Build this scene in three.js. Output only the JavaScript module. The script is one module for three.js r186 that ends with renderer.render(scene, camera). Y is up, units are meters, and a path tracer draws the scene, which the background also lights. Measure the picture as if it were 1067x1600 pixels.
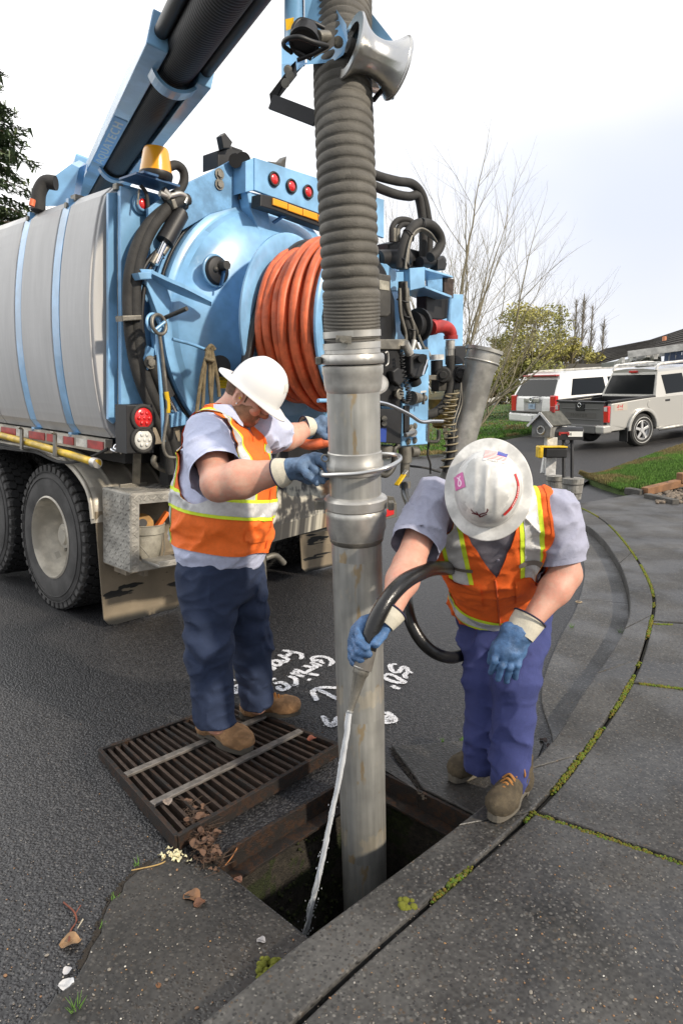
import * as THREE from 'three';
import { mergeGeometries, toCreasedNormals } from 'three/addons/utils/BufferGeometryUtils.js';
import { RoundedBoxGeometry } from 'three/addons/geometries/RoundedBoxGeometry.js';

// ---------------------------------------------------------------- camera, sky, sun
const V = (x, y, z) => new THREE.Vector3(x, y, z);
const scene = new THREE.Scene();
const FOC = 1067, PITCH = Math.atan(195 / 1067), EYE = 1.68;
const camera = new THREE.PerspectiveCamera(2 * Math.atan(800 / FOC) * 180 / Math.PI, 682 / 1024, 0.1, 2000);
camera.position.set(0, EYE, 0);
camera.lookAt(0, EYE - Math.sin(PITCH), -Math.cos(PITCH));
scene.add(camera);

let seed = 7;
const rnd = () => { seed |= 0; seed = seed + 0x6D2B79F5 | 0; let t = Math.imul(seed ^ seed >>> 15, 1 | seed); t = t + Math.imul(t ^ t >>> 7, 61 | t) ^ t; return ((t ^ t >>> 14) >>> 0) / 4294967296; };
const rr = (a, b) => a + (b - a) * rnd();
const clamp = (x, a, b) => x < a ? a : x > b ? b : x;
const mix = (a, b, t) => a + (b - a) * t;
const sst = (a, b, x) => { const t = clamp((x - a) / (b - a), 0, 1); return t * t * (3 - 2 * t); };
// value noise, optionally periodic
const NT = new Float32Array(65536); { for (let i = 0; i < 65536; i++) NT[i] = rnd(); }
const hsh = (x, y, z) => NT[((Math.imul(x, 73856093) ^ Math.imul(y, 19349663) ^ Math.imul(z, 83492791)) >>> 3) & 65535];
function vn(x, y, z = 0, per = 0) {
  const xi = Math.floor(x), yi = Math.floor(y), zi = Math.floor(z); let u = x - xi, v = y - yi, w = z - zi;
  u = u * u * (3 - 2 * u); v = v * v * (3 - 2 * v); w = w * w * (3 - 2 * w);
  const W = per ? (n) => ((n % per) + per) % per : (n) => n;
  const x0 = W(xi), x1 = W(xi + 1), y0 = W(yi), y1 = W(yi + 1), z1 = zi + 1;
  const a = mix(mix(hsh(x0, y0, zi), hsh(x1, y0, zi), u), mix(hsh(x0, y1, zi), hsh(x1, y1, zi), u), v);
  if (w === 0) return a;
  return mix(a, mix(mix(hsh(x0, y0, z1), hsh(x1, y0, z1), u), mix(hsh(x0, y1, z1), hsh(x1, y1, z1), u), v), w);
}
function fbm(x, y, z = 0, o = 4, per = 0) { let s = 0, a = .5, n = 0; for (let i = 0; i < o; i++) { s += a * vn(x, y, z, per); n += a; a *= .5; x *= 2; y *= 2; z *= 2; per *= 2; } return s / n; }

// hazy bright sky, thin cloud; the same sky lights the scene
{
  const W = 1024, H = 512, d = new Float32Array(W * H * 4);
  for (let j = 0; j < H; j++) for (let i = 0; i < W; i++) {
    const el = ((j + .5) / H - .5) * Math.PI, az = i / W * 2 * Math.PI, k = (j * W + i) * 4;
    const x = Math.cos(el) * Math.cos(az), z = Math.cos(el) * Math.sin(az), y = Math.sin(el);
    const n = fbm(x * 2.2 + 9, y * 5 + 3, z * 2.2 + 5, 4), m = fbm(x * 5 + 1, y * 9, z * 5 + 7, 3);
    const c = sst(.32, .62, n * .75 + m * .25);
    const up = sst(-.02, .25, y);
    let r = mix(.78, .97, c), g = mix(.83, .98, c), b = mix(.95, 1.0, c);
    const hz = 1 - sst(0, .22, Math.abs(y)); r = mix(r, .96, hz * .7); g = mix(g, .965, hz * .7); b = mix(b, .985, hz * .7);
    const cs = clamp(x * .7 + y * .57 + z * .43, -1, 1), gl = 1.6 * Math.exp(-((Math.acos(cs) / .62) ** 2)); r = r * .87 + gl; g = g * .873 + gl * .97; b = b * .89 + gl * .9;
    if (y < -.01) { r = .25; g = .25; b = .25; }
    d[k] = r; d[k + 1] = g; d[k + 2] = b; d[k + 3] = 1;
  }
  const t = new THREE.DataTexture(d, W, H, THREE.RGBAFormat, THREE.FloatType);
  t.mapping = THREE.EquirectangularReflectionMapping; t.magFilter = THREE.LinearFilter; t.needsUpdate = true;
  scene.background = t; scene.environment = t;
}
const sun = new THREE.DirectionalLight(0xfff2df, 3.7);
sun.position.set(36, 29, 22); sun.target.position.set(0, 1, -4); scene.add(sun, sun.target);
sun.castShadow = true; sun.shadow.radius = 5; sun.shadow.mapSize.set(2048, 2048);
Object.assign(sun.shadow.camera, { left: -14, right: 14, top: 14, bottom: -14, near: 1, far: 120 });
const EXPOSURE = 1.2;

// ---------------------------------------------------------------- photo measurements -> world
const CF = V(0, -Math.sin(PITCH), -Math.cos(PITCH)), CU = V(0, Math.cos(PITCH), -Math.sin(PITCH));
const ray = (px, py) => V((px - 533.5) / FOC, 0, 0).addScaledVector(CU, (800 - py) / FOC).add(CF);
const at = (px, py, d) => ray(px, py).multiplyScalar(d).add(V(0, EYE, 0));
const gp = (px, py, h = 0) => { const r = ray(px, py); return r.multiplyScalar((h - EYE) / r.y).add(V(0, EYE, 0)); };

// ---------------------------------------------------------------- scene helpers
const counts = {};
function numbered(n) { const k = counts[n] = (counts[n] ?? -1) + 1; return k ? n + '_' + String(k).padStart(3, '0') : n; }
function ready(g, uv = true) {
  g = g.index ? g.toNonIndexed() : g.clone();
  for (const k of Object.keys(g.attributes)) if (!['position', 'normal', 'uv', 'color'].includes(k)) g.deleteAttribute(k);
  g.morphAttributes = {}; g.clearGroups();
  if (!g.attributes.normal) g.computeVertexNormals();
  if (uv || !g.attributes.uv) {
    const p = g.attributes.position, n = p.count, a = new Float32Array(n * 2), A = V(), B = V(), C = V();
    for (let i = 0; i < n; i += 3) {
      A.fromBufferAttribute(p, i); B.fromBufferAttribute(p, i + 1).sub(A); C.fromBufferAttribute(p, i + 2).sub(A); B.cross(C);
      const x = Math.abs(B.x), y = Math.abs(B.y), z = Math.abs(B.z);
      for (let k = i; k < i + 3; k++) {
        const X = p.getX(k), Y = p.getY(k), Z = p.getZ(k);
        if (y >= x && y >= z) { a[2 * k] = X; a[2 * k + 1] = Z; } else if (x >= z) { a[2 * k] = Z; a[2 * k + 1] = Y; } else { a[2 * k] = X; a[2 * k + 1] = Y; }
      }
    }
    g.setAttribute('uv', new THREE.BufferAttribute(a, 2));
  }
  return g;
}
function geoOf(gs, keepUV = false) {
  gs = (Array.isArray(gs) ? gs : [gs]).map(g => ready(g, !keepUV));
  if (gs.length === 1) return gs[0];
  const col = gs.some(g => g.attributes.color);
  if (col) for (const g of gs) if (!g.attributes.color) g.setAttribute('color', new THREE.BufferAttribute(new Float32Array(g.attributes.position.count * 3).fill(1), 3));
  return mergeGeometries(gs);
}
function part(name, gs, m, parent, keepUV = false) {
  const o = new THREE.Mesh(geoOf(gs, keepUV), m); o.name = parent === scene ? numbered(name) : name;
  o.castShadow = o.receiveShadow = true; parent.add(o); return o;
}
function tag(o, label, category, group, kind) { if (label) o.userData.label = label; if (category) o.userData.category = category; if (group) o.userData.group = group; if (kind) o.userData.kind = kind; return o; }
function thing(name, label, category, p = V(), group) { const o = new THREE.Group(); o.name = numbered(name); o.position.copy(p); scene.add(o); return tag(o, label, category, group); }
function struct(name, gs, m, keepUV) { return tag(part(name, gs, m, scene, keepUV), null, null, null, 'structure'); }
// geometry makers
const bx = (w, h, d, x = 0, y = 0, z = 0, r = 0) => (r ? new RoundedBoxGeometry(w, h, d, 2, Math.min(r, w / 2.1, h / 2.1, d / 2.1)) : new THREE.BoxGeometry(w, h, d)).translate(x, y, z);
const tube = (pts, r, seg = 0, rs = 10, closed = false) => {
  const c = new THREE.CatmullRomCurve3(pts, closed, 'centripetal'); const n = seg || Math.max(4, pts.length * 6);
  const g = new THREE.TubeGeometry(c, n, r, rs, closed); if (closed) return g;
  const caps = [0, 1].map(t => { const q = c.getPoint(t), d = c.getTangent(t).multiplyScalar(t ? 1 : -1); return new THREE.CircleGeometry(r, rs).applyMatrix4(basisM(d, q)); });
  return geoOf([g, ...caps]);
};
function basisM(zdir, pos, up) { const z = zdir.clone().normalize(); let u = up || (Math.abs(z.y) > .95 ? V(1, 0, 0) : V(0, 1, 0)); const x = V().crossVectors(u, z).normalize(), y = V().crossVectors(z, x); return new THREE.Matrix4().makeBasis(x, y, z).setPosition(pos); }
const cyl = (a, b, r0, r1 = r0, n = 16, open = false) => { const d = b.clone().sub(a), L = d.length(); return new THREE.CylinderGeometry(r1, r0, L, n, 1, open).rotateX(Math.PI / 2).applyMatrix4(basisM(d, a.clone().add(b).multiplyScalar(.5))); };
const bar = (a, b, w, h, up) => { const d = b.clone().sub(a), L = d.length(); return bx(w, h, L, 0, 0, 0, Math.min(w, h) * .12).applyMatrix4(basisM(d, a.clone().add(b).multiplyScalar(.5), up)); };
const lathe = (pts, n = 32) => toCreasedNormals(new THREE.LatheGeometry(pts.map(p => new THREE.Vector2(p[0], p[1])), n), .6);
const latheZ = (pts, n = 32) => lathe(pts, n).rotateX(Math.PI / 2);   // profile [radius, z]
const ball = (r, p, sx = 1, sy = 1, sz = 1, n = 14) => new THREE.SphereGeometry(r, n, Math.max(6, n * .7 | 0)).scale(sx, sy, sz).translate(p.x, p.y, p.z);
const torus = (R, r, p, dir, n = 40, m = 8) => new THREE.TorusGeometry(R, r, m, n).applyMatrix4(basisM(dir, p));
const shapeOf = (pts) => new THREE.Shape(pts.map(p => new THREE.Vector2(p[0], p[1])));
const extr = (pts, d, bev = 0, holes = []) => { const s = shapeOf(pts); for (const h of holes) s.holes.push(new THREE.Path(h.map(p => new THREE.Vector2(p[0], p[1])))); return new THREE.ExtrudeGeometry(s, { depth: d, bevelEnabled: bev > 0, bevelSize: bev, bevelThickness: bev, bevelOffset: -bev, bevelSegments: 2, steps: 1, curveSegments: 6 }); };
// a horizontal slab from a polygon of world points (x,z), top at y
function slab(pts, top, thick, bev = .006) {
  const g = extr(pts.map(p => [p.x, -p.z]), thick - 2 * bev, bev); g.rotateX(-Math.PI / 2);   // (x,y,z)->(x, z, -y)
  return g.translate(0, top - thick + bev, 0);
}
// ---------------------------------------------------------------- textures
function dtex(n, fn, srgb, rep = 1, m = n) {
  const d = new Uint8Array(n * m * 4), o = [0, 0, 0];
  for (let j = 0; j < m; j++) for (let i = 0; i < n; i++) { const v = fn(i / n, j / m); const k = (j * n + i) * 4; if (typeof v === 'number') d[k] = d[k + 1] = d[k + 2] = clamp(v, 0, 1) * 255; else for (let q = 0; q < 3; q++) d[k + q] = clamp(v[q], 0, 1) * 255; d[k + 3] = 255; }
  return dfin(d, n, m, srgb, rep);
}
function dfin(d, n, m, srgb, rep) { const t = new THREE.DataTexture(d, n, m); t.wrapS = t.wrapT = THREE.RepeatWrapping; t.magFilter = THREE.LinearFilter; t.minFilter = THREE.LinearMipmapLinearFilter; t.generateMipmaps = true; if (srgb) t.colorSpace = THREE.SRGBColorSpace; t.repeat.set(rep, rep); t.needsUpdate = true; return t; }
const again = (t, rep, rep2 = rep) => { const c = t.clone(); c.repeat.set(rep, rep2); c.needsUpdate = true; return c; };
const tDust = dtex(512, (u, v) => { const a = fbm(u * 6, v * 6, 0, 5, 6), b = fbm(u * 40, v * 40, 3, 2, 40); return .80 + .19 * sst(.25, .75, a) * (.8 + .4 * b); }, true);
const tSoft = dtex(256, (u, v) => .90 + .10 * fbm(u * 12, v * 12, 4, 4, 12) + .03 * (vn(u * 90, v * 20, 0, 0) - .5), true);
const tFine = dtex(512, (u, v) => .35 + .5 * fbm(u * 64, v * 64, 0, 3, 64) + .25 * (vn(u * 256, v * 256, 0, 256) - .5), false);
const tStreak = dtex(512, (u, v) => { const a = fbm(u * 90, v * 4, 0, 3, 90), b = fbm(u * 8, v * 8, 5, 4, 8); return .82 + .12 * b + .10 * (a - .4); }, true);
const tScratch = (() => { const n = 512, d = new Float32Array(n * n).fill(.5); for (let k = 0; k < 500; k++) { let x = rnd() * n, y = rnd() * n; const a = rnd() * 6.28, L = rr(10, 70), s = rr(-.3, .35); for (let i = 0; i < L; i++) { x += Math.cos(a); y += Math.sin(a); d[((y | 0) & 511) * n + ((x | 0) & 511)] += s * (1 - i / L); } } return dtex(n, (u, v) => d[(v * n | 0) * n + (u * n | 0)] * .7 + .3 * fbm(u * 12, v * 12, 1, 4, 12), false); })();
// ground: stamped stones.  returns {map, bump}
function stones(n, base, list, count, vary, lump = .3, metres = 1) {
  const col = new Float32Array(n * n * 3), h = new Float32Array(n * n);
  for (let j = 0; j < n; j++) for (let i = 0; i < n; i++) { const k = j * n + i, f = 1 + vary * (fbm(i / n * 5, j / n * 5, 2, 4, 5) - .5) * 2 + lump * (vn(i / n * 200, j / n * 200, 0, 200) - .5); for (let q = 0; q < 3; q++) col[k * 3 + q] = base[q] * f; h[k] = .25 + .2 * vn(i / n * 170, j / n * 170, 5, 170); }
  for (let s = 0; s < count; s++) {
    const t = list[Math.floor(rnd() * rnd() * list.length)], r = rr(t.r[0], t.r[1]), e = rr(.6, 1), a = rnd() * 3.14, cx = rnd() * n, cy = rnd() * n, f = rr(.7, 1.3), ca = Math.cos(a), sa = Math.sin(a), R = Math.ceil(r);
    for (let y = -R; y <= R; y++) for (let x = -R; x <= R; x++) {
      const X = (x * ca + y * sa) / r, Y = (-x * sa + y * ca) / (r * e), q = X * X + Y * Y; if (q > 1) continue;
      const k = (((cy + y | 0) + n) % n) * n + ((cx + x | 0) + n) % n, w = q > .6 ? .6 : 1; for (let p = 0; p < 3; p++) col[k * 3 + p] = mix(col[k * 3 + p], t.c[p] * f, w); h[k] = Math.max(h[k], .3 + t.h * Math.sqrt(1 - q));
    }
  }
  const g = (x) => Math.pow(clamp(x, 0, 1), 1 / 2.2);
  const at2 = (u, v) => ((v * n + .5) | 0) * n + ((u * n + .5) | 0);
  return { map: dtex(n, (u, v) => { const k = at2(u, v) * 3; return [g(col[k]), g(col[k + 1]), g(col[k + 2])]; }, true, 1 / metres), bump: dtex(n, (u, v) => h[at2(u, v)], false, 1 / metres) };
}
const lin = (r, g, b) => new THREE.Color().setRGB(r, g, b);
function mat(color, rough, o = {}) {
  const { metal = 0, dust = 0, bump = 0, bt = tFine, brep = 2, phys, ...rest } = o;
  const m = new (phys ? THREE.MeshPhysicalMaterial : THREE.MeshStandardMaterial)({ color, roughness: rough, metalness: metal, ...(phys || {}), ...rest });
  if (dust) m.map = again(typeof dust === 'number' ? tDust : dust, typeof dust === 'number' ? dust : 1.3);
  if (bump) { m.bumpMap = again(bt, brep); m.bumpScale = bump; }
  m.side = THREE.DoubleSide; return m;
}
const asphaltTex = stones(1024, [.015, .015, .0165], [{ r: [2.2, 5], c: [.034, .034, .036], h: .55 }, { r: [2.5, 5.5], c: [.056, .055, .055], h: .6 }, { r: [2, 5], c: [.018, .018, .019], h: .4 }, { r: [1.5, 3.4], c: [.15, .145, .135], h: .55 }, { r: [1.2, 2.8], c: [.10, .075, .05], h: .5 }], 32000, .22, .5, 1.5);
const concTex = stones(1024, [.062, .060, .056], [{ r: [1, 3.4], c: [.028, .027, .026], h: .25 }, { r: [1.5, 4.5], c: [.10, .096, .088], h: .35 }, { r: [1, 3.2], c: [.14, .133, .12], h: .3 }, { r: [2, 5], c: [.055, .047, .038], h: .3 }, { r: [1.5, 3.4], c: [.10, .07, .045], h: .3 }, { r: [1, 2.2], c: [.17, .16, .145], h: .3 }], 17000, .95, .7, 1.7);
const rt = (t, lo, hi) => dtex(512, (u, v) => lo + (hi - lo) * sst(.3, .7, fbm(u * 5, v * 5, t, 5, 5)), false, .6);
const M = {};
M.asphalt = new THREE.MeshStandardMaterial({ color: lin(.72, .72, .74), map: asphaltTex.map, bumpMap: asphaltTex.bump, bumpScale: .005, roughness: .46 });
M.conc = new THREE.MeshStandardMaterial({ color: lin(.80, .80, .80), map: concTex.map, bumpMap: concTex.bump, bumpScale: .0035, roughness: 1, roughnessMap: rt(8, .42, .8) });
M.concWet = new THREE.MeshStandardMaterial({ color: lin(.5, .48, .46), map: concTex.map, bumpMap: concTex.bump, bumpScale: .0045, roughness: 1, roughnessMap: rt(5, .3, .72) });
M.gutter = new THREE.MeshStandardMaterial({ color: lin(1.0, 1.0, 1.0), map: concTex.map, bumpMap: concTex.bump, bumpScale: .003, roughness: 1, roughnessMap: rt(6, .38, .72) });
M.drive = new THREE.MeshStandardMaterial({ color: lin(.75, .72, .7), map: again(asphaltTex.map, .4), bumpMap: again(asphaltTex.bump, .4), bumpScale: .006, roughness: .65 });
M.pit = mat(lin(.075, .07, .06), .75, { map: dtex(512, (u, v) => { const a = fbm(u * 6, v * 6, 6, 5, 6), b = fbm(u * 40, v * 40, 2, 3, 40), k = sst(.5, .62, a), f = .35 + .55 * b + .25 * a; return [f * mix(1, .72, k), f * mix(.95, .85, k), f * mix(.88, .42, k)]; }, true, 2), bump: .02, brep: 3 });
M.water = mat(lin(.01, .01, .01), .1);
M.blue = mat(lin(.25, .51, .80), .3, { dust: .8, phys: { clearcoat: .5, clearcoatRoughness: .25 } });
M.blueDirty = mat(lin(.18, .39, .64), .5, { dust: 2.2, bump: .001 });
M.blueDk = mat(lin(.05, .15, .33), .4, { dust: 1.2 });
M.grey = mat(lin(.50, .495, .485), .45, { map: again(tSoft, .8, .25), bump: .0006 });
M.pipe = mat(lin(.60, .595, .57), .40, { metal: .6, bump: .0008, bt: tScratch, brep: 2.5, map: dtex(512, (u, v) => { const s = fbm(u * 48, v * 3, 2, 4, 48), b = fbm(u * 8, v * 8, 6, 4, 8), r = .8 * sst(.68, .75, fbm(u * 14, v * 5, 9, 4, 14)), w = .8 * sst(.66, .74, fbm(u * 11, v * 6, 14, 4, 11)); const f = .74 + .22 * s + .16 * (b - .5); return [mix(mix(f, f * .98, r), f * 1.12, w), mix(mix(f, f * .86, r), f * 1.08, w), mix(mix(f * .985, f * .68, r), f * 1.0, w)]; }, true, 1.6) });
M.black = mat(lin(.018, .018, .019), .5, { dust: 1.5 });
M.rubber = mat(lin(.035, .034, .032), .75, { dust: 3, bump: .002 });
M.hoseBlk = mat(lin(.012, .012, .012), .28, { dust: 2, bump: .001 });
M.hoseRib = mat(lin(.125, .116, .098), .7, { dust: 3, bump: .0015, brep: 4 });
M.orange = mat(lin(.82, .175, .065), .48, { dust: 2.5, bump: .0008 });
M.alu = mat(lin(.66, .64, .59), .40, { metal: .75, dust: 1.6, bump: .0006, bt: tScratch, brep: 2 });
M.aluDull = mat(lin(.54, .53, .49), .42, { metal: .6, dust: 2.2, bump: .001, bt: tScratch, brep: 2.5 });
M.aluRaw = mat(lin(.62, .61, .58), .3, { metal: 1, bump: .0004, bt: tScratch, brep: 3 });
M.chrome = mat(lin(.75, .75, .75), .12, { metal: 1 });
M.steelDk = mat(lin(.09, .085, .075), .55, { metal: .4, dust: 3, bump: .001 });
M.fitting = mat(lin(.25, .235, .2), .5, { metal: .6, dust: 4, bump: .001 });
M.rust = mat(lin(.033, .031, .029), .6, { metal: .2, map: dtex(256, (u, v) => { const a = fbm(u * 10, v * 10, 6, 5, 10), b = fbm(u * 30, v * 30, 2, 3, 30), k = sst(.45, .65, a * .6 + b * .4); return [mix(.62, 1.1, k), mix(.56, .72, k), mix(.52, .46, k)]; }, true, 4), bump: .004, brep: 5 });
M.rustTop = mat(lin(.075, .052, .04), .5, { metal: .5, dust: 6, bump: .002, brep: 5 });
M.mud = mat(lin(.32, .27, .2), .9, { dust: 2, bump: .003 });
M.fender = mat(lin(.52, .48, .40), .45, { metal: .35, dust: 1.4, bump: .001 });
M.amber = mat(lin(.85, .38, .02), .3, { phys: { clearcoat: .6 } });
M.red = mat(lin(.6, .02, .02), .2, { phys: { clearcoat: 1 } });
M.redFlat = mat(lin(.45, .035, .03), .45, { dust: 4 });
M.white = mat(lin(.78, .77, .74), .4, { dust: 3 });
M.whiteHat = mat(lin(.82, .82, .80), .35, { phys: { clearcoat: .3 } });
M.yellow = mat(lin(.85, .55, .02), .4, { dust: 3 });
M.lens = mat(lin(.6, .6, .56), .15);
// ================================================================ THE SETTING
const gy = (x, z) => .04 + (z < -9 ? clamp((x - 3.9) * .082, 0, .9) : 0);
const gph = (px, py) => { let h = .04, p; for (let i = 0; i < 30; i++) { p = gp(px, py, h); if (!(p.z < 0 && p.z > -60)) break; h = mix(h, gy(p.x, p.z), .5); } return p; };
// catch basin opening: along the kerb e1, across it e2
const E1 = V(.69, 0, -.724), E2 = V(.724, 0, .69), HA = gp(330, 1345, .0);
const hp = (a, b, y = 0) => HA.clone().addScaledVector(E1, a).addScaledVector(E2, b).setY(y);
const HL = .86, HW = .62;
{
  const hole = [hp(0, 0), hp(HL, 0), hp(HL, HW), hp(0, HW)].map(p => [p.x, -p.z]);
  const s = shapeOf([[-70, -8], [60, -8], [60, 48], [-70, 48]]); s.holes.push(new THREE.Path(hole.map(p => new THREE.Vector2(...p))));
  struct('road', new THREE.ShapeGeometry(s).rotateX(-Math.PI / 2), M.asphalt);
  const r2 = shapeOf([[-900, -300], [900, -300], [900, 900], [-900, 900]]); r2.holes.push(new THREE.Path([[-69, -7.5], [59, -7.5], [59, 47], [-69, 47]].map(p => new THREE.Vector2(...p))));
  struct('terrain', new THREE.ShapeGeometry(r2).rotateX(-Math.PI / 2).translate(0, -.03, 0), mat(lin(.06, .075, .035), .95, { dust: .2 }));
}
// pit
{
  const t = tag(new THREE.Group(), null, null, null, 'structure'); t.name = 'catch_basin'; scene.add(t);
  const D = 1.25, w = .12, rough = (g, a) => { const p = g.attributes.position; for (let i = 0; i < p.count; i++) { const x = p.getX(i), y = p.getY(i), z = p.getZ(i); const n = (fbm(x * 7, y * 7, z * 7, 4) - .5) * a; p.setXYZ(i, x + n, y + n * .3, z + n); } g.computeVertexNormals(); return g; };
  const wall = (a, b) => { const L = a.distanceTo(b), d = b.clone().sub(a).normalize(); const g = new THREE.BoxGeometry(L, D, w, 40, 40, 3); g.applyMatrix4(new THREE.Matrix4().makeBasis(d, V(0, 1, 0), V().crossVectors(d, V(0, 1, 0))).setPosition(a.clone().add(b).multiplyScalar(.5).setY(-D / 2 - .035))); return rough(g, .035); };
  const o = w / 2;
  part('basin_wall', wall(hp(-.1, -o), hp(HL + .1, -o)), M.pit, t); part('basin_wall', wall(hp(HL + o, 0), hp(HL + o, HW + .3)), M.pit, t);
  part('basin_wall', wall(hp(-o, 0), hp(-o, HW + .3)), M.pit, t); part('basin_wall', wall(hp(-.1, HW + .26), hp(HL + .1, HW + .26)), M.pit, t);
  part('basin_water', slab([hp(-.2, -.2), hp(HL + .2, -.2), hp(HL + .2, HW + .3), hp(-.2, HW + .3)], -1.16, .1), M.water, t);
  // angle iron seat frame
  const fr = (a, b, c) => [bar(a.clone().setY(-.03), b.clone().setY(-.03), .014, .085), bar(a.clone().addScaledVector(c, .03).setY(-.075), b.clone().addScaledVector(c, .03).setY(-.075), .07, .012)];
  part('seat_frame', fr(hp(0, .008), hp(HL, .008), E2), M.rust, t); part('seat_frame', fr(hp(HL - .008, .0), hp(HL - .008, HW), E1.clone().negate()), M.rust, t);
  const ms = []; for (let i = 0; i < 420; i++) { const a = rr(.05, HL), y = rr(-.8, -.12); if (fbm(a * 6, y * 6, 3, 3) < .55) continue; const p = hp(a, .006, y); ms.push(ball(rr(.003, .010), p, 1, rr(.5, 1.2), 1, 6)); }
  tag(part('moss', ms, mat(lin(.03, .036, .010), 1, { bump: .004 }), t), null, null, null, 'stuff');
}
// kerb, pavement and gutter
const curbL = [[-2.6, .85], ...[[330, 1585], [440, 1495], [730, 1277], [860, 1160], [905, 1090], [960, 1010], [983, 955], [972, 890], [935, 835], [903, 812], [885, 800]].map(p => { const q = gp(...p, .09); return [q.x, q.z]; })].map(p => V(p[0], 0, p[1]));
const mossL = [[-2.35, 1.1], ...[[470, 1590], [600, 1470], [830, 1270], [900, 1190], [985, 1065], [1013, 985], [1020, 930], [992, 870], [945, 815], [915, 797], [892, 788]].map(p => { const q = gp(...p, .09); return [q.x, q.z]; })].map(p => V(p[0], 0, p[1]));
const cC = new THREE.CatmullRomCurve3(curbL, false, 'centripetal'), mC = new THREE.CatmullRomCurve3(mossL, false, 'centripetal');
const N = 160, cp = cC.getSpacedPoints(N), mp = mC.getSpacedPoints(N);
const nearI = (arr, p) => { let b = 0, bd = 1e9; arr.forEach((q, i) => { const d = (q.x - p.x) ** 2 + (q.z - p.z) ** 2; if (d < bd) { bd = d; b = i; } }); return b; };
{
  const kerb = new THREE.Group(); kerb.name = 'kerb'; tag(kerb, null, null, null, 'structure'); scene.add(kerb);
  const js = [0, nearI(mp, gp(830, 1270, .09)), nearI(mp, gp(904, 1171, .09)), nearI(mp, gp(1000, 1030, .09)), nearI(mp, gp(1018, 958, .09)), nearI(mp, gp(985, 862, .09)), N];
  for (let k = 0; k + 1 < js.length; k++) {
    const A = [], B = []; for (let i = js[k]; i <= js[k + 1]; i++) { A.push(cp[Math.min(N, nearI(cp, mp[i].clone().lerp(cp[i], 1)))]); B.push(mp[i].clone().lerp(cp[i], .055)); }
    const sh = .004; const d0 = B[1].clone().sub(B[0]).normalize().multiplyScalar(sh); A[0] = A[0].clone().add(d0); B[0] = B[0].clone().add(d0); A[A.length - 1] = A[A.length - 1].clone().sub(d0); B[B.length - 1] = B[B.length - 1].clone().sub(d0);
    part('kerb_stone', slab([...A, ...B.reverse()], .09 - (k % 2) * .001, .26, .009), M.conc, kerb);
  }
  // pavement slabs
  const pave = new THREE.Group(); pave.name = 'pavement'; tag(pave, null, null, null, 'structure'); scene.add(pave);
  const J = [[-2.35, 1.1, -.9, 2.3], ...[[830, 1270, 1067, 1350], [985, 1065, 1067, 1075], [1020, 972, 1067, 975], [1000, 860, 1067, 855], [892, 788, 1000, 770]].map(a => { const p = gp(a[0], a[1], .09), q = gp(a[2], a[3], .09); return [p.x, p.z, q.x, q.z]; })];
  for (let k = 0; k + 1 < J.length; k++) {
    const a = V(J[k][0], 0, J[k][1]), b = V(J[k + 1][0], 0, J[k + 1][1]), i0 = nearI(mp, a), i1 = nearI(mp, b);
    const dir = j => V(J[j][2] - J[j][0], 0, J[j][3] - J[j][1]).normalize(); const W = k > 1 ? 3.2 : 2.2;
    const tin = V(b.x - a.x, 0, b.z - a.z).normalize().multiplyScalar(k > 2 ? .008 : .014);
    const P = []; for (let i = i0; i <= i1; i++) P.push(mp[i].clone().addScaledVector(dir(k).lerp(dir(k + 1), (i - i0) / (i1 - i0)), .012));
    P[0].add(tin); P[P.length - 1].sub(tin);
    P.push(b.clone().addScaledVector(dir(k + 1), W).sub(tin), a.clone().addScaledVector(dir(k), W).add(tin));
    part('paving_slab', slab(P, .09 - [0, .004, .002, .0, .003][k], .14, .008), M.conc, pave);
  }
  part('paving_base', slab([V(-2.6, 0, 1.2), ...mp.filter((_, i) => i % 6 === 0).map(p => p.clone()), V(4.2, 0, -9.5), V(8.5, 0, -9.2), V(8.5, 0, 3), V(0, 0, 3)], .070, .05, .002), mat(lin(.045, .04, .028), .95, { dust: 3, bump: .004, brep: 8 }), pave);
  // gutter pans
  const gut = new THREE.Group(); gut.name = 'gutter'; tag(gut, null, null, null, 'structure'); scene.add(gut);
  const gpx = [[862, 1152], [845, 1090], [868, 1012], [902, 945], [912, 885], [895, 845], [878, 822]].map(p => gp(...p, 0)); const gC = new THREE.CatmullRomCurve3(gpx, false, 'centripetal').getSpacedPoints(60);
  const c0 = nearI(cp, gp(866, 1156, .09)), cuts = [0, 26, 46, 60];
  for (let k = 0; k < 3; k++) { const A = [], B = []; for (let i = cuts[k]; i <= cuts[k + 1]; i++) { A.push(gC[i].clone()); B.push(cp[Math.round(mix(c0, N - 4, i / 60))].clone()); } const d = A[1].clone().sub(A[0]).normalize().multiplyScalar(.006); A[0].add(d); B[0].add(d); part('gutter_pan', slab([...A, ...B.reverse()], .010 - k * .001, .06, .004), M.gutter, gut); }
  const jag = (P, amp = .012) => { const o = []; P.forEach((p, i) => { const q = P[(i + 1) % P.length], n = Math.max(1, Math.round(p.distanceTo(q) / .035)); for (let k = 0; k < n; k++) { const r = p.clone().lerp(q, k / n); if (k) r.add(V(rr(-amp, amp), 0, rr(-amp, amp))); o.push(r); } }); return o; };
  // concrete apron round the basin
  const ap = new THREE.Group(); ap.name = 'basin_apron'; tag(ap, null, null, null, 'structure'); scene.add(ap);
  const g = (...a) => gp(...a, .012);
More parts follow.
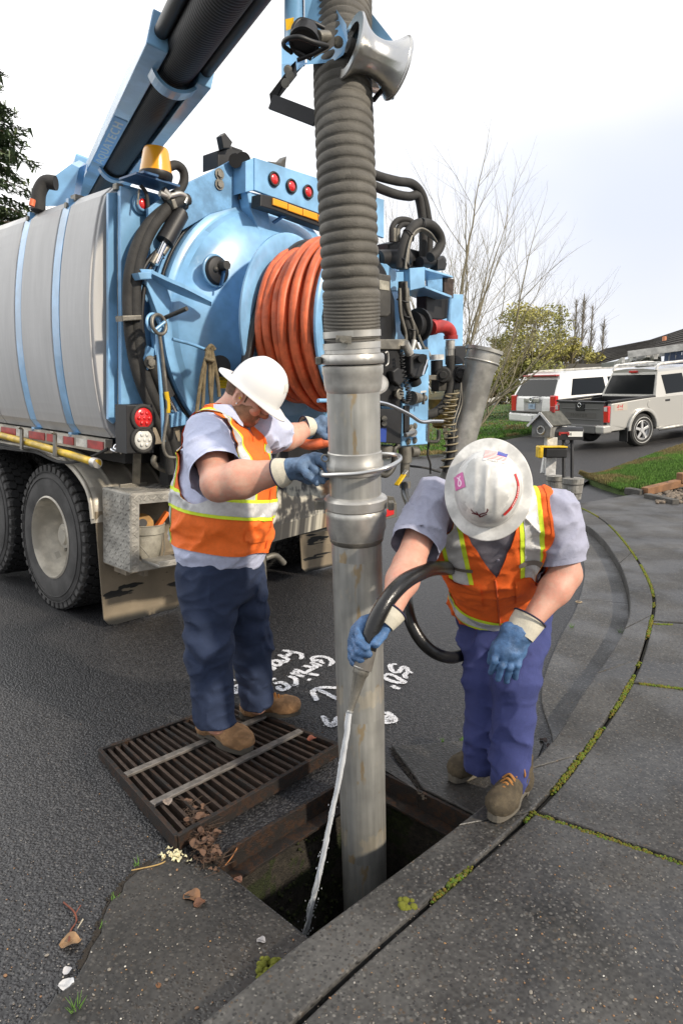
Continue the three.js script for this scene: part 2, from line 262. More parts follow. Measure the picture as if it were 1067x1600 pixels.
  part('apron_slab', slab([...jag([g(-40, 1660), g(60, 1590), g(128, 1512), g(150, 1470), g(176, 1405), g(215, 1362), g(262, 1338), hp(-.02, -.06)]).slice(0, -22), hp(-.012, 0), hp(-.012, HW - .03), cp[nearI(cp, gp(440, 1495, .09))], cp[nearI(cp, gp(330, 1585, .09))], V(-1.0, 0, -.7)], .016, .11, .008), M.concWet, ap);
  part('apron_slab', slab([hp(HL + .012, .05), g(603, 1176), g(622, 1198), g(640, 1218), g(652, 1236), hp(HL + .012, .25)], .014, .11, .002), M.concWet, ap);
  part('apron_slab', slab([hp(HL + .012, .29), g(646, 1212), g(612, 1167), g(680, 1161), g(740, 1156), g(800, 1156), g(850, 1158), cp[nearI(cp, gp(830, 1187, .09))], cp[nearI(cp, gp(735, 1275, .09))], hp(HL + .012, HW - .06), hp(HL + .012, .40)], .016, .11, .006), M.concWet, ap);
}
// moss and dirt in the joints
{
  const g = new THREE.IcosahedronGeometry(1, 1), m = mat(lin(.16, .17, .018), 1, { bump: .003, brep: 20 });
  const P = []; const add = (p, r, n) => { for (let i = 0; i < n; i++) P.push([p.x + rr(-.009, .009), rr(.074, .090), p.z + rr(-.009, .009), rr(.5, 1) * r]); };
  for (let i = 0; i < N; i++) for (let q = 0; q < 22; q++) { const p = mp[i].clone().lerp(mp[i + 1], rnd()); const w = fbm(p.x * 5.3, p.z * 4.1, 1, 4); if (w > .47) add(p, .0068, w > .56 ? 6 : 2); }
  for (const [a, b] of [[gp(835, 1271, .09), gp(1075, 1353, .09)], [gp(987, 1066, .09), gp(1075, 1077, .09)], [gp(1022, 975, .09), gp(1070, 976, .09)]]) for (let i = 0; i < 220; i++) { const p = a.clone().lerp(b, rnd()); if (fbm(p.x * 7, p.z * 7, 4, 3) > .42) add(p, .0065, 5); }
  const im = new THREE.InstancedMesh(g, m, P.length), q = new THREE.Object3D(); im.name = 'joint_moss'; im.castShadow = im.receiveShadow = true;
  P.forEach((p, i) => { q.position.set(p[0], p[1], p[2]); q.rotation.set(rnd() * 6, rnd() * 6, 0); q.scale.set(p[3] * rr(.7, 1.3), p[3] * .8, p[3]); q.updateMatrix(); im.setMatrixAt(i, q.matrix); im.setColorAt(i, lin(rr(.5, 1.2), rr(.6, 1.15), rr(.5, 1.2))); });
  scene.add(im); tag(im, 'green moss growing in the joints between kerb and paving slabs', 'moss', null, 'stuff');
  const T = [[422, 1516, .034, 16], [290, 1549, .03, 0], [636, 1443, .02, 6]];
  for (const [px, py, r, n] of T) if (n) { const c = gp(px, py, .02), gs = []; for (let i = 0; i < n * 3; i++) gs.push(ball(rr(.006, .014), V(rr(-r, r), rr(0, .012), rr(-r, r)), 1, .8, 1, 7)); const o = part('moss_cushion', gs, m, scene); o.position.copy(c).setY(px > 450 ? .085 : .02); tag(o, ['yellow green moss clump on the apron below the pit', '', 'bright round moss cushion on the kerb joint', 'small moss cushion at the near end of the kerb joint'][T.findIndex(t => t[0] === px)], 'moss'); }
}
// loose gravel: small stones, uncountable
{
  const g = new THREE.IcosahedronGeometry(1, 1), n = 1500, im = new THREE.InstancedMesh(g, mat(lin(1, 1, 1), .8), n), q = new THREE.Object3D(); im.name = 'loose_grit'; im.castShadow = im.receiveShadow = true;
  const pal = [[.14, .12, .10], [.2, .18, .15], [.22, .12, .06], [.3, .28, .25], [.3, .17, .07], [.5, .48, .43]];
  for (let i = 0; i < n; i++) { const near = rnd(); let px = rr(0, 1067), py = mix(1020, 1640, Math.sqrt(near)), p = gp(px, py, .0); let y = .002; const side = (p.x + .2) + (p.z + 1.6) * .9; if (side > .12) { p = gp(px, py, .09); y = .091; } else if (((p.x - HA.x) * E1.x + (p.z - HA.z) * E1.z) > -.05 && ((p.x - HA.x) * E1.x + (p.z - HA.z) * E1.z) < HL + .05 && ((p.x - HA.x) * E2.x + (p.z - HA.z) * E2.z) > -.75) { y = -1.17; } else if (p.z > -2.3 && p.x > -.75) y = .018; q.position.set(p.x, y, p.z); const s = rr(.001, .003) * (rnd() < .05 ? 1.9 : 1); q.scale.set(s * rr(.8, 1.5), s * .6, s); q.rotation.y = rnd() * 6; q.updateMatrix(); im.setMatrixAt(i, q.matrix); const c = pal[Math.floor(rnd() * rnd() * 6)]; im.setColorAt(i, lin(...c)); }
  scene.add(im); tag(im, 'loose tan and grey grit on road and paving', 'grit', null, 'stuff');
}
// drive, lawns
function loft(L, R, n, m, h) {
  const l = new THREE.CatmullRomCurve3(L, false, 'centripetal').getSpacedPoints(n), r = new THREE.CatmullRomCurve3(R, false, 'centripetal').getSpacedPoints(n), pos = [], idx = [];
  for (let i = 0; i <= n; i++) for (let j = 0; j <= m; j++) { const p = l[i].clone().lerp(r[i], j / m); pos.push(p.x, h(p.x, p.z, i / n, j / m), p.z); }
  for (let i = 0; i < n; i++) for (let j = 0; j < m; j++) { const a = i * (m + 1) + j, b = a + m + 1; idx.push(a, b, a + 1, b, b + 1, a + 1); }
  const g = new THREE.BufferGeometry(); g.setAttribute('position', new THREE.Float32BufferAttribute(pos, 3)); g.setIndex(idx); g.computeVertexNormals(); return g;
}
const drvL = [[660, 745], [700, 722], [768, 692], [800, 685], [832, 679], [860, 673]].map(p => gph(...p)); drvL.push(drvL[5].clone().add(V(12, 0, -7)));
const drvR = [[880, 790], [902, 762], [925, 747], [985, 724], [1040, 704], [1085, 687]].map(p => gph(...p)); drvR.push(drvR[5].clone().add(V(8, 0, -7)));
struct('driveway', loft(drvL, drvR, 40, 10, (x, z, u, v) => gy(x, z) - .036 + .03 * sst(0, .08, u) - .05 * (1 - sst(0, .02, v)) * 0), M.drive);
const lawnMat = new THREE.MeshStandardMaterial({ color: lin(.075, .12, .03), map: again(tDust, .5), roughness: 1, bumpMap: again(tFine, 1.5), bumpScale: .03 });
const hum = (x, z) => gy(x, z) + .03 * fbm(x * 1.5, z * 1.5, 2, 3);
const l1a = [V(-26, 0, -17), gp(560, 716, .04), gp(641, 714, .04), gp(698, 709, .04), gp(768, 690.5, .05), gph(832, 677.5), gph(862, 671)], l1b = [V(-60, 0, -44), V(-20, 0, -44), V(0, 0, -44), V(4, 0, -44), V(9, 0, -44), V(14, 0, -44), V(22, 0, -44)];
struct('lawn', loft(l1a, l1b, 40, 24, (x, z, u, v) => hum(x, z) + .02 - .12 * (1 - sst(0, .03, v))), lawnMat);
const l2a = [[904, 743], [925, 748.5], [985, 726], [1040, 706], [1090, 689]].map(p => gph(...p)); const l2b = [[907, 745], [945, 760], [975, 767], [1012, 764], [1100, 744]].map(p => gph(...p));
struct('lawn', loft(l2a, l2b, 40, 16, (x, z, u, v) => hum(x, z) + .02 + .03 * Math.sin(v * 3.14) - .16 * (1 - sst(0, .045, Math.min(u, v, 1 - v)))), lawnMat);
struct('far_street', slab([V(-90, 0, -44), V(90, 0, -44), V(90, 0, -51), V(-90, 0, -51)], .06, .1), mat(lin(.10, .10, .105), .8, { dust: .3 }));
{
  const blade = new THREE.BufferGeometry(); blade.setAttribute('position', new THREE.Float32BufferAttribute([-.5, 0, 0, .5, 0, 0, .12, 1, .25, -.3, 0, .3, .2, 0, -.4, -.2, .8, -.3], 3)); blade.computeVertexNormals();
  const field = (L, R, n, w, hgt, wt, lbl) => {
    const l = new THREE.CatmullRomCurve3(L, false, 'centripetal').getSpacedPoints(100), r = new THREE.CatmullRomCurve3(R, false, 'centripetal').getSpacedPoints(100);
    const im = new THREE.InstancedMesh(blade, new THREE.MeshStandardMaterial({ color: 0xffffff, roughness: .8, side: THREE.DoubleSide }), n), q = new THREE.Object3D(); im.name = numbered('grass'); im.castShadow = im.receiveShadow = true;
    for (let i = 0; i < n; i++) { const u = rnd() * 99.99, a = Math.floor(u), v = Math.pow(rnd(), wt); const p = l[a].clone().lerp(l[a + 1], u - a).lerp(r[a].clone().lerp(r[a + 1], u - a), v); q.position.set(p.x, hum(p.x, p.z) + .015 + (lbl[1] ? .03 * Math.sin(v * 3.14) : 0), p.z); const s = rr(.6, 1.5); q.rotation.set(rr(-.3, .3), rnd() * 6.28, rr(-.3, .3)); q.scale.set(w * s, hgt * rr(.5, 1.4), w * s); q.updateMatrix(); im.setMatrixAt(i, q.matrix); const k = fbm(p.x * .9, p.z * .9, 7, 3), br = sst(.5, .68, fbm(p.x * 1.3, p.z * 1.3, 17, 3)); const f = rr(.6, 1.3) * (.7 + .6 * k); im.setColorAt(i, lin(mix(.085, .2, br) * f, mix(.185, .16, br) * f, mix(.022, .06, br) * f)); }
    scene.add(im); tag(im, lbl[0], 'grass', null, 'stuff');
  };
  field(l1a, l1b, 50000, .05, .07, 1.9, ['wide green lawn left of the drive, behind the truck', 0]);
  field(l2a, l2b, 34000, .022, .05, 1, ['green lawn with bare brown patches right of the drive', 1]);
}
// ================================================================ houses, trees, cars behind
{
  const c = at(1000, 600, 27), h = thing('house', 'single storey house with grey shingle roof and blue boarded wall', 'house', V(c.x, .6, c.z)), o = h.position;
  const P = (x, y, d) => at(x, y, d).sub(o);
  const ea = [P(880, 590, 33), P(945, 566, 30), P(982, 556, 28), P(1067, 542, 26.5), P(1180, 522, 25)], ri = [P(885, 572, 38), P(945, 544, 37), P(1018, 530, 36), P(1067, 513, 35), P(1180, 478, 34)];
  const roofM = mat(lin(.085, .078, .07), .9, { dust: .5, bump: .02, brep: .7 });
  const roof = new THREE.Group(); roof.name = 'roof'; h.add(roof);
  for (let k = 0; k < 9; k++) for (let i = 0; i + 1 < ea.length; i++) { const f = (p, q, t) => p.clone().lerp(q, t); const a = f(ea[i], ri[i], k / 9), b = f(ea[i + 1], ri[i + 1], k / 9), cc = f(ea[i + 1], ri[i + 1], (k + 1.08) / 9), d = f(ea[i], ri[i], (k + 1.08) / 9); const up = V(0, .05, 0), dn = V(0, -.02, 0); const q = [a.clone().add(up), b.clone().add(up), cc.clone().add(dn), d.clone().add(dn)], lo = q.map(p => p.clone().add(V(0, -.07, 0))); const g = new THREE.BufferGeometry(); const v = [...q, ...lo]; g.setAttribute('position', new THREE.Float32BufferAttribute(v.flatMap(p => [p.x, p.y, p.z]), 3)); g.setIndex([0, 1, 2, 0, 2, 3, 4, 6, 5, 4, 7, 6, 0, 4, 5, 0, 5, 1, 1, 5, 6, 1, 6, 2, 2, 6, 7, 2, 7, 3, 3, 7, 4, 3, 4, 0]); part('shingle_course', g.toNonIndexed(), roofM, roof); }
  const wt = mat(lin(.5, .5, .48), .6, { dust: 1 }), bl = mat(lin(.07, .10, .17), .7, { dust: 1 }), dk = mat(lin(.10, .095, .085), .8);
  part('fascia', [bar(P(980, 554, 26.9), P(1190, 526, 25.2), .08, .26)], wt, h); part('gutter', [bar(P(984, 561, 27.4), P(1060, 551, 27), .12, .12)], wt, h);
  for (const [x, y] of [[967, 566], [985, 562], [1006, 557], [1018, 560], [1058, 548]]) part('rafter', [bar(P(x - 6, y + 5, 28.2), P(x + 6, y - 3, 26.9), .14, .22)], wt, h);
  part('garage_wall', [bx(9, 1.3, .2, 0, 0, 0).translate(...P(985, 592, 30).toArray())], dk, h);
  part('beam', [bar(P(940, 577, 29), P(1032, 563, 27.6), .2, .5)], mat(lin(.28, .29, .26), .7), h);
  const W0 = P(1030, 640, 27), wallD = P(1180, 640, 25.6).sub(W0), nB = 16; for (let i = 0; i < nB; i++) { const p = W0.clone().addScaledVector(wallD, (i + .5) / nB); part('wall_board', bx(wallD.length() / nB - .015, 2.3, .06, 0, 0, i % 2 * .01).applyMatrix4(new THREE.Matrix4().makeRotationY(Math.atan2(-wallD.z, wallD.x)).setPosition(p.x, p.y + 1.12, p.z)), bl, h); }
  const win = new THREE.Group(); win.name = 'garage_door'; h.add(win); const w0 = P(1046, 560, 26.6);
  part('frame', [bx(.16, 2.6, .12, w0.x, w0.y - 1.2, w0.z), bx(4, .16, .12, w0.x + 2, w0.y + .05, w0.z - .1)], wt, win); part('door_panel', bx(3.8, 2.4, .06, w0.x + 2, w0.y - 1.2, w0.z - .05), mat(lin(.12, .17, .26), .6), win);
  part('roof_vent', cyl(P(1037, 536, 31), P(1037.5, 526, 31), .09, .09), mat(lin(.5, .2, .1), .7), h);
}
// trees
function branchTree(o, { base, dir, len, r, depth, spread, kids, shrink, up, min, gnarl = .12 }) {
  const gs = [], trunk = [];
  const grow = (p, d, L, rad, lev) => {
    const n = 3, pts = [p.clone()], q = p.clone(), dd = d.clone(); for (let i = 0; i < n; i++) { dd.add(V(rr(-1, 1), rr(-.6, 1) * .6, rr(-1, 1)).multiplyScalar(gnarl)).normalize(); q.addScaledVector(dd, L / n); pts.push(q.clone()); }
    for (let i = 0; i < n; i++) (lev === 0 ? trunk : gs).push(new THREE.CylinderGeometry(rad * mix(1, .62, (i + 1) / n), rad * mix(1, .62, i / n), pts[i].distanceTo(pts[i + 1]) * 1.03, rad > .04 ? 7 : 4, 1, true).rotateX(Math.PI / 2).applyMatrix4(basisM(pts[i + 1].clone().sub(pts[i]), pts[i].clone().add(pts[i + 1]).multiplyScalar(.5))));
    if (lev >= depth || rad < min) return;
    const k = kids(lev); for (let i = 0; i < k; i++) { const t = lev === 0 ? rr(.35, 1) : rr(.25, 1), s = Math.min(n - 1, Math.floor(t * n)), b = pts[s].clone().lerp(pts[s + 1], t * n - s); const nd = dd.clone().add(V(rr(-1, 1), rr(-.7, 1) * .7 + up, rr(-1, 1)).multiplyScalar(spread)).normalize(); grow(b, nd, L * shrink * rr(.7, 1.15), rad * mix(1, .62, t) * rr(.45, .7), lev + 1); }
    grow(pts[n], dd, L * shrink, rad * .62, lev + 1);
  };
  grow(base, dir, len, r, 0); return { trunk, gs };
}
{
  const b = at(706, 665, 18).setY(.05), t = thing('bare_tree', 'tall leafless tree with lichen grey twigs behind the truck', 'tree', b); seed = 4242;
  const bark = mat(lin(.30, .265, .18), .9, { dust: 4, bump: .004 });
  const T = [], G = [];
  for (const [dx, dz, L, r] of [[.02, 0, 2.3, .095], [.48, .15, 2.0, .055], [-.16, -.1, 2.2, .065], [.25, -.3, 1.9, .05], [.7, .1, 1.5, .04]]) { const q = branchTree(t, { base: V(dx * .3, 0, 0), dir: V(dx, 1, dz).normalize(), len: L, r, depth: 7, spread: .85, kids: l => l < 1 ? 4 : l < 4 ? 2 : l < 6 ? 2 : 1, shrink: .74, up: .16, min: .0022 }); T.push(...q.trunk); G.push(...q.gs); }
  part('trunk', T, bark, t); part('crown', G, bark, t);
}
function leafy(gs, c, rad, n, s, flat = 1) { // clumps of small leaf faces inside an ellipsoid
  for (let i = 0; i < n; i++) { let p; do p = V(rr(-1, 1), rr(-1, 1), rr(-1, 1)); while (p.lengthSq() > 1); const d = p.length(); p.multiply(rad).add(c); const k = s * rr(.6, 1.4); gs.push([p, k]); }
}
function leafMesh(list, leafShape = 0) {
  const pos = [], nor = [], e = new THREE.Euler(), m = new THREE.Matrix4(), v = V();
  for (const [p, k, dir] of list) { if (dir) m.copy(basisM(dir, p)); else m.makeRotationFromEuler(e.set(rnd() * 6.28, rnd() * 6.28, rnd() * 6.28)).setPosition(p); const q = leafShape ? [[-.16, 0, -.5], [.16, 0, -.5], [0, .06, .5]] : [[-.4, 0, 0], [0, 0, -.55], [.4, .08, 0], [-.4, 0, 0], [.4, .08, 0], [0, 0, .6]]; for (const a of q) { v.set(a[0] * k, a[1] * k, a[2] * k).applyMatrix4(m); pos.push(v.x, v.y, v.z); } }
  const g = new THREE.BufferGeometry(); g.setAttribute('position', new THREE.Float32BufferAttribute(pos, 3)); g.computeVertexNormals(); return g;
}
const leafM = (r, g, b) => new THREE.MeshStandardMaterial({ color: lin(r, g, b), roughness: .7, side: THREE.DoubleSide });
function roundTree(name, label, px, py, d, W, Hh, n, cols, s, seedv, clumps = 26) {
  seed = seedv; const b = at(px, py, d); b.y = .05; const t = thing(name, label, 'tree', b, name === 'round_shrub' ? 'shrubs by the far street' : 'olive yellow trees left of the house');
  const q = branchTree(t, { base: V(0, 0, 0), dir: V(0, 1, 0), len: Hh * .34, r: W * .045, depth: 4, spread: .9, kids: l => l < 1 ? 4 : 3, shrink: .72, up: .25, min: .01 });
  part('trunk', q.trunk, mat(lin(.10, .085, .06), .9, { bump: .01 }), t); part('limbs', q.gs, mat(lin(.12, .10, .06), .9), t);
  const L = cols.map(() => []); for (let i = 0; i < clumps; i++) { const a = rnd() * 6.28, y = rr(.22, 1), w = Math.sqrt(clamp(1 - ((y - .52) / .52) ** 2, 0.02, 1)); const c = V(Math.cos(a) * W * .42 * w * rr(.3, 1), y * Hh * .93, Math.sin(a) * W * .42 * w * rr(.3, 1)); const k = i % cols.length; leafy(L[k], c, V(W * .135 * rr(.6, 1.4), Hh * .085 * rr(.6, 1.4), W * .135 * rr(.6, 1.4)), n / clumps, s); }
  const crown = new THREE.Group(); crown.name = 'crown'; t.add(crown); L.forEach((l, i) => part('leaf_mass', leafMesh(l), leafM(...cols[i]), crown)); return t;
}
roundTree('yellow_green_tree', 'olive yellow leafy tree left of the house roof, above the large pale car', 822, 640, 30, 5.2, 5.1, 15000, [[.33, .31, .075], [.24, .24, .06], [.40, .36, .11]], .095, 91, 44);
roundTree('yellow_green_tree', 'smaller olive yellow tree touching the house roof end', 882, 640, 32, 3.4, 4.3, 8500, [[.33, .30, .075], [.25, .24, .06]], .095, 92, 30);
roundTree('round_shrub', 'low dark shrub beside the far stone wall', 752, 646, 45, 5, 2.6, 2500, [[.10, .085, .035], [.13, .10, .05]], .22, 93, 16);
roundTree('round_shrub', 'brownish shrub behind the distant parked car', 800, 640, 52, 6, 3.2, 2500, [[.12, .09, .05], [.08, .08, .03]], .24, 94, 16);
for (const [px, top, d, lbl] of [[868, 478, 60, 'thin bare poplar above the yellow tree, leftmost of the row'], [893, 470, 58, 'tall slim bare poplar, second of the row above the yellow tree'], [904, 462, 58, 'tallest bare poplar, middle of the row'], [918, 480, 60, 'bare poplar just left of the roof end'], [937, 500, 62, 'short faint bare poplar over the grey roof']]) {
  seed = px * 13; const b = at(px, 600, d); const H = at(px, top, d).y; b.y = 0; const t = thing('bare_poplar', lbl, 'tree', b, 'row of bare poplars behind the yellow trees'), T = [], G = [];
  T.push(new THREE.CylinderGeometry(.03, .16, H, 6).translate(0, H / 2, 0)); for (let i = 0; i < 60; i++) { const y = rr(.25, .97) * H, a = rnd() * 6.28, L = (1 - y / H) * 2.2 + .12, p = V(0, y, 0), q = V(Math.cos(a) * L * .4, y + L, Math.sin(a) * L * .4); G.push(cyl(p, q, .03, .008, 4, true)); for (let k = 0; k < 3; k++) { const s = p.clone().lerp(q, rr(.2, .9)); G.push(cyl(s, s.clone().add(V(rr(-.4, .4), rr(.2, .7), rr(-.4, .4))), .014, .005, 3, true)); } }
  const bk = mat(lin(.2, .18, .15), .9); part('trunk', T, bk, t); part('crown', G, bk, t);
}
{ // conifer at the left edge
  seed = 555; const b = at(-16, 600, 24); const H = at(-16, -25, 24).y; b.y = 0; const t = thing('conifer', 'dark green conifer at the left, over the truck body', 'tree', b);
  part('trunk', new THREE.CylinderGeometry(.05, .4, H, 10).translate(0, H / 2, 0), mat(lin(.08, .055, .04), .95, { bump: .01 }), t);
  const A = [], B = [], lim = [];
  for (let i = 0; i < 330; i++) { const y = rr(.12, 1), a = rnd() * 6.28, L = (1 - y) * 4.5 * rr(.65, 1.1) + .25; const p0 = V(0, y * H, 0), d = V(Math.cos(a), .12, Math.sin(a)); const pts = [p0, p0.clone().addScaledVector(d, L * .5).add(V(0, -.02 * L, 0)), p0.clone().addScaledVector(d, L).add(V(0, -.28 * L, 0))]; lim.push(cyl(pts[0], pts[1], .04, .02, 4, true), cyl(pts[1], pts[2], .02, .006, 4, true)); const n = Math.ceil(L * 80); for (let k = 0; k < n; k++) { const u = rr(.15, 1.02), c = pts[0].clone().multiplyScalar((1 - u) ** 2).addScaledVector(pts[1], 2 * u * (1 - u)).addScaledVector(pts[2], u * u); const dr = d.clone().add(V(rr(-1.2, 1.2), rr(-1.3, .25), rr(-1.2, 1.2))).normalize(); (k % 3 ? A : B).push([c.add(V(rr(-.14, .14), rr(-.2, .08), rr(-.14, .14))), rr(.2, .42), dr]); } }
  part('limbs', lim, mat(lin(.07, .05, .035), .95), t); const crown = new THREE.Group(); crown.name = 'crown'; t.add(crown); part('needle_sprays', leafMesh(A, 1), leafM(.10, .14, .08), crown); part('needle_sprays', leafMesh(B, 1), leafM(.15, .19, .10), crown);
}
{ // far stone wall
  const a = at(735, 640, 53), t = thing('stone_wall', 'low dark rubble wall across the far street', 'wall', V(a.x, .06, a.z)); seed = 77; const m = [mat(lin(.13, .125, .11), .9, { dust: 1 }), mat(lin(.19, .18, .155), .9, { dust: 1 })];
  for (let r = 0; r < 3; r++) for (let i = 0; i < 14; i++) part('stone', ball(.5, V(i * .62 + (r % 2) * .3 - 1, .2 + r * .33, rr(-.1, .1)), rr(.55, .75), rr(.32, .42), .6, 7), m[(i + r) % 2], t);
}
// ================================================================ parked vehicles, letter boxes
const canvasTex = (w, h, draw) => { const c = document.createElement('canvas'); c.width = w; c.height = h; const x = c.getContext('2d'); draw(x, w, h); const t = new THREE.CanvasTexture(c); t.colorSpace = THREE.SRGBColorSpace; return t; };
const textMat = (w, h, bg, draw, rough = .5) => { const t = canvasTex(w, h, (x) => { x.fillStyle = bg; x.fillRect(0, 0, w, h); draw(x, w, h); }); return new THREE.MeshStandardMaterial({ map: t, roughness: rough, side: THREE.DoubleSide }); };
const carGlass = new THREE.MeshPhysicalMaterial({ color: lin(.010, .012, .014), roughness: .08, specularIntensity: .45, side: THREE.DoubleSide });
function creased(g, a = .6) { return g; }
// strips of quads between rings of points, flat shaded where sharp
function ringLoft(rings, capA = true, capB = true) {
  const pos = [], q = (a, b, c, d) => pos.push(...a, ...b, ...c, ...a, ...c, ...d);
  const full = rings.map(r => [...r.map(p => [p[0], p[1], p[2]]), ...[...r].reverse().map(p => [p[0], p[1], -p[2]])]);
  for (let i = 0; i + 1 < full.length; i++) for (let k = 0; k < full[i].length; k++) { const n = (k + 1) % full[i].length; q(full[i][k], full[i + 1][k], full[i + 1][n], full[i][n]); }
  for (const [on, r] of [[capA, full[0]], [capB, full.at(-1)]]) if (on) { const h = r.length / 2; for (let k = 0; k + 1 < h; k++) q(r[k], r[k + 1], r[r.length - 2 - k], r[r.length - 1 - k]); }
  const g = new THREE.BufferGeometry(); g.setAttribute('position', new THREE.Float32BufferAttribute(pos, 3)); g.computeVertexNormals(); return g;
}
function quadPlate(a, b, c, d, off = .006) { // thin glass plate over a quad (local arrays)
  const A = V(...a), B = V(...b), C = V(...c), D = V(...d), n = V().crossVectors(B.clone().sub(A), D.clone().sub(A)).normalize().multiplyScalar(off); const v = [A, B, C, D].flatMap(p => [p.clone().sub(n), p.clone().add(n)]); const g = new THREE.BufferGeometry(); g.setAttribute('position', new THREE.Float32BufferAttribute(v.flatMap(p => [p.x, p.y, p.z]), 3)); g.setIndex([0, 2, 4, 0, 4, 6, 1, 5, 3, 1, 7, 5, 0, 1, 3, 0, 3, 2, 2, 3, 5, 2, 5, 4, 4, 5, 7, 4, 7, 6, 6, 7, 1, 6, 1, 0]); const h = g.toNonIndexed(); h.computeVertexNormals(); return h;
}
function wheel(parent, x, z, r, w, spokeM, side, spokes = 5) {
  const t = new THREE.Group(); t.name = 'wheel'; t.position.set(x, r, z); parent.add(t);
  part('tyre', latheZ([[r * .6, -w / 2], [r * .9, -w / 2], [r * .98, -w * .38], [r, -w * .2], [r, w * .2], [r * .98, w * .38], [r * .9, w / 2], [r * .6, w / 2]], 36), M.rubber, t);
  const s = side * w * .5, rim = [latheZ([[r * .62, s * .98], [r * .58, s * 1.02], [r * .56, s * .6], [r * .5, s * .4]], 30), new THREE.CylinderGeometry(r * .15, r * .17, .04, 16).rotateX(Math.PI / 2).translate(0, 0, s * .86)];
  for (let i = 0; i < spokes; i++) { const a = i / spokes * 6.283; rim.push(bx(r * .16, r * .48, .03, 0, r * .34, s * .8, .008).rotateZ(a)); }
  part('rim', rim, spokeM, t); part('hub_well', new THREE.CylinderGeometry(r * .58, r * .58, .02, 24).rotateX(Math.PI / 2).translate(0, 0, s * .3), M.black, t); return t;
}
const unwrap = (t, b) => { for (const c of [...b.children]) { c.position.add(b.position); t.add(c); } t.remove(b); };
function vehicle(name, label, cat, org, head, pitch) { const t = thing(name, label, cat, org); t.rotation.order = 'YZX'; t.rotation.y = head; t.rotation.z = pitch; return t; }
// x forward, y up, z to the right side of the car
{ // large pale people carrier
  const col = mat(lin(.80, .79, .76), .3, { phys: { clearcoat: 1, clearcoatRoughness: .1 } });
  const o = at(866, 684, 20.2), t = vehicle('parked_car', 'large white car with dark rear glass, parked beyond the pickup', 'car', o, .42, .055);
  const W = z => z - 1.0; // right side at z=0 -> shift so right side is z=0
  const body = new THREE.Group(); body.name = 'shell'; t.add(body); body.position.z = -1.0;
  const R = (x, xr, w = 1) => [[x + .12, .42, .93 * w], [x, .6, 1.0 * w], [x, .86, 1.01 * w], [x + .02, 1.14, .99 * w], [xr, 1.76, .83 * w], [xr + .06, 1.86, .72 * w], [xr + .06, 1.91, .3 * w]];
  part('body', ringLoft([R(0, .34), R(.5, .6), R(2.2, 2.2), R(4.0, 3.6), [[5.0, .42, .93], [5.1, .6, 1], [5.1, .86, 1], [5.0, 1.1, .9], [5.0, 1.12, .8], [5.0, 1.13, .7], [5.0, 1.14, .3]]]), col, body);
  const f = (x0, x1, y0, y1) => { const w = y => mix(.99, .83, (y - 1.14) / .62) + .004; const xx = (x, y) => x; return quadPlate([x0[0], y0, w(y0)], [x1[0], y0, w(y0)], [x1[1], y1, w(y1)], [x0[1], y1, w(y1)], .006); };
  part('side_window', f([.62, .78], [2.0, 1.96], 1.2, 1.68), carGlass, body); part('side_window', f([2.15, 2.13], [3.15, 3.05], 1.2, 1.68), carGlass, body);
  const rz = y => mix(.02, .34, (y - 1.14) / .62) - .005; part('rear_window', quadPlate([rz(1.2), 1.2, -.88], [rz(1.2), 1.2, .88], [rz(1.68), 1.68, .76], [rz(1.68), 1.68, -.76]), carGlass, body);
  part('spoiler', bx(.2, .05, 1.5, .32, 1.80, 0, .02), M.redFlat, body);
  for (const s of [1, -1]) { part('tail_light', bx(.14, .5, .24, .05, .98, s * .90, .03), M.red, body); }
  part('bumper', bx(.3, .3, 2.06, .02, .56, 0, .08), col, body); part('bumper_pad', bx(.3, .03, 1.9, .0, .73, 0, .01), M.steelDk, body); part('step_panel', bx(.05, .2, .5, -.14, .54, -.1, .02), col, body);
  part('plate_recess', bx(.03, .34, .8, -.0, .93, 0, .01), M.grey, body); part('chrome_strip', bx(.05, .12, .72, -.03, 1.08, 0, .02), M.aluDull, body);
  part('badge', torus(.07, .018, V(-.065, 1.1, 0), V(1, 0, 0), 20, 6), M.chrome, body);
  part('number_plate', bx(.02, .16, .3, -.03, .90, 0), textMat(128, 64, '#9fb4c8', (x) => { x.fillStyle = '#38485e'; x.font = 'bold 40px sans-serif'; x.fillText('135', 24, 46); }), body, true);
  part('wiper', [bar(V(-.02, 1.15, -.1), V(.0, 1.19, .4), .02, .02)], M.black, body); for (const s of [.7, -.7]) part('roof_rail', bar(V(.6, 1.93, s), V(3.4, 1.93, s), .05, .05), M.aluDull, body);
  wheel(body, 1.15, .86, .4, .28, M.aluDull, 1); wheel(body, 1.15, -.86, .4, .28, M.aluDull, -1); wheel(body, 4.2, .86, .4, .28, M.aluDull, 1); wheel(body, 4.2, -.86, .4, .28, M.aluDull, -1); unwrap(t, body);
}
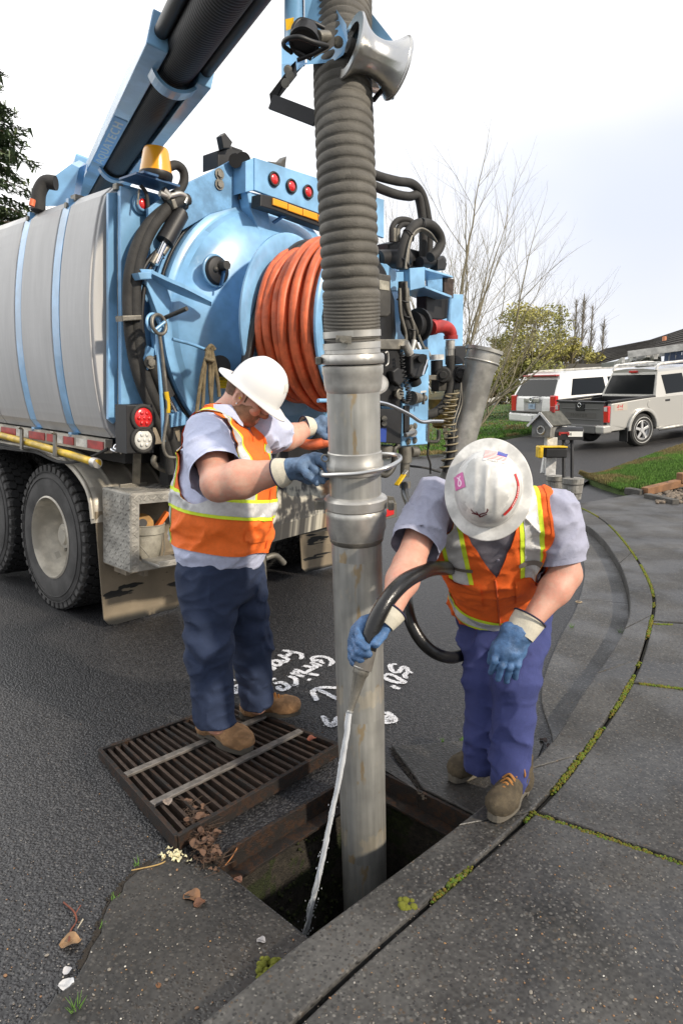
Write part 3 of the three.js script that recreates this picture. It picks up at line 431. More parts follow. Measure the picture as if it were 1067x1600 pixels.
{ // champagne pickup
  const col = mat(lin(.45, .44, .405), .32, { metal: .3, phys: { clearcoat: 1, clearcoatRoughness: .15 } }), dark = mat(lin(.13, .128, .122), .4);
  const org = at(998, 697, 16.4), t = vehicle('pickup_truck', 'champagne pickup truck with open bed, nose up the drive', 'pickup truck', org, .44, .085);
  const b = new THREE.Group(); b.name = 'shell'; t.add(b); b.position.set(-1.02, 0, -.82); // rear axle at x=1.02, right wheel face z=.82
  const arch = (cx, r, n = 14) => { const p = []; for (let i = 0; i <= n; i++) { const a = Math.PI * (1 - i / n); p.push([cx + r * Math.cos(a), .42 + r * Math.sin(a)]); } return p; };
  const side = [[0, .46], [.0, .62], [.03, 1.1], [1.42, 1.14], [1.5, 1.14], [4.0, 1.1], [4.9, 1.0], [5.0, .5], [4.62, .42], ...arch(4.15, .47).reverse(), [3.68, .36], [1.5, .36], ...arch(1.02, .47).reverse(), [.55, .46]];
  for (const s of [1, -1]) part('body_side', extr(side, .07, .02).translate(0, 0, s > 0 ? .80 : -.87), col, b);
  const flare = (cx) => { const p = [...arch(cx, .5), ...arch(cx, .42).reverse()]; return extr(p, .08, .02).translate(0, 0, .86); };
  part('wheel_arch', flare(1.02), col, b); part('wheel_arch', flare(4.15), col, b);
  part('bed_floor', bx(1.46, .06, 1.6, .75, .62, 0), M.black, b); part('bed_liner', [bx(1.4, .46, .03, .75, .88, .775), bx(1.4, .46, .03, .75, .88, -.775), bx(.03, .5, 1.5, 1.46, .88, 0)], M.black, b);
  for (const s of [.83, -.83]) part('bed_rail', bx(1.46, .05, .12, .74, 1.145, s, .015), M.black, b);
  const tg = part('tailgate', [bx(.08, .56, 1.46, 0, .84, 0, .02), bx(.03, .02, 1.2, -.045, .98, 0, .008), bx(.03, .02, 1.2, -.045, .72, 0, .008)], dark, b);
  part('tailgate_cap', bx(.12, .05, 1.5, .0, 1.13, 0, .015), M.black, b); part('handle', bx(.03, .17, .3, -.05, 1.01, 0, .02), M.black, b); part('badge', torus(.05, .012, V(-.07, 1.06, 0), V(1, 0, 0), 18, 6), M.chrome, b);
  part('lettering', new THREE.PlaneGeometry(1.0, .12).rotateY(-Math.PI / 2).translate(-.047, .82, 0), textMat(512, 64, '#5b5955', (x) => { x.fillStyle = '#3b3a37'; x.font = 'bold 58px sans-serif'; x.fillText('FRONTIER', 90, 54); }), b, true);
  for (const s of [1, -1]) { part('tail_light', [bx(.1, .38, .15, .0, .86, s * .80, .02)], M.red, b); part('reverse_lens', bx(.1, .1, .1, -.006, .98, s * .80, .01), M.lens, b); }
  part('bumper', [bx(.26, .2, 1.3, -.1, .52, 0, .03)], dark, b); for (const s of [1, -1]) part('bumper_end', bx(.3, .2, .26, -.07, .52, s * .76, .05), col, b);
  part('number_plate', bx(.015, .15, .3, -.24, .5, -.1), M.white, b);
  // cab
  const ring = (xb, xr) => [[xb, 1.1, .86], [xb, 1.14, .85], [xr, 1.70, .70], [xr, 1.76, .60], [xr, 1.79, .25]];
  part('cab', ringLoft([ring(1.5, 1.72), ring(2.6, 2.6), ring(4.0, 3.35)]), col, b);
  part('underbody', [bx(3.4, .7, 1.6, 3.2, .72, 0), bx(1.2, .2, 1.3, .8, .5, 0)], M.black, b);
  const w = y => mix(.85, .70, (y - 1.14) / .56) + .004, sw = (x0, x1, x2, x3) => quadPlate([x0, 1.17, w(1.17)], [x1, 1.17, w(1.17)], [x3, 1.62, w(1.62)], [x2, 1.62, w(1.62)]);
  part('side_window', sw(1.86, 2.56, 1.82, 2.52), carGlass, b); part('side_window', sw(2.72, 3.75, 2.68, 3.3), carGlass, b);
  const rx = y => mix(1.5, 1.72, (y - 1.14) / .56) - .008; part('rear_window', quadPlate([rx(1.19), 1.19, -.76], [rx(1.19), 1.19, .76], [rx(1.64), 1.64, .66], [rx(1.64), 1.64, -.66]), carGlass, b);
  part('brake_light', bx(.06, .05, .24, 1.7, 1.72, 0, .01), M.red, b);
  for (const [h, x, y] of [[1.0, 2.64, .88], [.75, 1.72, .75]]) part('door_seam', bx(.008, h, .01, x, y, .872), M.black, b); part('door_handle', bx(.16, .05, .03, 1.86, 1.02, .885, .01), M.black, b);
  for (const s of [.66, -.66]) part('roof_rack', tube([V(1.72, 1.74, s), V(1.78, 1.86, s), V(2.0, 1.88, s), V(3.0, 1.88, s), V(3.2, 1.84, s), V(3.25, 1.74, s)], .035), M.white, b); part('roof_rack', [bar(V(1.9, 1.87, -.66), V(1.9, 1.87, .66), .05, .05), bar(V(2.9, 1.87, -.66), V(2.9, 1.87, .66), .05, .05)], M.white, b);
  part('side_step', tube([V(1.62, .34, .86), V(1.7, .36, .93), V(3.6, .36, .93)], .045), M.aluDull, b); part('mud_guard', bx(.03, .34, .24, .5, .34, .82, .01), M.black, b);
  part('decal', new THREE.PlaneGeometry(.42, .17).translate(.33, 1.0, .895), new THREE.MeshStandardMaterial({ map: canvasTex(256, 104, (x) => { x.fillStyle = '#b3aca0'; x.fillRect(0, 0, 256, 104); x.fillStyle = '#b3242a'; x.font = 'italic bold 72px sans-serif'; x.fillText('4×4', 46, 66); x.font = 'italic bold 22px sans-serif'; x.fillText('OFF ROAD', 60, 94); }), roughness: .5 }), b, true);
  part('fuel_flap', new THREE.CylinderGeometry(.09, .09, .012, 24).rotateX(Math.PI / 2).translate(1.28, .98, .893), col, b);
  const rim = mat(lin(.6, .6, .59), .35, { metal: .5 }); const letters = (g) => part('tyre_lettering', torus(.30, .014, V(0, 0, .142), V(0, 0, 1), 40, 4), mat(lin(.4, .4, .38), .8), g);
  letters(wheel(b, 1.02, .78, .39, .27, rim, 1)); wheel(b, 1.02, -.78, .39, .27, rim, -1); wheel(b, 4.15, .78, .39, .27, rim, 1); wheel(b, 4.15, -.78, .39, .27, rim, -1); unwrap(t, b);
}
{ // far small car
  const t = vehicle('distant_car', 'small white car far off behind the leaning grey tube', 'car', at(783, 641, 46), 3.05, 0), col = mat(lin(.78, .78, .77), .3, { phys: { clearcoat: 1 } });
  const R = (x, xr, h = 1.42) => [[x, .3, .8], [x, .6, .86], [x, .92, .84], [xr, h - .04, .62], [xr, h, .3]]; t.rotation.y = 3.2;
  part('body', ringLoft([R(-2, -1.55, 1.3), R(-1.2, -1.0), R(.3, .1), R(1, .5), [[2.1, .35, .75], [2.1, .6, .8], [2.0, .82, .75], [2, .84, .5], [2, .85, .3]]]), col, t);
  const w = .84; for (const s of [1, -1]) { part('side_window', quadPlate([-1.5, .97, s * .83], [.5, .97, s * .83], [.25, 1.3, s * .67], [-1.2, 1.3, s * .67], .02), carGlass, t); wheel(t, -1.3, s * .75, .32, .2, M.aluDull, s); wheel(t, 1.3, s * .75, .32, .2, M.aluDull, s); part('tail_light', bx(.1, .14, .3, -1.98, .8, s * .65, .02), M.red, t); }
}
// letter boxes at the kerb
{
  const d = 10.0, b = at(851, 742, d), t = thing('birdhouse_letterbox', 'letter box shaped like a small grey house on a white post', 'letter box', b), L = (x, y, dd = d) => at(x, y, dd).sub(b);
  const gw = mat(lin(.22, .22, .21), .8, { dust: 3, bump: .003 }), sh = mat(lin(.10, .10, .085), .9, { dust: 4, bump: .004 });
  part('post', [bx(.15, L(857, 682).y, .15, L(857, 0).x, L(857, 682).y / 2, 0, .01), bar(L(849, 740), L(855, 700), .09, .09)], M.white, t);
  const c = L(858, 669), hh = .19, hw = .19, hd = .3; const hB = new THREE.Group(); hB.name = 'house_box'; hB.position.copy(c); hB.rotation.y = .75; t.add(hB);
  part('wall', [bx(.46, .2, .3, 0, -.02, 0), extr([[-.15, 0], [.15, 0], [0, .15]], .46).rotateY(Math.PI / 2).translate(-.23, .08, 0)], gw, hB);
  for (const s of [1, -1]) for (let k = 0; k < 4; k++) part('roof_slat', bx(.54, .018, .075, 0, 0, 0).rotateX(s * .78).translate(0, .215 - k * .046, s * (.028 + k * .046)), sh, hB);
  part('gable_trim', [bx(.02, .03, .28, 0, 0, 0).rotateX(.78).translate(-.275, .13, .1), bx(.02, .03, .28, 0, 0, 0).rotateX(-.78).translate(-.275, .13, -.1)], M.white, hB);
  part('door_ring', torus(.055, .012, V(-.24, -.02, 0), V(1, 0, 0), 20, 6), M.alu, hB); part('number_board', bx(.13, .13, .01, .14, -.03, .156), textMat(64, 64, '#e8e8e4', (x) => { x.fillStyle = '#222'; x.fillRect(14, 10, 12, 16); x.fillRect(36, 10, 12, 16); x.fillRect(14, 36, 12, 16); x.fillRect(36, 36, 12, 16); }), hB, true);
  part('flag', bx(.03, .09, .08, .02, .27, .02, .01), M.redFlat, hB);
}
{
  const d = 9.9, b = at(892, 748, d), t = thing('letterbox', 'black metal letter box marked 4 on two thin posts', 'letter box', b), L = (x, y, dd = d) => at(x, y, dd).sub(b);
  const g = new THREE.Group(); g.name = 'box'; g.position.copy(L(885, 677)); g.rotation.y = -.1; t.add(g);
  const sec = [[-.09, -.09], [.09, -.09], [.09, .02], [.075, .06], [.04, .088], [0, .095], [-.04, .088], [-.075, .06], [-.09, .02]];
  part('shell', extr(sec, .42, .006).rotateY(Math.PI / 2).translate(-.21, 0, 0), mat(lin(.03, .03, .032), .35, { dust: 3 }), g); part('door', extr(sec, .02, .006).rotateY(Math.PI / 2).translate(-.235, 0, 0), M.black, g);
  part('flag', [bx(.14, .028, .01, -.06, .01, .1, .006), bx(.03, .05, .01, -.0, .0, .1, .006), bx(.03, .05, .01, -.12, .0, .1, .006)], M.redFlat, g);
  part('number_label', bx(.2, .075, .006, .1, -.005, .097), textMat(160, 64, '#e6e6df', (x) => { x.fillStyle = '#333'; x.font = 'bold 52px sans-serif'; x.fillText('4', 10, 52); }), g, true);
  part('post', cyl(L(880, 683), L(880, 748), .024, .024, 10), M.black, t); part('post', cyl(L(893, 683), L(893, 748), .024, .024, 10), M.black, t); part('scroll', torus(.04, .006, L(886, 690), V(0, 0, 1), 20, 6), M.black, t);
}
{
  const d = 9.75, b = at(862, 706, d), t = thing('newspaper_box', 'yellow and black newspaper tube between the letter box posts', 'newspaper box', b), L = (x, y, dd = d) => at(x, y, dd).sub(b);
  part('tube', [bx(.31, .14, .17, .04, -.01, 0, .02)], M.black, t); part('yellow_lid', [bx(.38, .02, .2, 0, .075, 0, .008), bx(.06, .17, .2, -.18, .0, 0, .02)], M.yellow, t); part('bracket', bx(.3, .02, .02, .12, .05, -.1), M.black, t);
}
for (const [px, py, d, s, lbl] of [[893, 775, 9.9, 1, 'pale half barrel planter under the black letter box'], [866, 768, 10.4, .9, 'second half barrel planter, left and behind the first']]) {
  const b = at(px, py, d), t = thing('barrel_planter', lbl, 'planter', b, 'half barrel planters under the letter boxes'); b.y = .09; t.position.copy(b); const wood = [mat(lin(.34, .33, .30), .9, { dust: 3, bump: .003 }), mat(lin(.28, .27, .245), .9, { dust: 3, bump: .003 })]; const n = 16;
  for (let i = 0; i < n; i++) part('stave', new THREE.CylinderGeometry(.155 * s, .125 * s, .3 * s, 2, 1, false, i / n * 6.283, 6.283 / n - .02).translate(0, .15 * s, 0), wood[i % 2], t);
  part('hoop', [torus(.150 * s, .006, V(0, .22 * s, 0), V(0, 1, 0)), torus(.137 * s, .006, V(0, .09 * s, 0), V(0, 1, 0))], M.steelDk, t); part('soil', new THREE.CylinderGeometry(.145 * s, .14 * s, .02, 20).translate(0, .27 * s, 0), M.pit, t);
}
{ // timber edging and bed at the right edge
  const wd = mat(lin(.26, .13, .06), .8, { dust: 2, bump: .003 }), gw = mat(lin(.10, .095, .085), .9, { dust: 3, bump: .004 });
  const seg = (a, b, w, h, m, lbl) => { const t = thing('garden_timber', lbl, 'timber', a.clone().add(b).multiplyScalar(.5), 'timbers edging the lawn bed'); part('beam', bar(a.clone().sub(t.position), b.clone().sub(t.position), w, h), m, t); part('spike', cyl(V(0, h / 2, 0), V(0, h / 2 + .01, 0), .012), M.fitting, t); };
  const g = (x, y, h) => gp(x, y, h);
  seg(g(1006, 768, .13), g(1075, 751, .22), .12, .12, wd, 'brown timber edging beam at the right picture edge'); seg(g(979, 767, .1), g(1003, 771, .1), .13, .11, gw, 'grey weathered timber left of the brown beam'); seg(g(1010, 776, .1), g(1055, 786, .1), .12, .1, gw, 'grey timber kerb below the brown beam'); seg(g(1060, 747, .28), g(1090, 744, .3), .14, .16, wd, 'upper brown timber block at the right edge');
  const st = []; seed = 31; for (let i = 0; i < 160; i++) { const p = g(rr(1025, 1090), rr(762, 786), .1); st.push(ball(rr(.02, .045), p, 1, .7, 1, 6)); } tag(part('bed_gravel', st, mat(lin(.2, .16, .12), .9, { dust: 5 }), scene), 'brown gravel bed behind the timber edging', 'gravel', null, 'stuff');
}
// ================================================================ THE VACUUM TRUCK  (x right, y up, z to the rear)
const tF = V(-.729, .0209, -.684).normalize(), tR = V(.684, -.045, -.729); tR.addScaledVector(tF, -tR.dot(tF)).normalize(); const tU = V().crossVectors(tR, tF);
const tO = gp(95, 955, 0), tM = new THREE.Matrix4().makeBasis(tR, tU, tF.clone().negate()).setPosition(tO), tI = tM.clone().invert();
const camL = V(0, EYE, 0).applyMatrix4(tI);
const tplane = (px, py, ax, val) => { const d = at(px, py, 1).applyMatrix4(tI).sub(camL); const k = (val - camL.getComponent(ax)) / d.getComponent(ax); return camL.clone().addScaledVector(d, k); };
const tp = (px, py, z) => tplane(px, py, 2, z), tx = (px, py, x) => tplane(px, py, 0, x), tl = (px, py, d) => at(px, py, d).applyMatrix4(tI);
const truck = thing('vacuum_truck', 'blue vacuum tanker truck with grey side panels, hose reel and raised boom', 'truck', tO);
truck.quaternion.setFromRotationMatrix(tM);
const sub = (name, parent, p, label) => { const g = new THREE.Group(); g.name = name; if (p) g.position.copy(p); parent.add(g); if (label) g.userData.label = label; return g; };
// plate: polygon measured on the plane z, going forward by th
const plate = (z, pts, th, bev = .006) => extr(pts.map(p => { const q = tp(p[0], p[1], z); return [q.x, q.y]; }), th - 2 * bev, bev).translate(0, 0, z - th + bev);
const T3 = (pts, z) => pts.map(p => tp(p[0], p[1], p[2] ?? z));
const ttube = (pts, z, r, rs = 10) => tube(T3(pts, z), r, 0, rs);
const tcyl = (a, b, z, r0, r1, n = 20) => cyl(tp(a[0], a[1], a[2] ?? z), tp(b[0], b[1], b[2] ?? z), r0, r1, n);
const bolt = (p, r, dir = V(0, 0, 1)) => [cyl(p, p.clone().addScaledVector(dir, r * .7), r, r, 6), cyl(p.clone().addScaledVector(dir, -.002), p.clone().addScaledVector(dir, r * .2), r * 1.5, r * 1.5, 14)];
{
  // -------- chassis and wheels
  part('chassis', [bx(.12, .28, 8, .75, .95, -3.2), bx(.12, .28, 8, 1.75, .95, -3.2), bx(2.2, .1, 7.4, 1.25, 1.24, -3.0), bx(2.0, .3, .5, 1.25, .7, -1.35), bx(.3, .3, 1.9, 1.25, .62, -.13)], M.black, truck);
  const wr = .553, rimM = mat(lin(.62, .57, .47), .55, { dust: 1.6, bump: .002 }), tyreSide = mat(lin(.085, .082, .078), .85, { dust: 1.6, bump: .002 }), tread = mat(lin(.02, .02, .02), .8, { dust: 2 }), treadTop = mat(lin(.045, .044, .042), .85, { dust: 3 });
  const prof = [[.30, .0], [.325, -.012], [.40, -.018], [.47, -.012], [.515, .008], [.532, .03], [.532, .27], [.5, .3], [.32, .3]];
  const tyre = new THREE.Group(), blocks = [];
  const blk = extr([[-.5, -.25], [-.2, -.5], [.3, -.42], [.5, .2], [.15, .5], [-.35, .42]], .024, .004).scale(.072, .066, 1);
  for (let i = 0; i < 44; i++) for (let k = 0; k < 4; k++) { const a = (i + (k % 2) * .5) / 44 * 6.2832; blocks.push(blk.clone().rotateX(-Math.PI / 2).rotateY(Math.PI / 2).translate(0, .53, 0).translate(.052 + k * .062, 0, 0).rotateX(a)); }
  const shoulder = []; for (let i = 0; i < 44; i++) { const a = i / 44 * 6.2832; shoulder.push(bx(.034, .05, .05, .012, .525, 0, .008).rotateX(a)); }
  const mk = (x, y, z, flip, outer) => {
    const w = sub('wheel', truck, V(x, y, z)); if (flip) w.rotation.y = Math.PI;
    const side = lathe(prof, 72).rotateZ(-Math.PI / 2); part('tyre', [side], tyreSide, w);
    part('tread', blocks, tread, w); part('tread_shoulder', shoulder, tyreSide, w); 
    const ribs = [.345, .415, .455, .50].map((r, i) => torus(r, .004, V(-.012 - (i === 1 || i === 2 ? .004 : -.003), 0, 0), V(1, 0, 0), 72, 5)); part('sidewall_ridge', ribs[0], tyreSide, w); part('sidewall_ridge', ribs[2], tyreSide, w); part('sidewall_ridge', ribs[3], tyreSide, w);
    if (outer) {
      part('rim', [lathe([[.318, -.012], [.305, -.02], [.298, -.005], [.292, .04], [.285, .12], [.262, .15], [.255, .2], [.19, .215], [.12, .2], [.0, .2]], 56).rotateZ(-Math.PI / 2)], rimM, w);
      part('hub', [cyl(V(.2, 0, 0), V(.1, 0, 0), .105, .095, 28), cyl(V(.1, 0, 0), V(.08, 0, 0), .07, .06, 24)], rimM, w);
      for (let i = 0; i < 10; i++) { const a = i / 10 * 6.2832; part('wheel_nut', cyl(V(.205, Math.cos(a) * .165, Math.sin(a) * .165), V(.15, Math.cos(a) * .165, Math.sin(a) * .165), .02, .015, 6), M.fitting, w); }
    }
  };
  mk(.0, wr, -.13, 0, 1); mk(.0, wr, -1.42, 0, 1); mk(.36, wr, -.13, 0, 0); mk(.36, wr, -1.42, 0, 0); mk(2.46, wr - .02, -.13, 1, 0); mk(2.1, wr - .02, -.13, 1, 0);
  // -------- fender over the tandem
  { const c = new THREE.CatmullRomCurve3([V(-.035, 1.215, -2.4), V(-.035, 1.215, -1.0), V(-.035, 1.21, -.1), V(-.035, 1.15, .28), V(-.035, .98, .54), V(-.035, .78, .60)], false, 'centripetal').getPoints(70);
    const pos = [], idx = [], xs = [-.035, -.03, -.01, .02, .12, .13, .15, .16, .32, .33, .35, .36, .52, .53, .55, .56, .64], ys = [-.03, -.008, .006, .012, .01, .022, .022, .01, .01, .022, .022, .01, .01, .022, .022, .01, .01];
    c.forEach((p, i) => { const t = c[Math.min(c.length - 1, i + 1)].clone().sub(c[Math.max(0, i - 1)]).normalize(), n = V(0, t.z, -t.y); if (n.y < 0 && i < 3) n.negate(); n.set(0, Math.abs(t.z), -t.y * Math.sign(t.z || 1)); xs.forEach((x, k) => pos.push(x, p.y + n.y * ys[k], p.z + n.z * ys[k])); });
    const m = xs.length; for (let i = 0; i + 1 < c.length; i++) for (let k = 0; k + 1 < m; k++) { const a = i * m + k, b = a + m; idx.push(a, b, a + 1, b, b + 1, a + 1); }
    const g = new THREE.BufferGeometry(); g.setAttribute('position', new THREE.Float32BufferAttribute(pos, 3)); g.setIndex(idx); g.computeVertexNormals(); part('fender', [g, tube(c.filter((_, i) => i % 4 === 0), .016, 60, 8)], M.fender, truck); }
  // -------- grey side panels with blue straps
  const topY = 2.93, botY = 1.37, sec = []; for (let i = 0; i <= 24; i++) { const t = i / 24, y = mix(botY, topY, t); sec.push([-.135 * Math.pow(Math.sin(Math.PI * clamp(t * .98 + .01, 0, 1)), .62) + (t > .96 ? (t - .96) * .9 : 0) + (t < .04 ? (.04 - t) * .5 : 0) + .02, y]); }
  const panelG = (z0, z1) => { const inn = [...sec].reverse().map(p => [p[0] + .03, p[1]]); return extr([...sec, [.35, topY + .012], [.35, topY - .02], ...inn], z1 - z0 - .016, .008).translate(0, 0, z0 + .008); };
  const strapM = M.blue, cuts = [[.325, .74], [-.29, .20], [-.95, -.405], [-1.6, -.965], [-2.7, -1.615], [-4.2, -2.72]];
  for (const [a, b] of cuts) part('side_panel', panelG(a, b), M.grey, truck);
  for (const z of [.262, -.345]) { const s2 = sec.map(p => [p[0] + .003, p[1]]); part('strap', [extr([...s2, ...[...s2].reverse().map(p => [p[0] + .02, p[1]])], .10, .003).translate(0, 0, z - .05), bx(.05, .05, .04, .01, topY - .03, z), bx(.05, .09, .05, .0, botY - .04, z)], strapM, truck); part('strap_bolt', [cyl(V(-.03, topY - .05, z), V(.02, topY - .05, z), .02, .02, 8), bx(.1, .05, .07, .07, topY + .0, z + .01)], M.fitting, truck); }
  part('end_panel', [extr([...sec.map(p => [p[0] + .012, p[1]]), [.2, topY], [.2, botY]], .03, .006).translate(0, 0, .735)], M.grey, truck);
  part('corner_strip', [plate(.83, [[170, 301], [184, 301], [186, 655], [178, 662], [170, 655]], .03, .004)], M.blue, truck);
  part('hinge_rod', [ttube([[187, 292], [186, 400], [187, 560], [187, 655], [189, 672]], .86, .011), ...T3([[185, 293], [190, 672]], .86).map(p => bx(.05, .04, .05, p.x, p.y, p.z, .008))], M.fitting, truck);
  // -------- body: rear bulkhead, tank, door
  part('bulkhead', [bx(2.4, 1.58, .05, 1.24, 2.14, .84)], M.blueDirty, truck);
  part('corner_plate', [plate(.905, [[189, 290], [222, 300], [236, 330], [220, 420], [210, 480], [232, 600], [236, 690], [190, 688]], .04, .006)], M.blue, truck);
  part('tank', [new THREE.CylinderGeometry(.86, .86, 4.6, 64).rotateX(Math.PI / 2).translate(1.16, 2.15, -1.5)], M.blue, truck);
  const door = sub('rear_door', truck, V(1.16, 2.15, 0));
  part('dished_head', latheZ([[.90, .93], [.905, .96], [.90, .985], [.865, .99], [.845, 1.0], [.82, 1.035], [.74, 1.085], [.6, 1.135], [.4, 1.175], [.2, 1.195], [0, 1.2]], 96), M.blue, door);
  part('door_flange', latheZ([[.90, .90], [.945, .90], [.945, .928], [.90, .928]], 96), M.blueDirty, door); part('seal', torus(.915, .012, V(0, 0, .935), V(0, 0, 1), 96, 6), M.black, door);
  // clamp bracket and fin
  part('door_hinge', [plate(1.05, [[219, 420], [240, 421], [262, 450], [268, 468], [262, 520], [252, 505], [236, 462]], .05), plate(1.1, [[216, 426], [236, 424], [238, 436], [220, 437]], .08)], M.blue, truck);
  part('door_fin', [(() => { const a = T3([[237, 424, 1.1], [262, 436, 1.16], [290, 448, 1.22], [331, 469, 1.26]], 1.15), b = T3([[240, 440, 1.0], [264, 450, 1.05], [292, 462, 1.1], [330, 476, 1.2]], 1); const pos = [], idx = []; for (let i = 0; i < 4; i++) for (const [p, dy] of [[a[i], .01], [b[i], .01], [b[i], -.012], [a[i], -.012]]) pos.push(p.x, p.y + dy, p.z); for (let i = 0; i < 3; i++) for (let k = 0; k < 4; k++) { const n = (k + 1) % 4, q = i * 4; idx.push(q + k, q + 4 + k, q + n, q + 4 + k, q + 4 + n, q + n); } idx.push(12, 13, 14, 12, 14, 15, 0, 2, 1, 0, 3, 2); const g = new THREE.BufferGeometry(); g.setAttribute('position', new THREE.Float32BufferAttribute(pos, 3)); g.setIndex(idx); return g.toNonIndexed(); })()], M.blue, truck);
  // inspection port
  const pc = tp(337, 423, 1.15); const port = sub('inspection_port', truck, pc);
  part('port_ring', latheZ([[.085, 0], [.09, .02], [.08, .035], [.06, .04], [0, .045]], 32), M.black, port); part('port_knob', [new THREE.CylinderGeometry(.03, .036, .05, 7).rotateX(Math.PI / 2).translate(.02, .03, .07), ball(.02, V(-.03, 0, .04))], M.steelDk, port); part('port_strap', bar(V(.012, -.095, .045), V(.03, .05, .06), .03, .012), M.blueDk, port); part('port_flange', torus(.093, .012, V(0, 0, .0), V(0, 0, 1), 32), M.blue, port);
  // upper gusset, lamp beam
  part('gusset', [plate(.99, [[232, 325], [275, 294], [330, 268], [362, 250], [385, 246], [385, 322], [368, 324], [330, 334], [285, 360], [252, 408], [236, 400]], .03, .005)], M.blueDirty, truck);
  for (const [x, y] of [[343, 272], [343, 288]]) part('bolt', bolt(tp(x, y, .995), .024), M.fitting, truck);
  part('pivot', [tcyl([368, 251, .98], [368, 251, 1.06], 1, .045, .045, 12), tcyl([380, 250, .98], [380, 250, 1.08], 1, .05, .05, 16)], M.black, truck);
  part('lifting_plate', [plate(1.03, [[374, 252], [392, 250], [390, 285], [384, 310], [374, 312], [376, 280]], .02, .004)], M.steelDk, truck);
  part('lamp_beam', [plate(1.13, [[398, 246], [600, 312], [600, 372], [398, 297]], .03, .004), plate(1.12, [[384, 252], [398, 246], [398, 297], [384, 300]], .2, .004)], M.blue, truck);
  part('door_column', [plate(1.10, [[386, 298], [412, 304], [422, 340], [424, 385], [418, 400], [404, 360], [390, 322]], .1, .01)], M.blue, truck);
  for (const [x, y] of [[428, 280], [455, 291], [481, 300]]) { const l = sub('marker_lamp', truck, tp(x, y, 1.135)); part('bezel', torus(.041, .009, V(0, 0, .006), V(0, 0, 1), 28), M.black, l); part('lamp_lens', ball(.038, V(0, 0, 0), 1, 1, .45), M.red, l); }
  { const b = sub('warning_light_bar', truck), fz = 1.24; part('housing', [plate(fz, [[408, 303], [428, 307], [520, 340], [520, 362], [428, 328], [407, 322]], .1, .006)], M.black, b);
    const lens = [[427, 308, 450, 316], [451, 317, 473, 325], [474, 325, 497, 333], [498, 334, 518, 341]]; for (const [x0, y0, x1, y1] of lens) part('amber_lens', [plate(fz + .014, [[x0, y0 + 1], [x1, y1 + 1], [x1, y1 + 12], [x0, y0 + 12]], .02, .005)], M.amber, b);
    part('bar_stay', [bar(tp(443, 337, 1.2), tp(427, 348, 1.12), .03, .012), tcyl([444, 330], [444, 339], 1.2, .015, .015)], M.blueDk, b); }
  // camera box on top
  part('camera_box', [plate(.9, [[341, 235], [364, 228], [382, 238], [382, 252], [362, 252], [341, 262]], .18, .01), plate(.95, [[346, 212], [352, 207], [364, 222], [360, 232], [350, 232]], .06, .006), plate(.9, [[362, 228], [379, 234], [381, 240], [362, 234]], .18, .006)], M.black, truck);
  part('vent_flap', [plate(.9, [[420, 252], [438, 254], [448, 244], [446, 262], [430, 262]], .08, .005)], M.steelDk, truck);
  // beacon
  { const b = sub('beacon', truck, tp(244, 283, 1.0)); const s = .0042; part('beacon_lens', lathe([[0, .19], [.05, .19], [.07, .186], [.078, .17], [.088, .10], [.098, .045]], 40), M.amber, b); part('beacon_base', lathe([[.1, .045], [.103, .035], [.1, .02], [.095, .0], [.09, -.005], [0, -.005]], 40), M.black, b);
    part('beacon_shelf', [bx(.3, .012, .2, -.03, -.012, -.02), bx(.1, .012, .04, -.1, -.002, .09)], M.blueDk, truck).position.copy(b.position); }
  part('shelf_rod', [ttube([[218, 295], [215, 320]], .98, .006)], M.fitting, truck);
  { const l = sub('marker_lamp', truck, tp(222, 319, .93)); part('bezel', [torus(.036, .01, V(0, 0, .01), V(0, 0, 1), 28), ball(.05, V(0, 0, -.01), 1.25, 1.2, .3)], M.blue, l); part('lamp_lens', ball(.034, V(0, 0, .01), 1, 1, .5), M.red, l); }
  // left hoses
  for (const [o, z, r] of [[0, .99, .036], [11, 1.01, .036]]) part('suction_hose', ttube([[290 + o * .4, 318 - o * .6], [268 + o * .5, 322 - o * .4], [235 + o * .8, 348], [214 + o, 385], [203 + o, 430], [201 + o, 480], [207 + o, 545], [221 + o, 600], [243 + o, 650], [262 + o, 700], [268 + o, 740]], z, r, 12), M.rubber, truck);
  part('hose_clamp', [plate(1.07, [[192, 493], [222, 492], [223, 500], [193, 502]], .09, .006)], M.fitting, truck); part('hose_clamp', [plate(1.07, [[268, 312], [274, 310], [279, 324], [273, 327]], .09, .006)], M.fitting, truck);
  part('looped_hose', ttube([[262, 262], [276, 258], [286, 266], [288, 282], [280, 298], [266, 308], [256, 312]], 1.0, .028, 12), M.rubber, truck);
  part('hose_fitting', [ttube([[250, 302], [262, 306], [282, 303], [291, 309], [288, 318]], 1.03, .018), tcyl([254, 298], [264, 308], 1.02, .03)], M.alu, truck);
  part('thin_hose', ttube([[255, 405], [236, 360], [228, 300], [220, 290]], .97, .012), M.rubber, truck);
  for (const pts of [[[275, 365], [262, 380], [240, 398], [225, 420], [218, 450], [218, 520], [228, 545]], [[270, 372], [255, 392], [240, 410], [228, 440], [222, 500], [226, 540], [230, 575]]]) part('hydraulic_hose', ttube(pts, 1.02, .014), M.black, truck);
  part('hose_end', [tcyl([262, 385], [254, 397], 1.04, .02), tcyl([246, 398], [238, 412], 1.04, .02)], M.fitting, truck);
  { const c = sub('door_cylinder', truck); part('barrel', [tcyl([283, 334], [258, 378], 1.04, .052, .056, 24), tcyl([285, 331], [282, 336], 1.04, .04)], M.black, c); part('ram', tcyl([258, 378], [243, 412], 1.04, .022), M.chrome, c); }
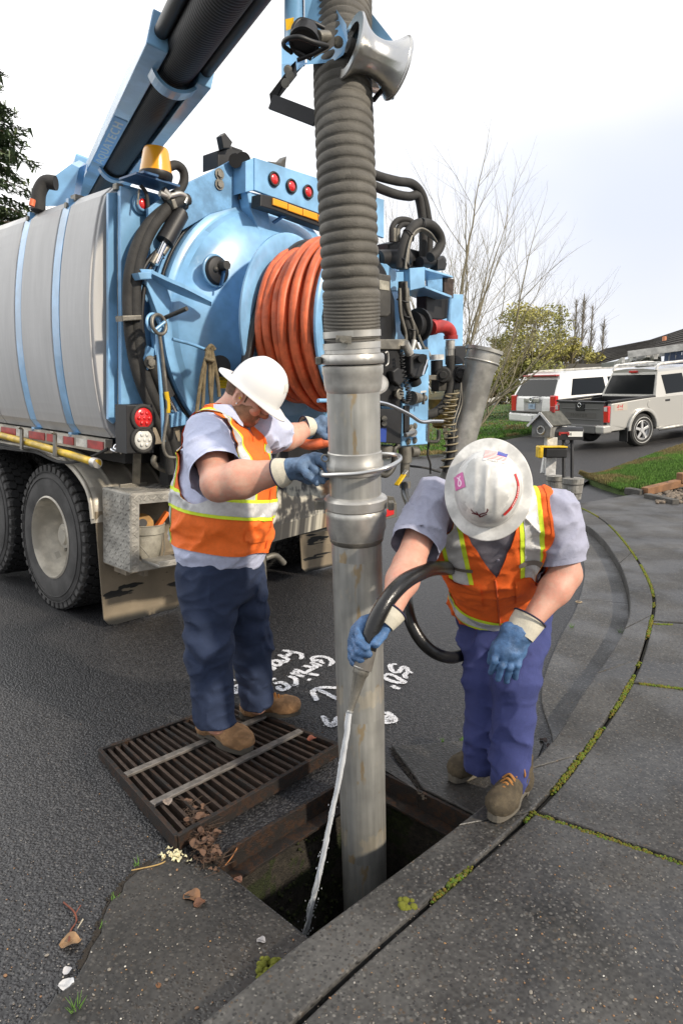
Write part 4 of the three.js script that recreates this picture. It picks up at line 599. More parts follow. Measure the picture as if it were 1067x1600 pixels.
  { const c = sub('lower_cylinder', truck); part('barrel', [tcyl([234, 560], [262, 620], 1.02, .05, .05, 22)], M.rubber, c); part('ram', tcyl([262, 620], [276, 648], 1.02, .022), M.chrome, c); part('clevis', [plate(1.06, [[226, 560], [232, 540], [242, 545], [240, 572], [232, 578]], .08), plate(1.06, [[268, 648], [284, 642], [296, 655], [292, 664], [268, 668]], .1)], M.blueDirty, c); part('pin', bolt(tp(235, 566, 1.06), .028), M.fitting, c); }
  part('side_rail', [plate(1.0, [[232, 668], [282, 668], [282, 690], [232, 696]], .3)], M.mud, truck);
  for (const pts of [[[268, 700], [276, 725], [262, 735], [240, 722], [243, 712]], [[300, 700], [285, 722], [280, 735]]]) part('air_hose', ttube(pts, .9, .02), M.fitting, truck);
  // tail lamp box
  { const b = sub('tail_lamp_box', truck); part('housing', [plate(1.10, [[198, 633], [239, 632], [241, 708], [199, 709]], .14, .006)], M.black, b);
    for (const [y, m, n] of [[653, M.red, 'stop_lens'], [687, M.lens, 'reverse_lens']]) { const p = tp(224, y, 1.105); part('lamp_ring', torus(.074, .014, p, V(0, 0, 1), 32), M.rubber, b); part(n, [ball(.066, p, 1, 1, .3), ...[0, 1, 2, 3, 4, 5, 6].map(i => ball(.012, p.clone().add(V(i ? Math.cos(i * 1.047) * .035 : 0, i ? Math.sin(i * 1.047) * .035 : 0, .019)), 1, 1, .5, 8))], m, b); }
    part('box_stay', [bar(tp(215, 708, 1.05), tp(213, 755, .85), .05, .012)], M.fitting, b); part('foot_plate', [plate(.7, [[188, 757], [231, 752], [231, 762], [190, 768]], .02, .004)], M.fitting, b); }
  // reflective tape, yellow hose and hooks on the side
  const tapes = [[-1.6, -1.3, 1], [-1.3, -.95, 0], [-.95, -.66, 1], [-.65, -.42, 0], [-.41, -.14, 1], [-.10, .02, 1], [.02, .16, 0], [.17, .32, 1], [.36, .52, 0], [.525, .74, 1]]; tapes.forEach(([a, b, r]) => part('reflective_tape', bx(.006, .055, b - a - .004, -.028, 1.315, (a + b) / 2), r ? M.redFlat : mat(lin(.7, .68, .62), .5, { dust: 4 }), truck));
  part('tape_rail', [bx(.05, .09, 5, 0, 1.315, -1.74)], M.fender, truck);
  part('wash_hose', [tube([V(-.075, 1.285, -3), V(-.075, 1.285, -1.1), V(-.08, 1.265, -.4), V(-.085, 1.245, .1), V(-.09, 1.225, .5), V(-.095, 1.21, .79)], .026, 60, 14)], M.yellow, truck); part('hose_coupling', [cyl(V(-.095, 1.212, .73), V(-.095, 1.21, .79), .033, .033, 16)], M.alu, truck);
  for (const z of [-.06, .02, .0, .42].slice(0, 0)) 0;
  for (const px of [38, 90]) { const z = tx(px, 680, -.1).z; part('hose_hook', [bar(V(-.115, 1.36, z), V(-.12, 1.21, z), .045, .012), bar(V(-.12, 1.21, z), V(-.03, 1.2, z), .045, .012), bar(V(-.115, 1.36, z), V(-.14, 1.375, z), .045, .012)], M.fitting, truck); }
  part('tail_marker', [plate(.9, [[182, 697], [199, 690], [199, 700], [186, 706]], .03, .004)], M.redFlat, truck); part('chain', [...T3([[184, 698], [180, 703], [186, 704]], .93).map((p, i) => torus(.022, .007, p, V(i - 1, 1, .5), 14, 6))], M.chrome, truck);
  for (let i = 0; i < 3; i++) part('side_cable', tube([V(-.06, 1.22 - i * .012, -2), V(-.07, 1.205 - i * .014, -.7), V(-.07, 1.20, -.2), V(-.08, 1.16, .2), V(-.07, 1.21, .55), V(-.02, 1.3, .78)].map(p => p.add(V(0, rr(-.01, .01), 0))), .008), M.rubber, truck);
  // -------- tool box and mud flap
  const tb = mat(lin(.50, .48, .43), .45, { metal: .6, dust: 2 });
  const dia = dtex(256, (u, v) => { let h = 0; const U = u * 8, W = v * 8, i = Math.floor(U), j = Math.floor(W), fu = U - i - .5, fv = W - j - .5, s = (i + j) % 2 ? 1 : -1, a = (fu + s * fv) * .707, b = (fu - s * fv) * .707; return sst(1.0, .6, Math.hypot(a / .42, b / .1)) * .9; }, false, 1 / .24);
  tb.bumpMap = dia; tb.bumpScale = .003; const lug = (fn, nu, nv) => { const g = []; for (let i = 0; i < nu; i++) for (let j = 0; j < nv; j++) g.push(fn(i, j, (i + j) % 2 ? .78 : -.78)); return g; };
  { const b = sub('tool_box', truck), z1 = .97, z0 = .61, y0 = .50, y1 = 1.02, x0 = .035, x1 = .80; part('box_side', [bx(.012, y1 - y0, z1 - z0, x0, (y0 + y1) / 2, (z0 + z1) / 2, .004)], tb, b); part('box_top', [bx(x1 - x0, .012, z1 - z0, (x0 + x1) / 2, y1, (z0 + z1) / 2, .004)], tb, b); part('box_back', [bx(x1 - x0, y1 - y0, .01, (x0 + x1) / 2, (y0 + y1) / 2, z0)], M.mud, b); part('box_floor', [bx(x1 - x0, .012, z1 - z0, (x0 + x1) / 2, y0, (z0 + z1) / 2)], M.mud, b); part('box_side', [bx(.012, y1 - y0, z1 - z0, x1, (y0 + y1) / 2, (z0 + z1) / 2)], tb, b);
    tag(part('tread_lugs', [...lug((i, j, a) => bx(.005, .009, .030, 0, 0, 0, .002).rotateX(a).translate(x0 - .0065, y0 + .025 + j * .036, z0 + .022 + i * .036), 10, 14), ...lug((i, j, a) => bx(.030, .005, .009, 0, 0, 0, .002).rotateY(a).translate(x0 + .03 + i * .036, y1 + .0065, z0 + .022 + j * .036), 20, 10), ...lug((i, j, a) => bx(.030, .009, .005, 0, 0, 0, .002).rotateZ(a).translate(x0 + .03, y0 + .03 + j * .036, z1 + .0065), 1, 14), ...lug((i, j, a) => bx(.030, .009, .005, 0, 0, 0, .002).rotateZ(a).translate(x0 + .066 + i * .036, y1 - .033, z1 + .0065), 18, 1)], tb, b), null, null, null, 'stuff');
    part('front_frame', [bx(x1 - x0, .065, .012, (x0 + x1) / 2, y1 - .035, z1, .003), bx(.06, y1 - y0 - .065, .012, x0 + .03, (y0 + y1) / 2 - .033, z1, .003), bx(x1 - x0 - .06, .07, .012, (x0 + x1) / 2 + .03, y0 + .035, z1, .003), bx(.06, y1 - y0, .012, x1 - .03, (y0 + y1) / 2, z1 + .001, .003)], tb, b);
    part('drop_door', [bx(x1 - x0 - .1, .02, .22, (x0 + x1) / 2 + .03, y0 + .07, z1 + .1, .006).rotateX(0), bx(x1 - x0 - .1, .04, .012, (x0 + x1) / 2 + .03, y0 + .085, z1 + .21, .004)], tb, b); part('mount', [bx(.03, .06, .16, .1, .47, .74), bx(.03, .06, .16, .2, .46, .8)], M.mud, b); }
  const flapM = new THREE.MeshStandardMaterial({ roughness: .9, side: THREE.DoubleSide, bumpMap: again(tFine, 3), bumpScale: .002, map: dtex(512, (u, v) => { const m = fbm(u * 5, v * 5, 1, 5, 5), s = fbm(u * 3, v * 16, 5, 4, 16); const k = sst(.57, .61, s * .6 + m * .4) * sst(.1, .3, v) * sst(.98, .8, v); const e = sst(.1, .02, v) * sst(.35, .6, m); const w = clamp(k + e, 0, 1), f = .9 + .25 * (m - .5); return [mix(.55, .13, w) * f, mix(.50, .13, w) * f, mix(.42, .125, w) * f]; }, true) });
  const flap = (pts, z) => { const g = plate(z, pts, .012, .003); const q = ready(g), p = q.attributes.position, bb = new THREE.Box3().setFromBufferAttribute(p), uv = q.attributes.uv; for (let i = 0; i < p.count; i++) uv.setXY(i, (p.getX(i) - bb.min.x) / (bb.max.x - bb.min.x), (p.getY(i) - bb.min.y) / (bb.max.y - bb.min.y)); return q; };
  part('mud_flap', flap([[150, 812], [163, 968], [170, 976], [182, 976], [276, 950], [285, 940], [282, 850], [282, 780], [150, 800]], .6), flapM, truck, true);
  part('mud_flap', flap([[468, 830], [472, 888], [478, 895], [520, 884], [560, 872], [560, 810], [470, 815]], .6), flapM, truck, true);
  // -------- rear deck (worn steel ramp) and chassis tail
  const deckM = new THREE.MeshStandardMaterial({ roughness: .55, metalness: .1, side: THREE.DoubleSide, map: dtex(512, (u, v) => { const s = fbm(u * 40, v * 5, 0, 4, 40), b = fbm(u * 4, v * 4, 7, 4, 4), r = sst(.06, .0, Math.abs(u - .55 + .1 * (b - .5))) * sst(.3, .6, v + b - .5); const w = sst(.36, .56, s * .45 + b * .55); return [mix(mix(.26, .80, w), .50, r), mix(mix(.255, .78, w), .32, r), mix(mix(.25, .71, w), .15, r)]; }, true), bumpMap: again(tScratch, 1), bumpScale: .002 });
  { const A = tp(405, 828, 1.56), B = tp(585, 782, 1.56), C = tp(575, 720, 1.0), D = tp(405, 738, 1.0); const g = new THREE.BufferGeometry(); const L = [A, B, C, D], lo = [A.clone().add(V(0, -.11, -.01)), B.clone().add(V(0, -.11, -.01)), C.clone().add(V(0, -.05, 0)), D.clone().add(V(0, -.05, 0))], P = [...L, ...lo]; g.setAttribute('position', new THREE.Float32BufferAttribute(P.flatMap(p => [p.x, p.y, p.z]), 3)); g.setAttribute('uv', new THREE.Float32BufferAttribute([0, 0, 1, 0, 1, 1, 0, 1, 0, 0, 1, 0, 1, .1, 0, .1], 2)); g.setIndex([0, 1, 2, 0, 2, 3, 4, 6, 5, 4, 7, 6, 0, 5, 1, 0, 4, 5, 1, 6, 2, 1, 5, 6, 3, 2, 6, 3, 6, 7, 0, 3, 7, 0, 7, 4]); part('rear_deck', g.toNonIndexed(), deckM, truck, true); }
  part('bumper', [plate(1.5, [[395, 848], [400, 838], [520, 812], [520, 828]], .2, .004), plate(1.2, [[300, 850], [420, 830], [420, 870], [300, 880]], .2, .01)], M.steelDk, truck);
  part('tow_lever', [ttube([[414, 872], [430, 868], [444, 880]], 1.3, .022), tcyl([410, 870], [412, 905], 1.3, .025), ttube([[398, 880], [402, 905]], 1.3, .02)], M.fitting, truck);
  part('round_lamp', [cyl(tp(412, 838, 1.45), tp(412, 838, 1.52), .05, .05, 20)], M.redFlat, truck);
  { const b = sub('stop_lamp', truck); part('lamp_bracket', [plate(1.62, [[588, 788], [620, 786], [620, 808], [588, 816]], .08, .006), plate(1.6, [[585, 772], [615, 776], [620, 788], [588, 790]], .06, .004)], M.fitting, b); part('lamp_lens', [plate(1.63, [[598, 798], [616, 793], [616, 804], [598, 810]], .02, .006)], M.red, b); }
  part('underbody', [bx(1.9, .9, .1, 1.3, 1.5, .86), bx(.6, .5, .4, 1.0, 1.2, .9)], M.black, truck);
  part('frame_tail', [plate(1.1, [[375, 660], [400, 655], [440, 690], [450, 720], [420, 740], [380, 735]], .3, .01)], M.blueDk, truck); part('sump_tank', [cyl(tp(390, 715, 1.2), tp(440, 695, 1.4), .12, .12, 28)], M.blue, truck); part('sump_cover', [plate(1.5, [[428, 722], [440, 690], [480, 692], [512, 712], [512, 732], [440, 736]], .2, .02)], M.black, truck);
  part('drain_hose', ttube([[430, 655, 1.35], [455, 680, 1.55], [482, 695, 1.7], [512, 690, 1.8], [545, 680, 1.7]], 1.5, .036, 12), M.orange, truck);
  // -------- hose reel
  { const c = V(1.076, 2.17, 1.3), th = .262, reel = sub('hose_reel', truck, c); reel.rotation.y = th; const L = .51, toReel = p => p.clone().sub(c).applyAxisAngle(V(0, 1, 0), -th);
    part('back_flange', latheZ([[.18, 0], [.595, 0], [.612, .012], [.612, .026], [.595, .034], [.5, .022], [.18, .022]], 80), M.blue, reel); part('front_flange', latheZ([[.18, L], [.55, L], [.565, L + .01], [.565, L + .025], [.55, L + .035], [.18, L + .03]], 80), M.blue, reel);
    part('drum', latheZ([[.3, .02], [.3, L]], 40), M.blueDk, reel);
    part('front_cover', latheZ([[.0, L + .13], [.30, L + .13], [.44, L + .10], [.51, L + .05], [.51, L + .03]], 12), M.black, reel);
    part('cover_label', new THREE.PlaneGeometry(.12, .13).translate(-.33, .0, L + .131), textMat(128, 136, '#d9a81a', x => { x.fillStyle = '#222'; x.font = 'bold 34px sans-serif'; x.fillText('CAUTION', 4, 40, 118); x.font = '18px sans-serif'; x.fillText('KEEP HANDS', 6, 80, 116); x.fillText('CLEAR', 6, 110, 116); }), reel, true);
    const r = .0305; seed = 99; let k = 0;
    for (const [R, zs] of [[.44, [.06, .122, .184, .246, .308, .37, .432]], [.492, [.092, .155, .217, .28, .345, .408, .468]], [.54, [.30, .372, .45]]]) for (const z of zs) { const pts = []; for (let i = 0; i < 20; i++) { const a = i / 20 * 6.2832; pts.push(V(Math.cos(a) * R * (1 + rr(-.006, .006)), Math.sin(a) * R * (1 + rr(-.006, .006)), Math.min(L - .034, z + rr(-.006, .006) + .014 * Math.sin(a + k)))); } k++; part('hose_turn', tube(pts, r, 110, 12, true), M.orange, reel); }
    part('lead_hose', tube([[505, 383], [470, 385], [440, 412], [415, 455], [400, 500], [388, 550], [383, 580], [380, 640]].map(p => toReel(tp(p[0], p[1], 1.46))), .036, 60, 12), M.hoseBlk, reel);
    part('reel_pin', cyl(toReel(tp(497, 626, 2.05)), toReel(tp(515, 626, 2.05)), .012), M.blue, reel); }
  part('door_pin', ttube([[270, 530], [300, 538], [326, 548]], 1.24, .011), M.blueDirty, truck); part('door_pin', ttube([[250, 500, 1.06], [292, 482, 1.3]], 1.2, .014), M.steelDk, truck);
  part('lower_port', [cyl(tp(344, 572, 1.16), tp(344, 572, 1.2), .07, .07, 24), cyl(tp(344, 572, 1.2), tp(344, 572, 1.22), .045, .045, 24)], M.black, truck);
  part('caution_label', new THREE.PlaneGeometry(.11, .075).translate(...tp(350, 598, 1.17).toArray()), textMat(176, 120, '#e8c21c', x => { x.fillStyle = '#1a1a1a'; x.font = 'bold 36px sans-serif'; x.fillText('CAUTION', 8, 36, 160); x.font = '15px sans-serif'; x.fillText('STAND CLEAR OF', 14, 66, 150); x.fillText('REAR DOOR', 30, 90, 120); }), truck, true);
}
{ // -------- right hand control side, z about 1.85
  const Z = 1.85;
  part('side_wall', [plate(1.45, [[596, 400], [640, 410], [640, 690], [596, 690]], .1), plate(1.5, [[668, 458], [724, 460], [722, 592], [668, 592]], .05)], M.blue, truck);
  part('upper_beam', [plate(Z - .05, [[575, 408], [604, 412], [620, 425], [641, 424], [641, 454], [575, 456]], .08, .006)], M.blue, truck);
  { const b = sub('channel_bracket', truck); part('web', [plate(Z, [[640, 419], [664, 417], [664, 449], [641, 454]], .1, .006)], M.blue, b); part('flange', [plate(Z - .0, [[664, 418], [707, 431], [708, 434], [664, 422]], .28, .003), plate(Z, [[664, 446], [706, 462], [706, 466], [664, 450]], .28, .003)], M.blue, b); part('side_plate', [plate(Z - .26, [[668, 424], [696, 430], [696, 458], [668, 448]], .02, .003)], M.blueDirty, b); part('rusty_end', [plate(Z - .05, [[694, 433], [709, 436], [708, 466], [694, 462]], .02, .003)], M.rustTop, b); }
  part('grey_box', [plate(Z + .12, [[578, 424], [611, 430], [611, 490], [606, 495], [578, 495]], .12, .01)], M.steelDk, truck); part('box_label', [plate(Z + .125, [[593, 437], [608, 440], [608, 454], [593, 452]], .004, .001)], mat(lin(.4, .38, .31), .7, { dust: 6 }), truck);
  part('hydraulic_motor', [plate(Z - .1, [[606, 380], [620, 376], [638, 382], [640, 400], [638, 418], [606, 418]], .12, .02), tcyl([590, 405], [634, 402], Z - .1, .06), plate(Z - .15, [[642, 388], [656, 392], [656, 418], [640, 418]], .1, .01)], M.black, truck); part('valve_block', [tcyl([655, 410], [690, 408], Z - .1, .04), plate(Z - .05, [[684, 405], [692, 400], [699, 412], [696, 422], [684, 422]], .08, .01)], M.black, truck);
  for (const p of [[[612, 378], [613, 355], [622, 344], [640, 345], [650, 352]], [[620, 378], [621, 360], [628, 351], [645, 353]]]) part('return_hose', ttube(p, Z - .05, .02), M.rubber, truck); part('hose_ferrule', [tcyl([614, 378], [614, 357], Z - .05, .024), tcyl([620, 378], [620, 358], Z - .05, .024)], M.fitting, truck);
  for (const p of [[[560, 262], [590, 275], [620, 283], [645, 288], [658, 302], [667, 335], [670, 375], [668, 418]], [[560, 278], [590, 293], [620, 304], [640, 307], [652, 306], [658, 330], [661, 375], [659, 418]]]) part('pressure_hose', ttube(p, Z - .12, .031, 12), M.rubber, truck);
  part('hose_bundle', ttube([[626, 420], [628, 400], [634, 372], [646, 354], [662, 349], [678, 356], [687, 370], [688, 382], [680, 396], [672, 402]], Z + .02, .036, 12), M.rubber, truck);
  for (let i = 0; i < 3; i++) part('grey_cable', ttube([[633 + i * 2, 420], [636 + i, 395], [644, 368 + i * 2], [656, 357 + i * 2], [672, 364 + i * 3], [682, 378]], Z + .07 - i * .01, .008), M.fitting, truck);
  for (const [y, x] of [[368, 638], [352, 658], [412, 630]]) part('cable_tie', torus(.045, .006, tp(x, y, Z + .03), V(1, x === 658 ? 0 : 1, .3), 18, 5), M.black, truck);
  part('drop_bundle', ttube([[629, 440], [629, 475], [632, 500], [640, 520], [644, 540], [636, 552]], Z + .02, .032, 12), M.rubber, truck); for (const p of [[[634, 440], [636, 480], [646, 510], [646, 540], [644, 556]], [[636, 450], [640, 490], [650, 515], [660, 540], [669, 552]], [[624, 450], [626, 490], [634, 525], [632, 550]]]) part('control_hose', ttube(p, Z + .06, .012), M.fitting, truck);
  for (const [x, y] of [[629, 470], [634, 494], [642, 514]]) part('cable_tie', torus(.04, .006, tp(x, y, Z + .03), V(0, 1, .3), 18, 5), M.black, truck);
  for (const [a, b] of [[[647, 532], [643, 548]], [[664, 545], [670, 556]]]) part('hose_end', tcyl(a, b, Z + .07, .022, .018), M.alu, truck);
  part('relay_box', [plate(Z - .15, [[666, 462], [704, 464], [704, 496], [690, 500], [666, 498]], .1, .01)], M.black, truck); part('blue_stay', [tcyl([703, 465], [699, 520], Z - .12, .014)], M.blueDirty, truck);
  part('ball_valve', [tcyl([642, 508], [660, 510], Z + .0, .1, .075), tcyl([660, 510], [672, 512], Z, .05, .05), tcyl([652, 508], [655, 508], Z, .12, .12)], M.black, truck);
  { const e = sub('red_elbow', truck); part('elbow', ttube([[676, 512], [690, 510], [700, 514], [704, 522], [704, 529]], Z + .03, .048, 16), M.redFlat, e); part('collar', [tcyl([704, 524], [704, 530], Z + .03, .054), tcyl([672, 512], [678, 511], Z + .03, .056)], M.redFlat, e); }
  part('elbow_fitting', [tcyl([703, 531], [703, 545], Z + .03, .036), tcyl([703, 545], [703, 560], Z + .03, .03)], M.alu, truck); part('water_hose', ttube([[703, 555], [704, 590], [700, 618], [690, 636], [676, 646], [662, 649]], Z + .03, .034, 12), M.rubber, truck);
  // control cabinet
  part('top_tray', [plate(Z + .16, [[586, 530], [634, 530], [640, 546], [586, 546]], .2, .006)], M.fitting, truck); part('tray_spout', [tcyl([632, 536], [640, 553], Z + .18, .03)], M.alu, truck);
  { const c = sub('control_cabinet', truck); part('panel', [plate(Z + .14, [[580, 546], [626, 546], [626, 636], [580, 632]], .2, .006)], M.black, c); part('panel', [plate(Z + .14, [[580, 638], [628, 640], [626, 694], [580, 690]], .2, .006)], M.black, c);
    part('gauge', [cyl(tp(592, 600, Z + .15), tp(592, 600, Z + .175), .062, .062, 28), torus(.06, .01, tp(592, 600, Z + .178), V(0, 0, 1), 28)], M.alu, c); part('gauge_face', cyl(tp(592, 600, Z + .17), tp(592, 600, Z + .18), .05, .05, 28), M.white, c);
    part('instruction_label', [plate(Z + .145, [[588, 668], [604, 669], [603, 691], [588, 690]], .003, .0008)], textMat(64, 96, '#27418e', x => { x.fillStyle = '#b9c4e6'; for (let i = 0; i < 9; i++) x.fillRect(6, 8 + i * 10, 52, 3); }), c);
    for (const [x, y] of [[590, 656], [600, 654], [600, 662]]) part('knob', cyl(tp(x, y, Z + .14), tp(x, y, Z + .18), .02, .016, 12), M.fitting, c); part('latch', [ttube([[601, 552], [605, 550], [606, 568], [602, 572]], Z + .16, .007)], M.alu, c); part('socket', [cyl(tp(621, 616, Z + .15), tp(624, 616, Z + .2), .034, .03, 20), torus(.03, .008, tp(624, 616, Z + .2), V(0, 0, 1), 20)], M.fitting, c);
    { const g = plate(Z + .2, [[614, 580], [622, 574], [632, 578], [632, 596], [624, 604], [616, 596]], .05, .01); part('microphone', g, M.black, c); }
    const cc = []; for (let i = 0; i <= 150; i++) { const t = i / 150, a = i * 1.0; const b = T3([[627, 550], [629, 572], [634, 600], [639, 620], [634, 630], [628, 622], [626, 604]], Z + .2), cv = new THREE.CatmullRomCurve3(b); cc.push(cv.getPoint(t).add(V(Math.cos(a) * .014, 0, Math.sin(a) * .014))); } part('coiled_cord', tube(cc, .005, 500, 5), M.black, c); }
  { const c = sub('side_panel', truck); part('sheet', [plate(Z + .1, [[630, 546], [671, 546], [668, 694], [628, 697]], .04, .006)], M.blue, c); part('edge_strip', [plate(Z + .115, [[632, 634], [640, 634], [640, 674], [632, 676]], .02, .003)], M.black, c); for (const [x, y] of [[642, 668], [648, 666], [638, 690], [648, 688], [641, 673]]) part('bolt', bolt(tp(x, y, Z + .105), .016), M.fitting, c); part('pull_handle', [tcyl([633, 680], [645, 676], Z + .16, .016), tcyl([645, 676], [645, 676, Z + .1], Z + .16, .03)], M.alu, c); part('tap', [tcyl([643, 622], [655, 622], Z + .15, .05, .035), tcyl([655, 622], [664, 622], Z + .15, .022), bar(tp(662, 614, Z + .17), tp(661, 632, Z + .17), .02, .012)], M.fitting, c);
    part('plate_label', [plate(Z + .103, [[657, 611], [666, 610], [666, 613], [657, 614]], .004, .001)], M.white, c); }
  part('relief_valve', [plate(Z + .2, [[642, 556], [650, 552], [668, 554], [670, 572], [665, 585], [655, 592], [645, 590], [642, 584]], .12, .014), tcyl([647, 592], [650, 600], Z + .15, .04), tcyl([660, 560], [660, 560, Z + .26], Z + .15, .03)], M.black, truck); part('valve_lever', [tcyl([660, 586], [667, 562], Z + .26, .009)], M.chrome, truck);
  part('filter', [tcyl([682, 554], [682, 562], Z, .055, .055, 24)], M.white, truck); part('filter_body', [tcyl([682, 563], [682, 590], Z, .045)], M.black, truck); part('bracket', [plate(Z + .05, [[668, 586], [686, 586], [686, 594], [668, 594]], .1, .006)], M.fitting, truck);
  part('knob_panel', [plate(Z + .02, [[686, 574], [727, 570], [727, 608], [686, 612]], .08, .008)], M.steelDk, truck); for (const [x, y] of [[692, 586], [719, 586]]) part('knob', [cyl(tp(x, y, Z + .02), tp(x, y, Z + .08), .065, .05, 20), cyl(tp(x, y, Z + .08), tp(x, y, Z + .1), .03, .025, 16)], M.rubber, truck);
  part('black_box', [plate(Z - .02, [[711, 541], [728, 540], [728, 568], [711, 570]], .1, .008)], M.black, truck);
  part('yellow_tank', [tcyl([689, 618], [694, 660], Z - .1, .115, .1, 28), tcyl([694, 660], [695, 664], Z - .1, .1, .06, 28)], mat(lin(.5, .34, .08), .6, { dust: 4 }), truck);
  part('grab_rail', ttube([[560, 626], [594, 629], [606, 632], [640, 648], [658, 659], [674, 658], [691, 658]], Z + .3, .013, 12), M.chrome, truck);
  part('door_hook', [ttube([[669, 690], [684, 688], [685, 672]], Z + .08, .014), plate(Z + .1, [[664, 656], [671, 657], [671, 692], [664, 690]], .04, .004)], M.steelDk, truck); part('hanging_cable', ttube([[670, 690], [668, 710], [672, 725], [672, 740]], Z, .008), M.rubber, truck);
  part('drain_valve', [tcyl([632, 697], [633, 722], Z + .05, .048), tcyl([633, 722], [632, 745], Z + .05, .034), tcyl([633, 752], [633, 762], Z + .05, .04), tcyl([640, 706], [650, 706], Z + .05, .04)], M.fitting, truck); part('valve_handle', [bar(tp(619, 758, Z + .14), tp(631, 741, Z + .14), .035, .012)], M.yellow, truck); part('valve_grip', [bar(tp(630, 742, Z + .14), tp(635, 735, Z + .14), .03, .012)], M.alu, truck);
  part('outlet', [tcyl([602, 696], [602, 712], Z + .05, .055), tcyl([602, 712], [602, 716], Z + .05, .035)], M.fitting, truck); for (const o of [0, 5]) part('looped_pipe', ttube([[592, 740 - o], [604, 742 - o], [615, 728 - o], [616, 702], [622, 696]], Z + .1 - o * .01, .02), M.steelDk, truck);
  part('cross_cable', ttube([[640, 728], [664, 731], [690, 738], [720, 744]], Z - .3, .01), M.rubber, truck);
  // conduit spring on the leaning tube
  const cc = []; for (let i = 0; i <= 260; i++) { const t = i / 260, a = t * 12 * 6.2832, b = T3([[706, 612], [700, 650], [704, 690], [697, 735]], Z + .12), cv = new THREE.CatmullRomCurve3(b); cc.push(cv.getPoint(t).add(V(Math.cos(a) * .05, 0, Math.sin(a) * .05))); } part('spiral_guard', tube(cc, .0065, 900, 5), mat(lin(.26, .22, .14), .7), truck); part('guarded_hose', ttube([[706, 680], [704, 710], [698, 738]], Z + .12, .035), M.black, truck);
  for (const o of [0, 4]) part('thin_cable', ttube([[720, 598], [721 - o, 630], [712 - o, 660], [708, 690]], Z + .16, .006), M.fitting, truck);
}
{ // spare tube stowed on the truck's right rear corner
  const a = at(757, 545, 5.2), b = at(694, 800, 5.4), t = thing('stowed_suction_tube', 'grey flanged metal tube leaning against the rear right of the truck', 'tube', b), d = a.clone().sub(b), L = d.length(), g = t; g.quaternion.setFromUnitVectors(V(0, 1, 0), d.clone().normalize());
  part('tube', lathe([[.098, 0], [.105, L * .3], [.115, L - .16], [.128, L - .13], [.128, L - .03], [.142, L - .025], [.142, L], [.115, L], [.11, L - .2], [.09, .01]], 40), M.aluDull, g); part('flange_bead', torus(.131, .008, V(0, L - .1, 0), V(0, 1, 0), 40, 8), M.aluDull, g);
}
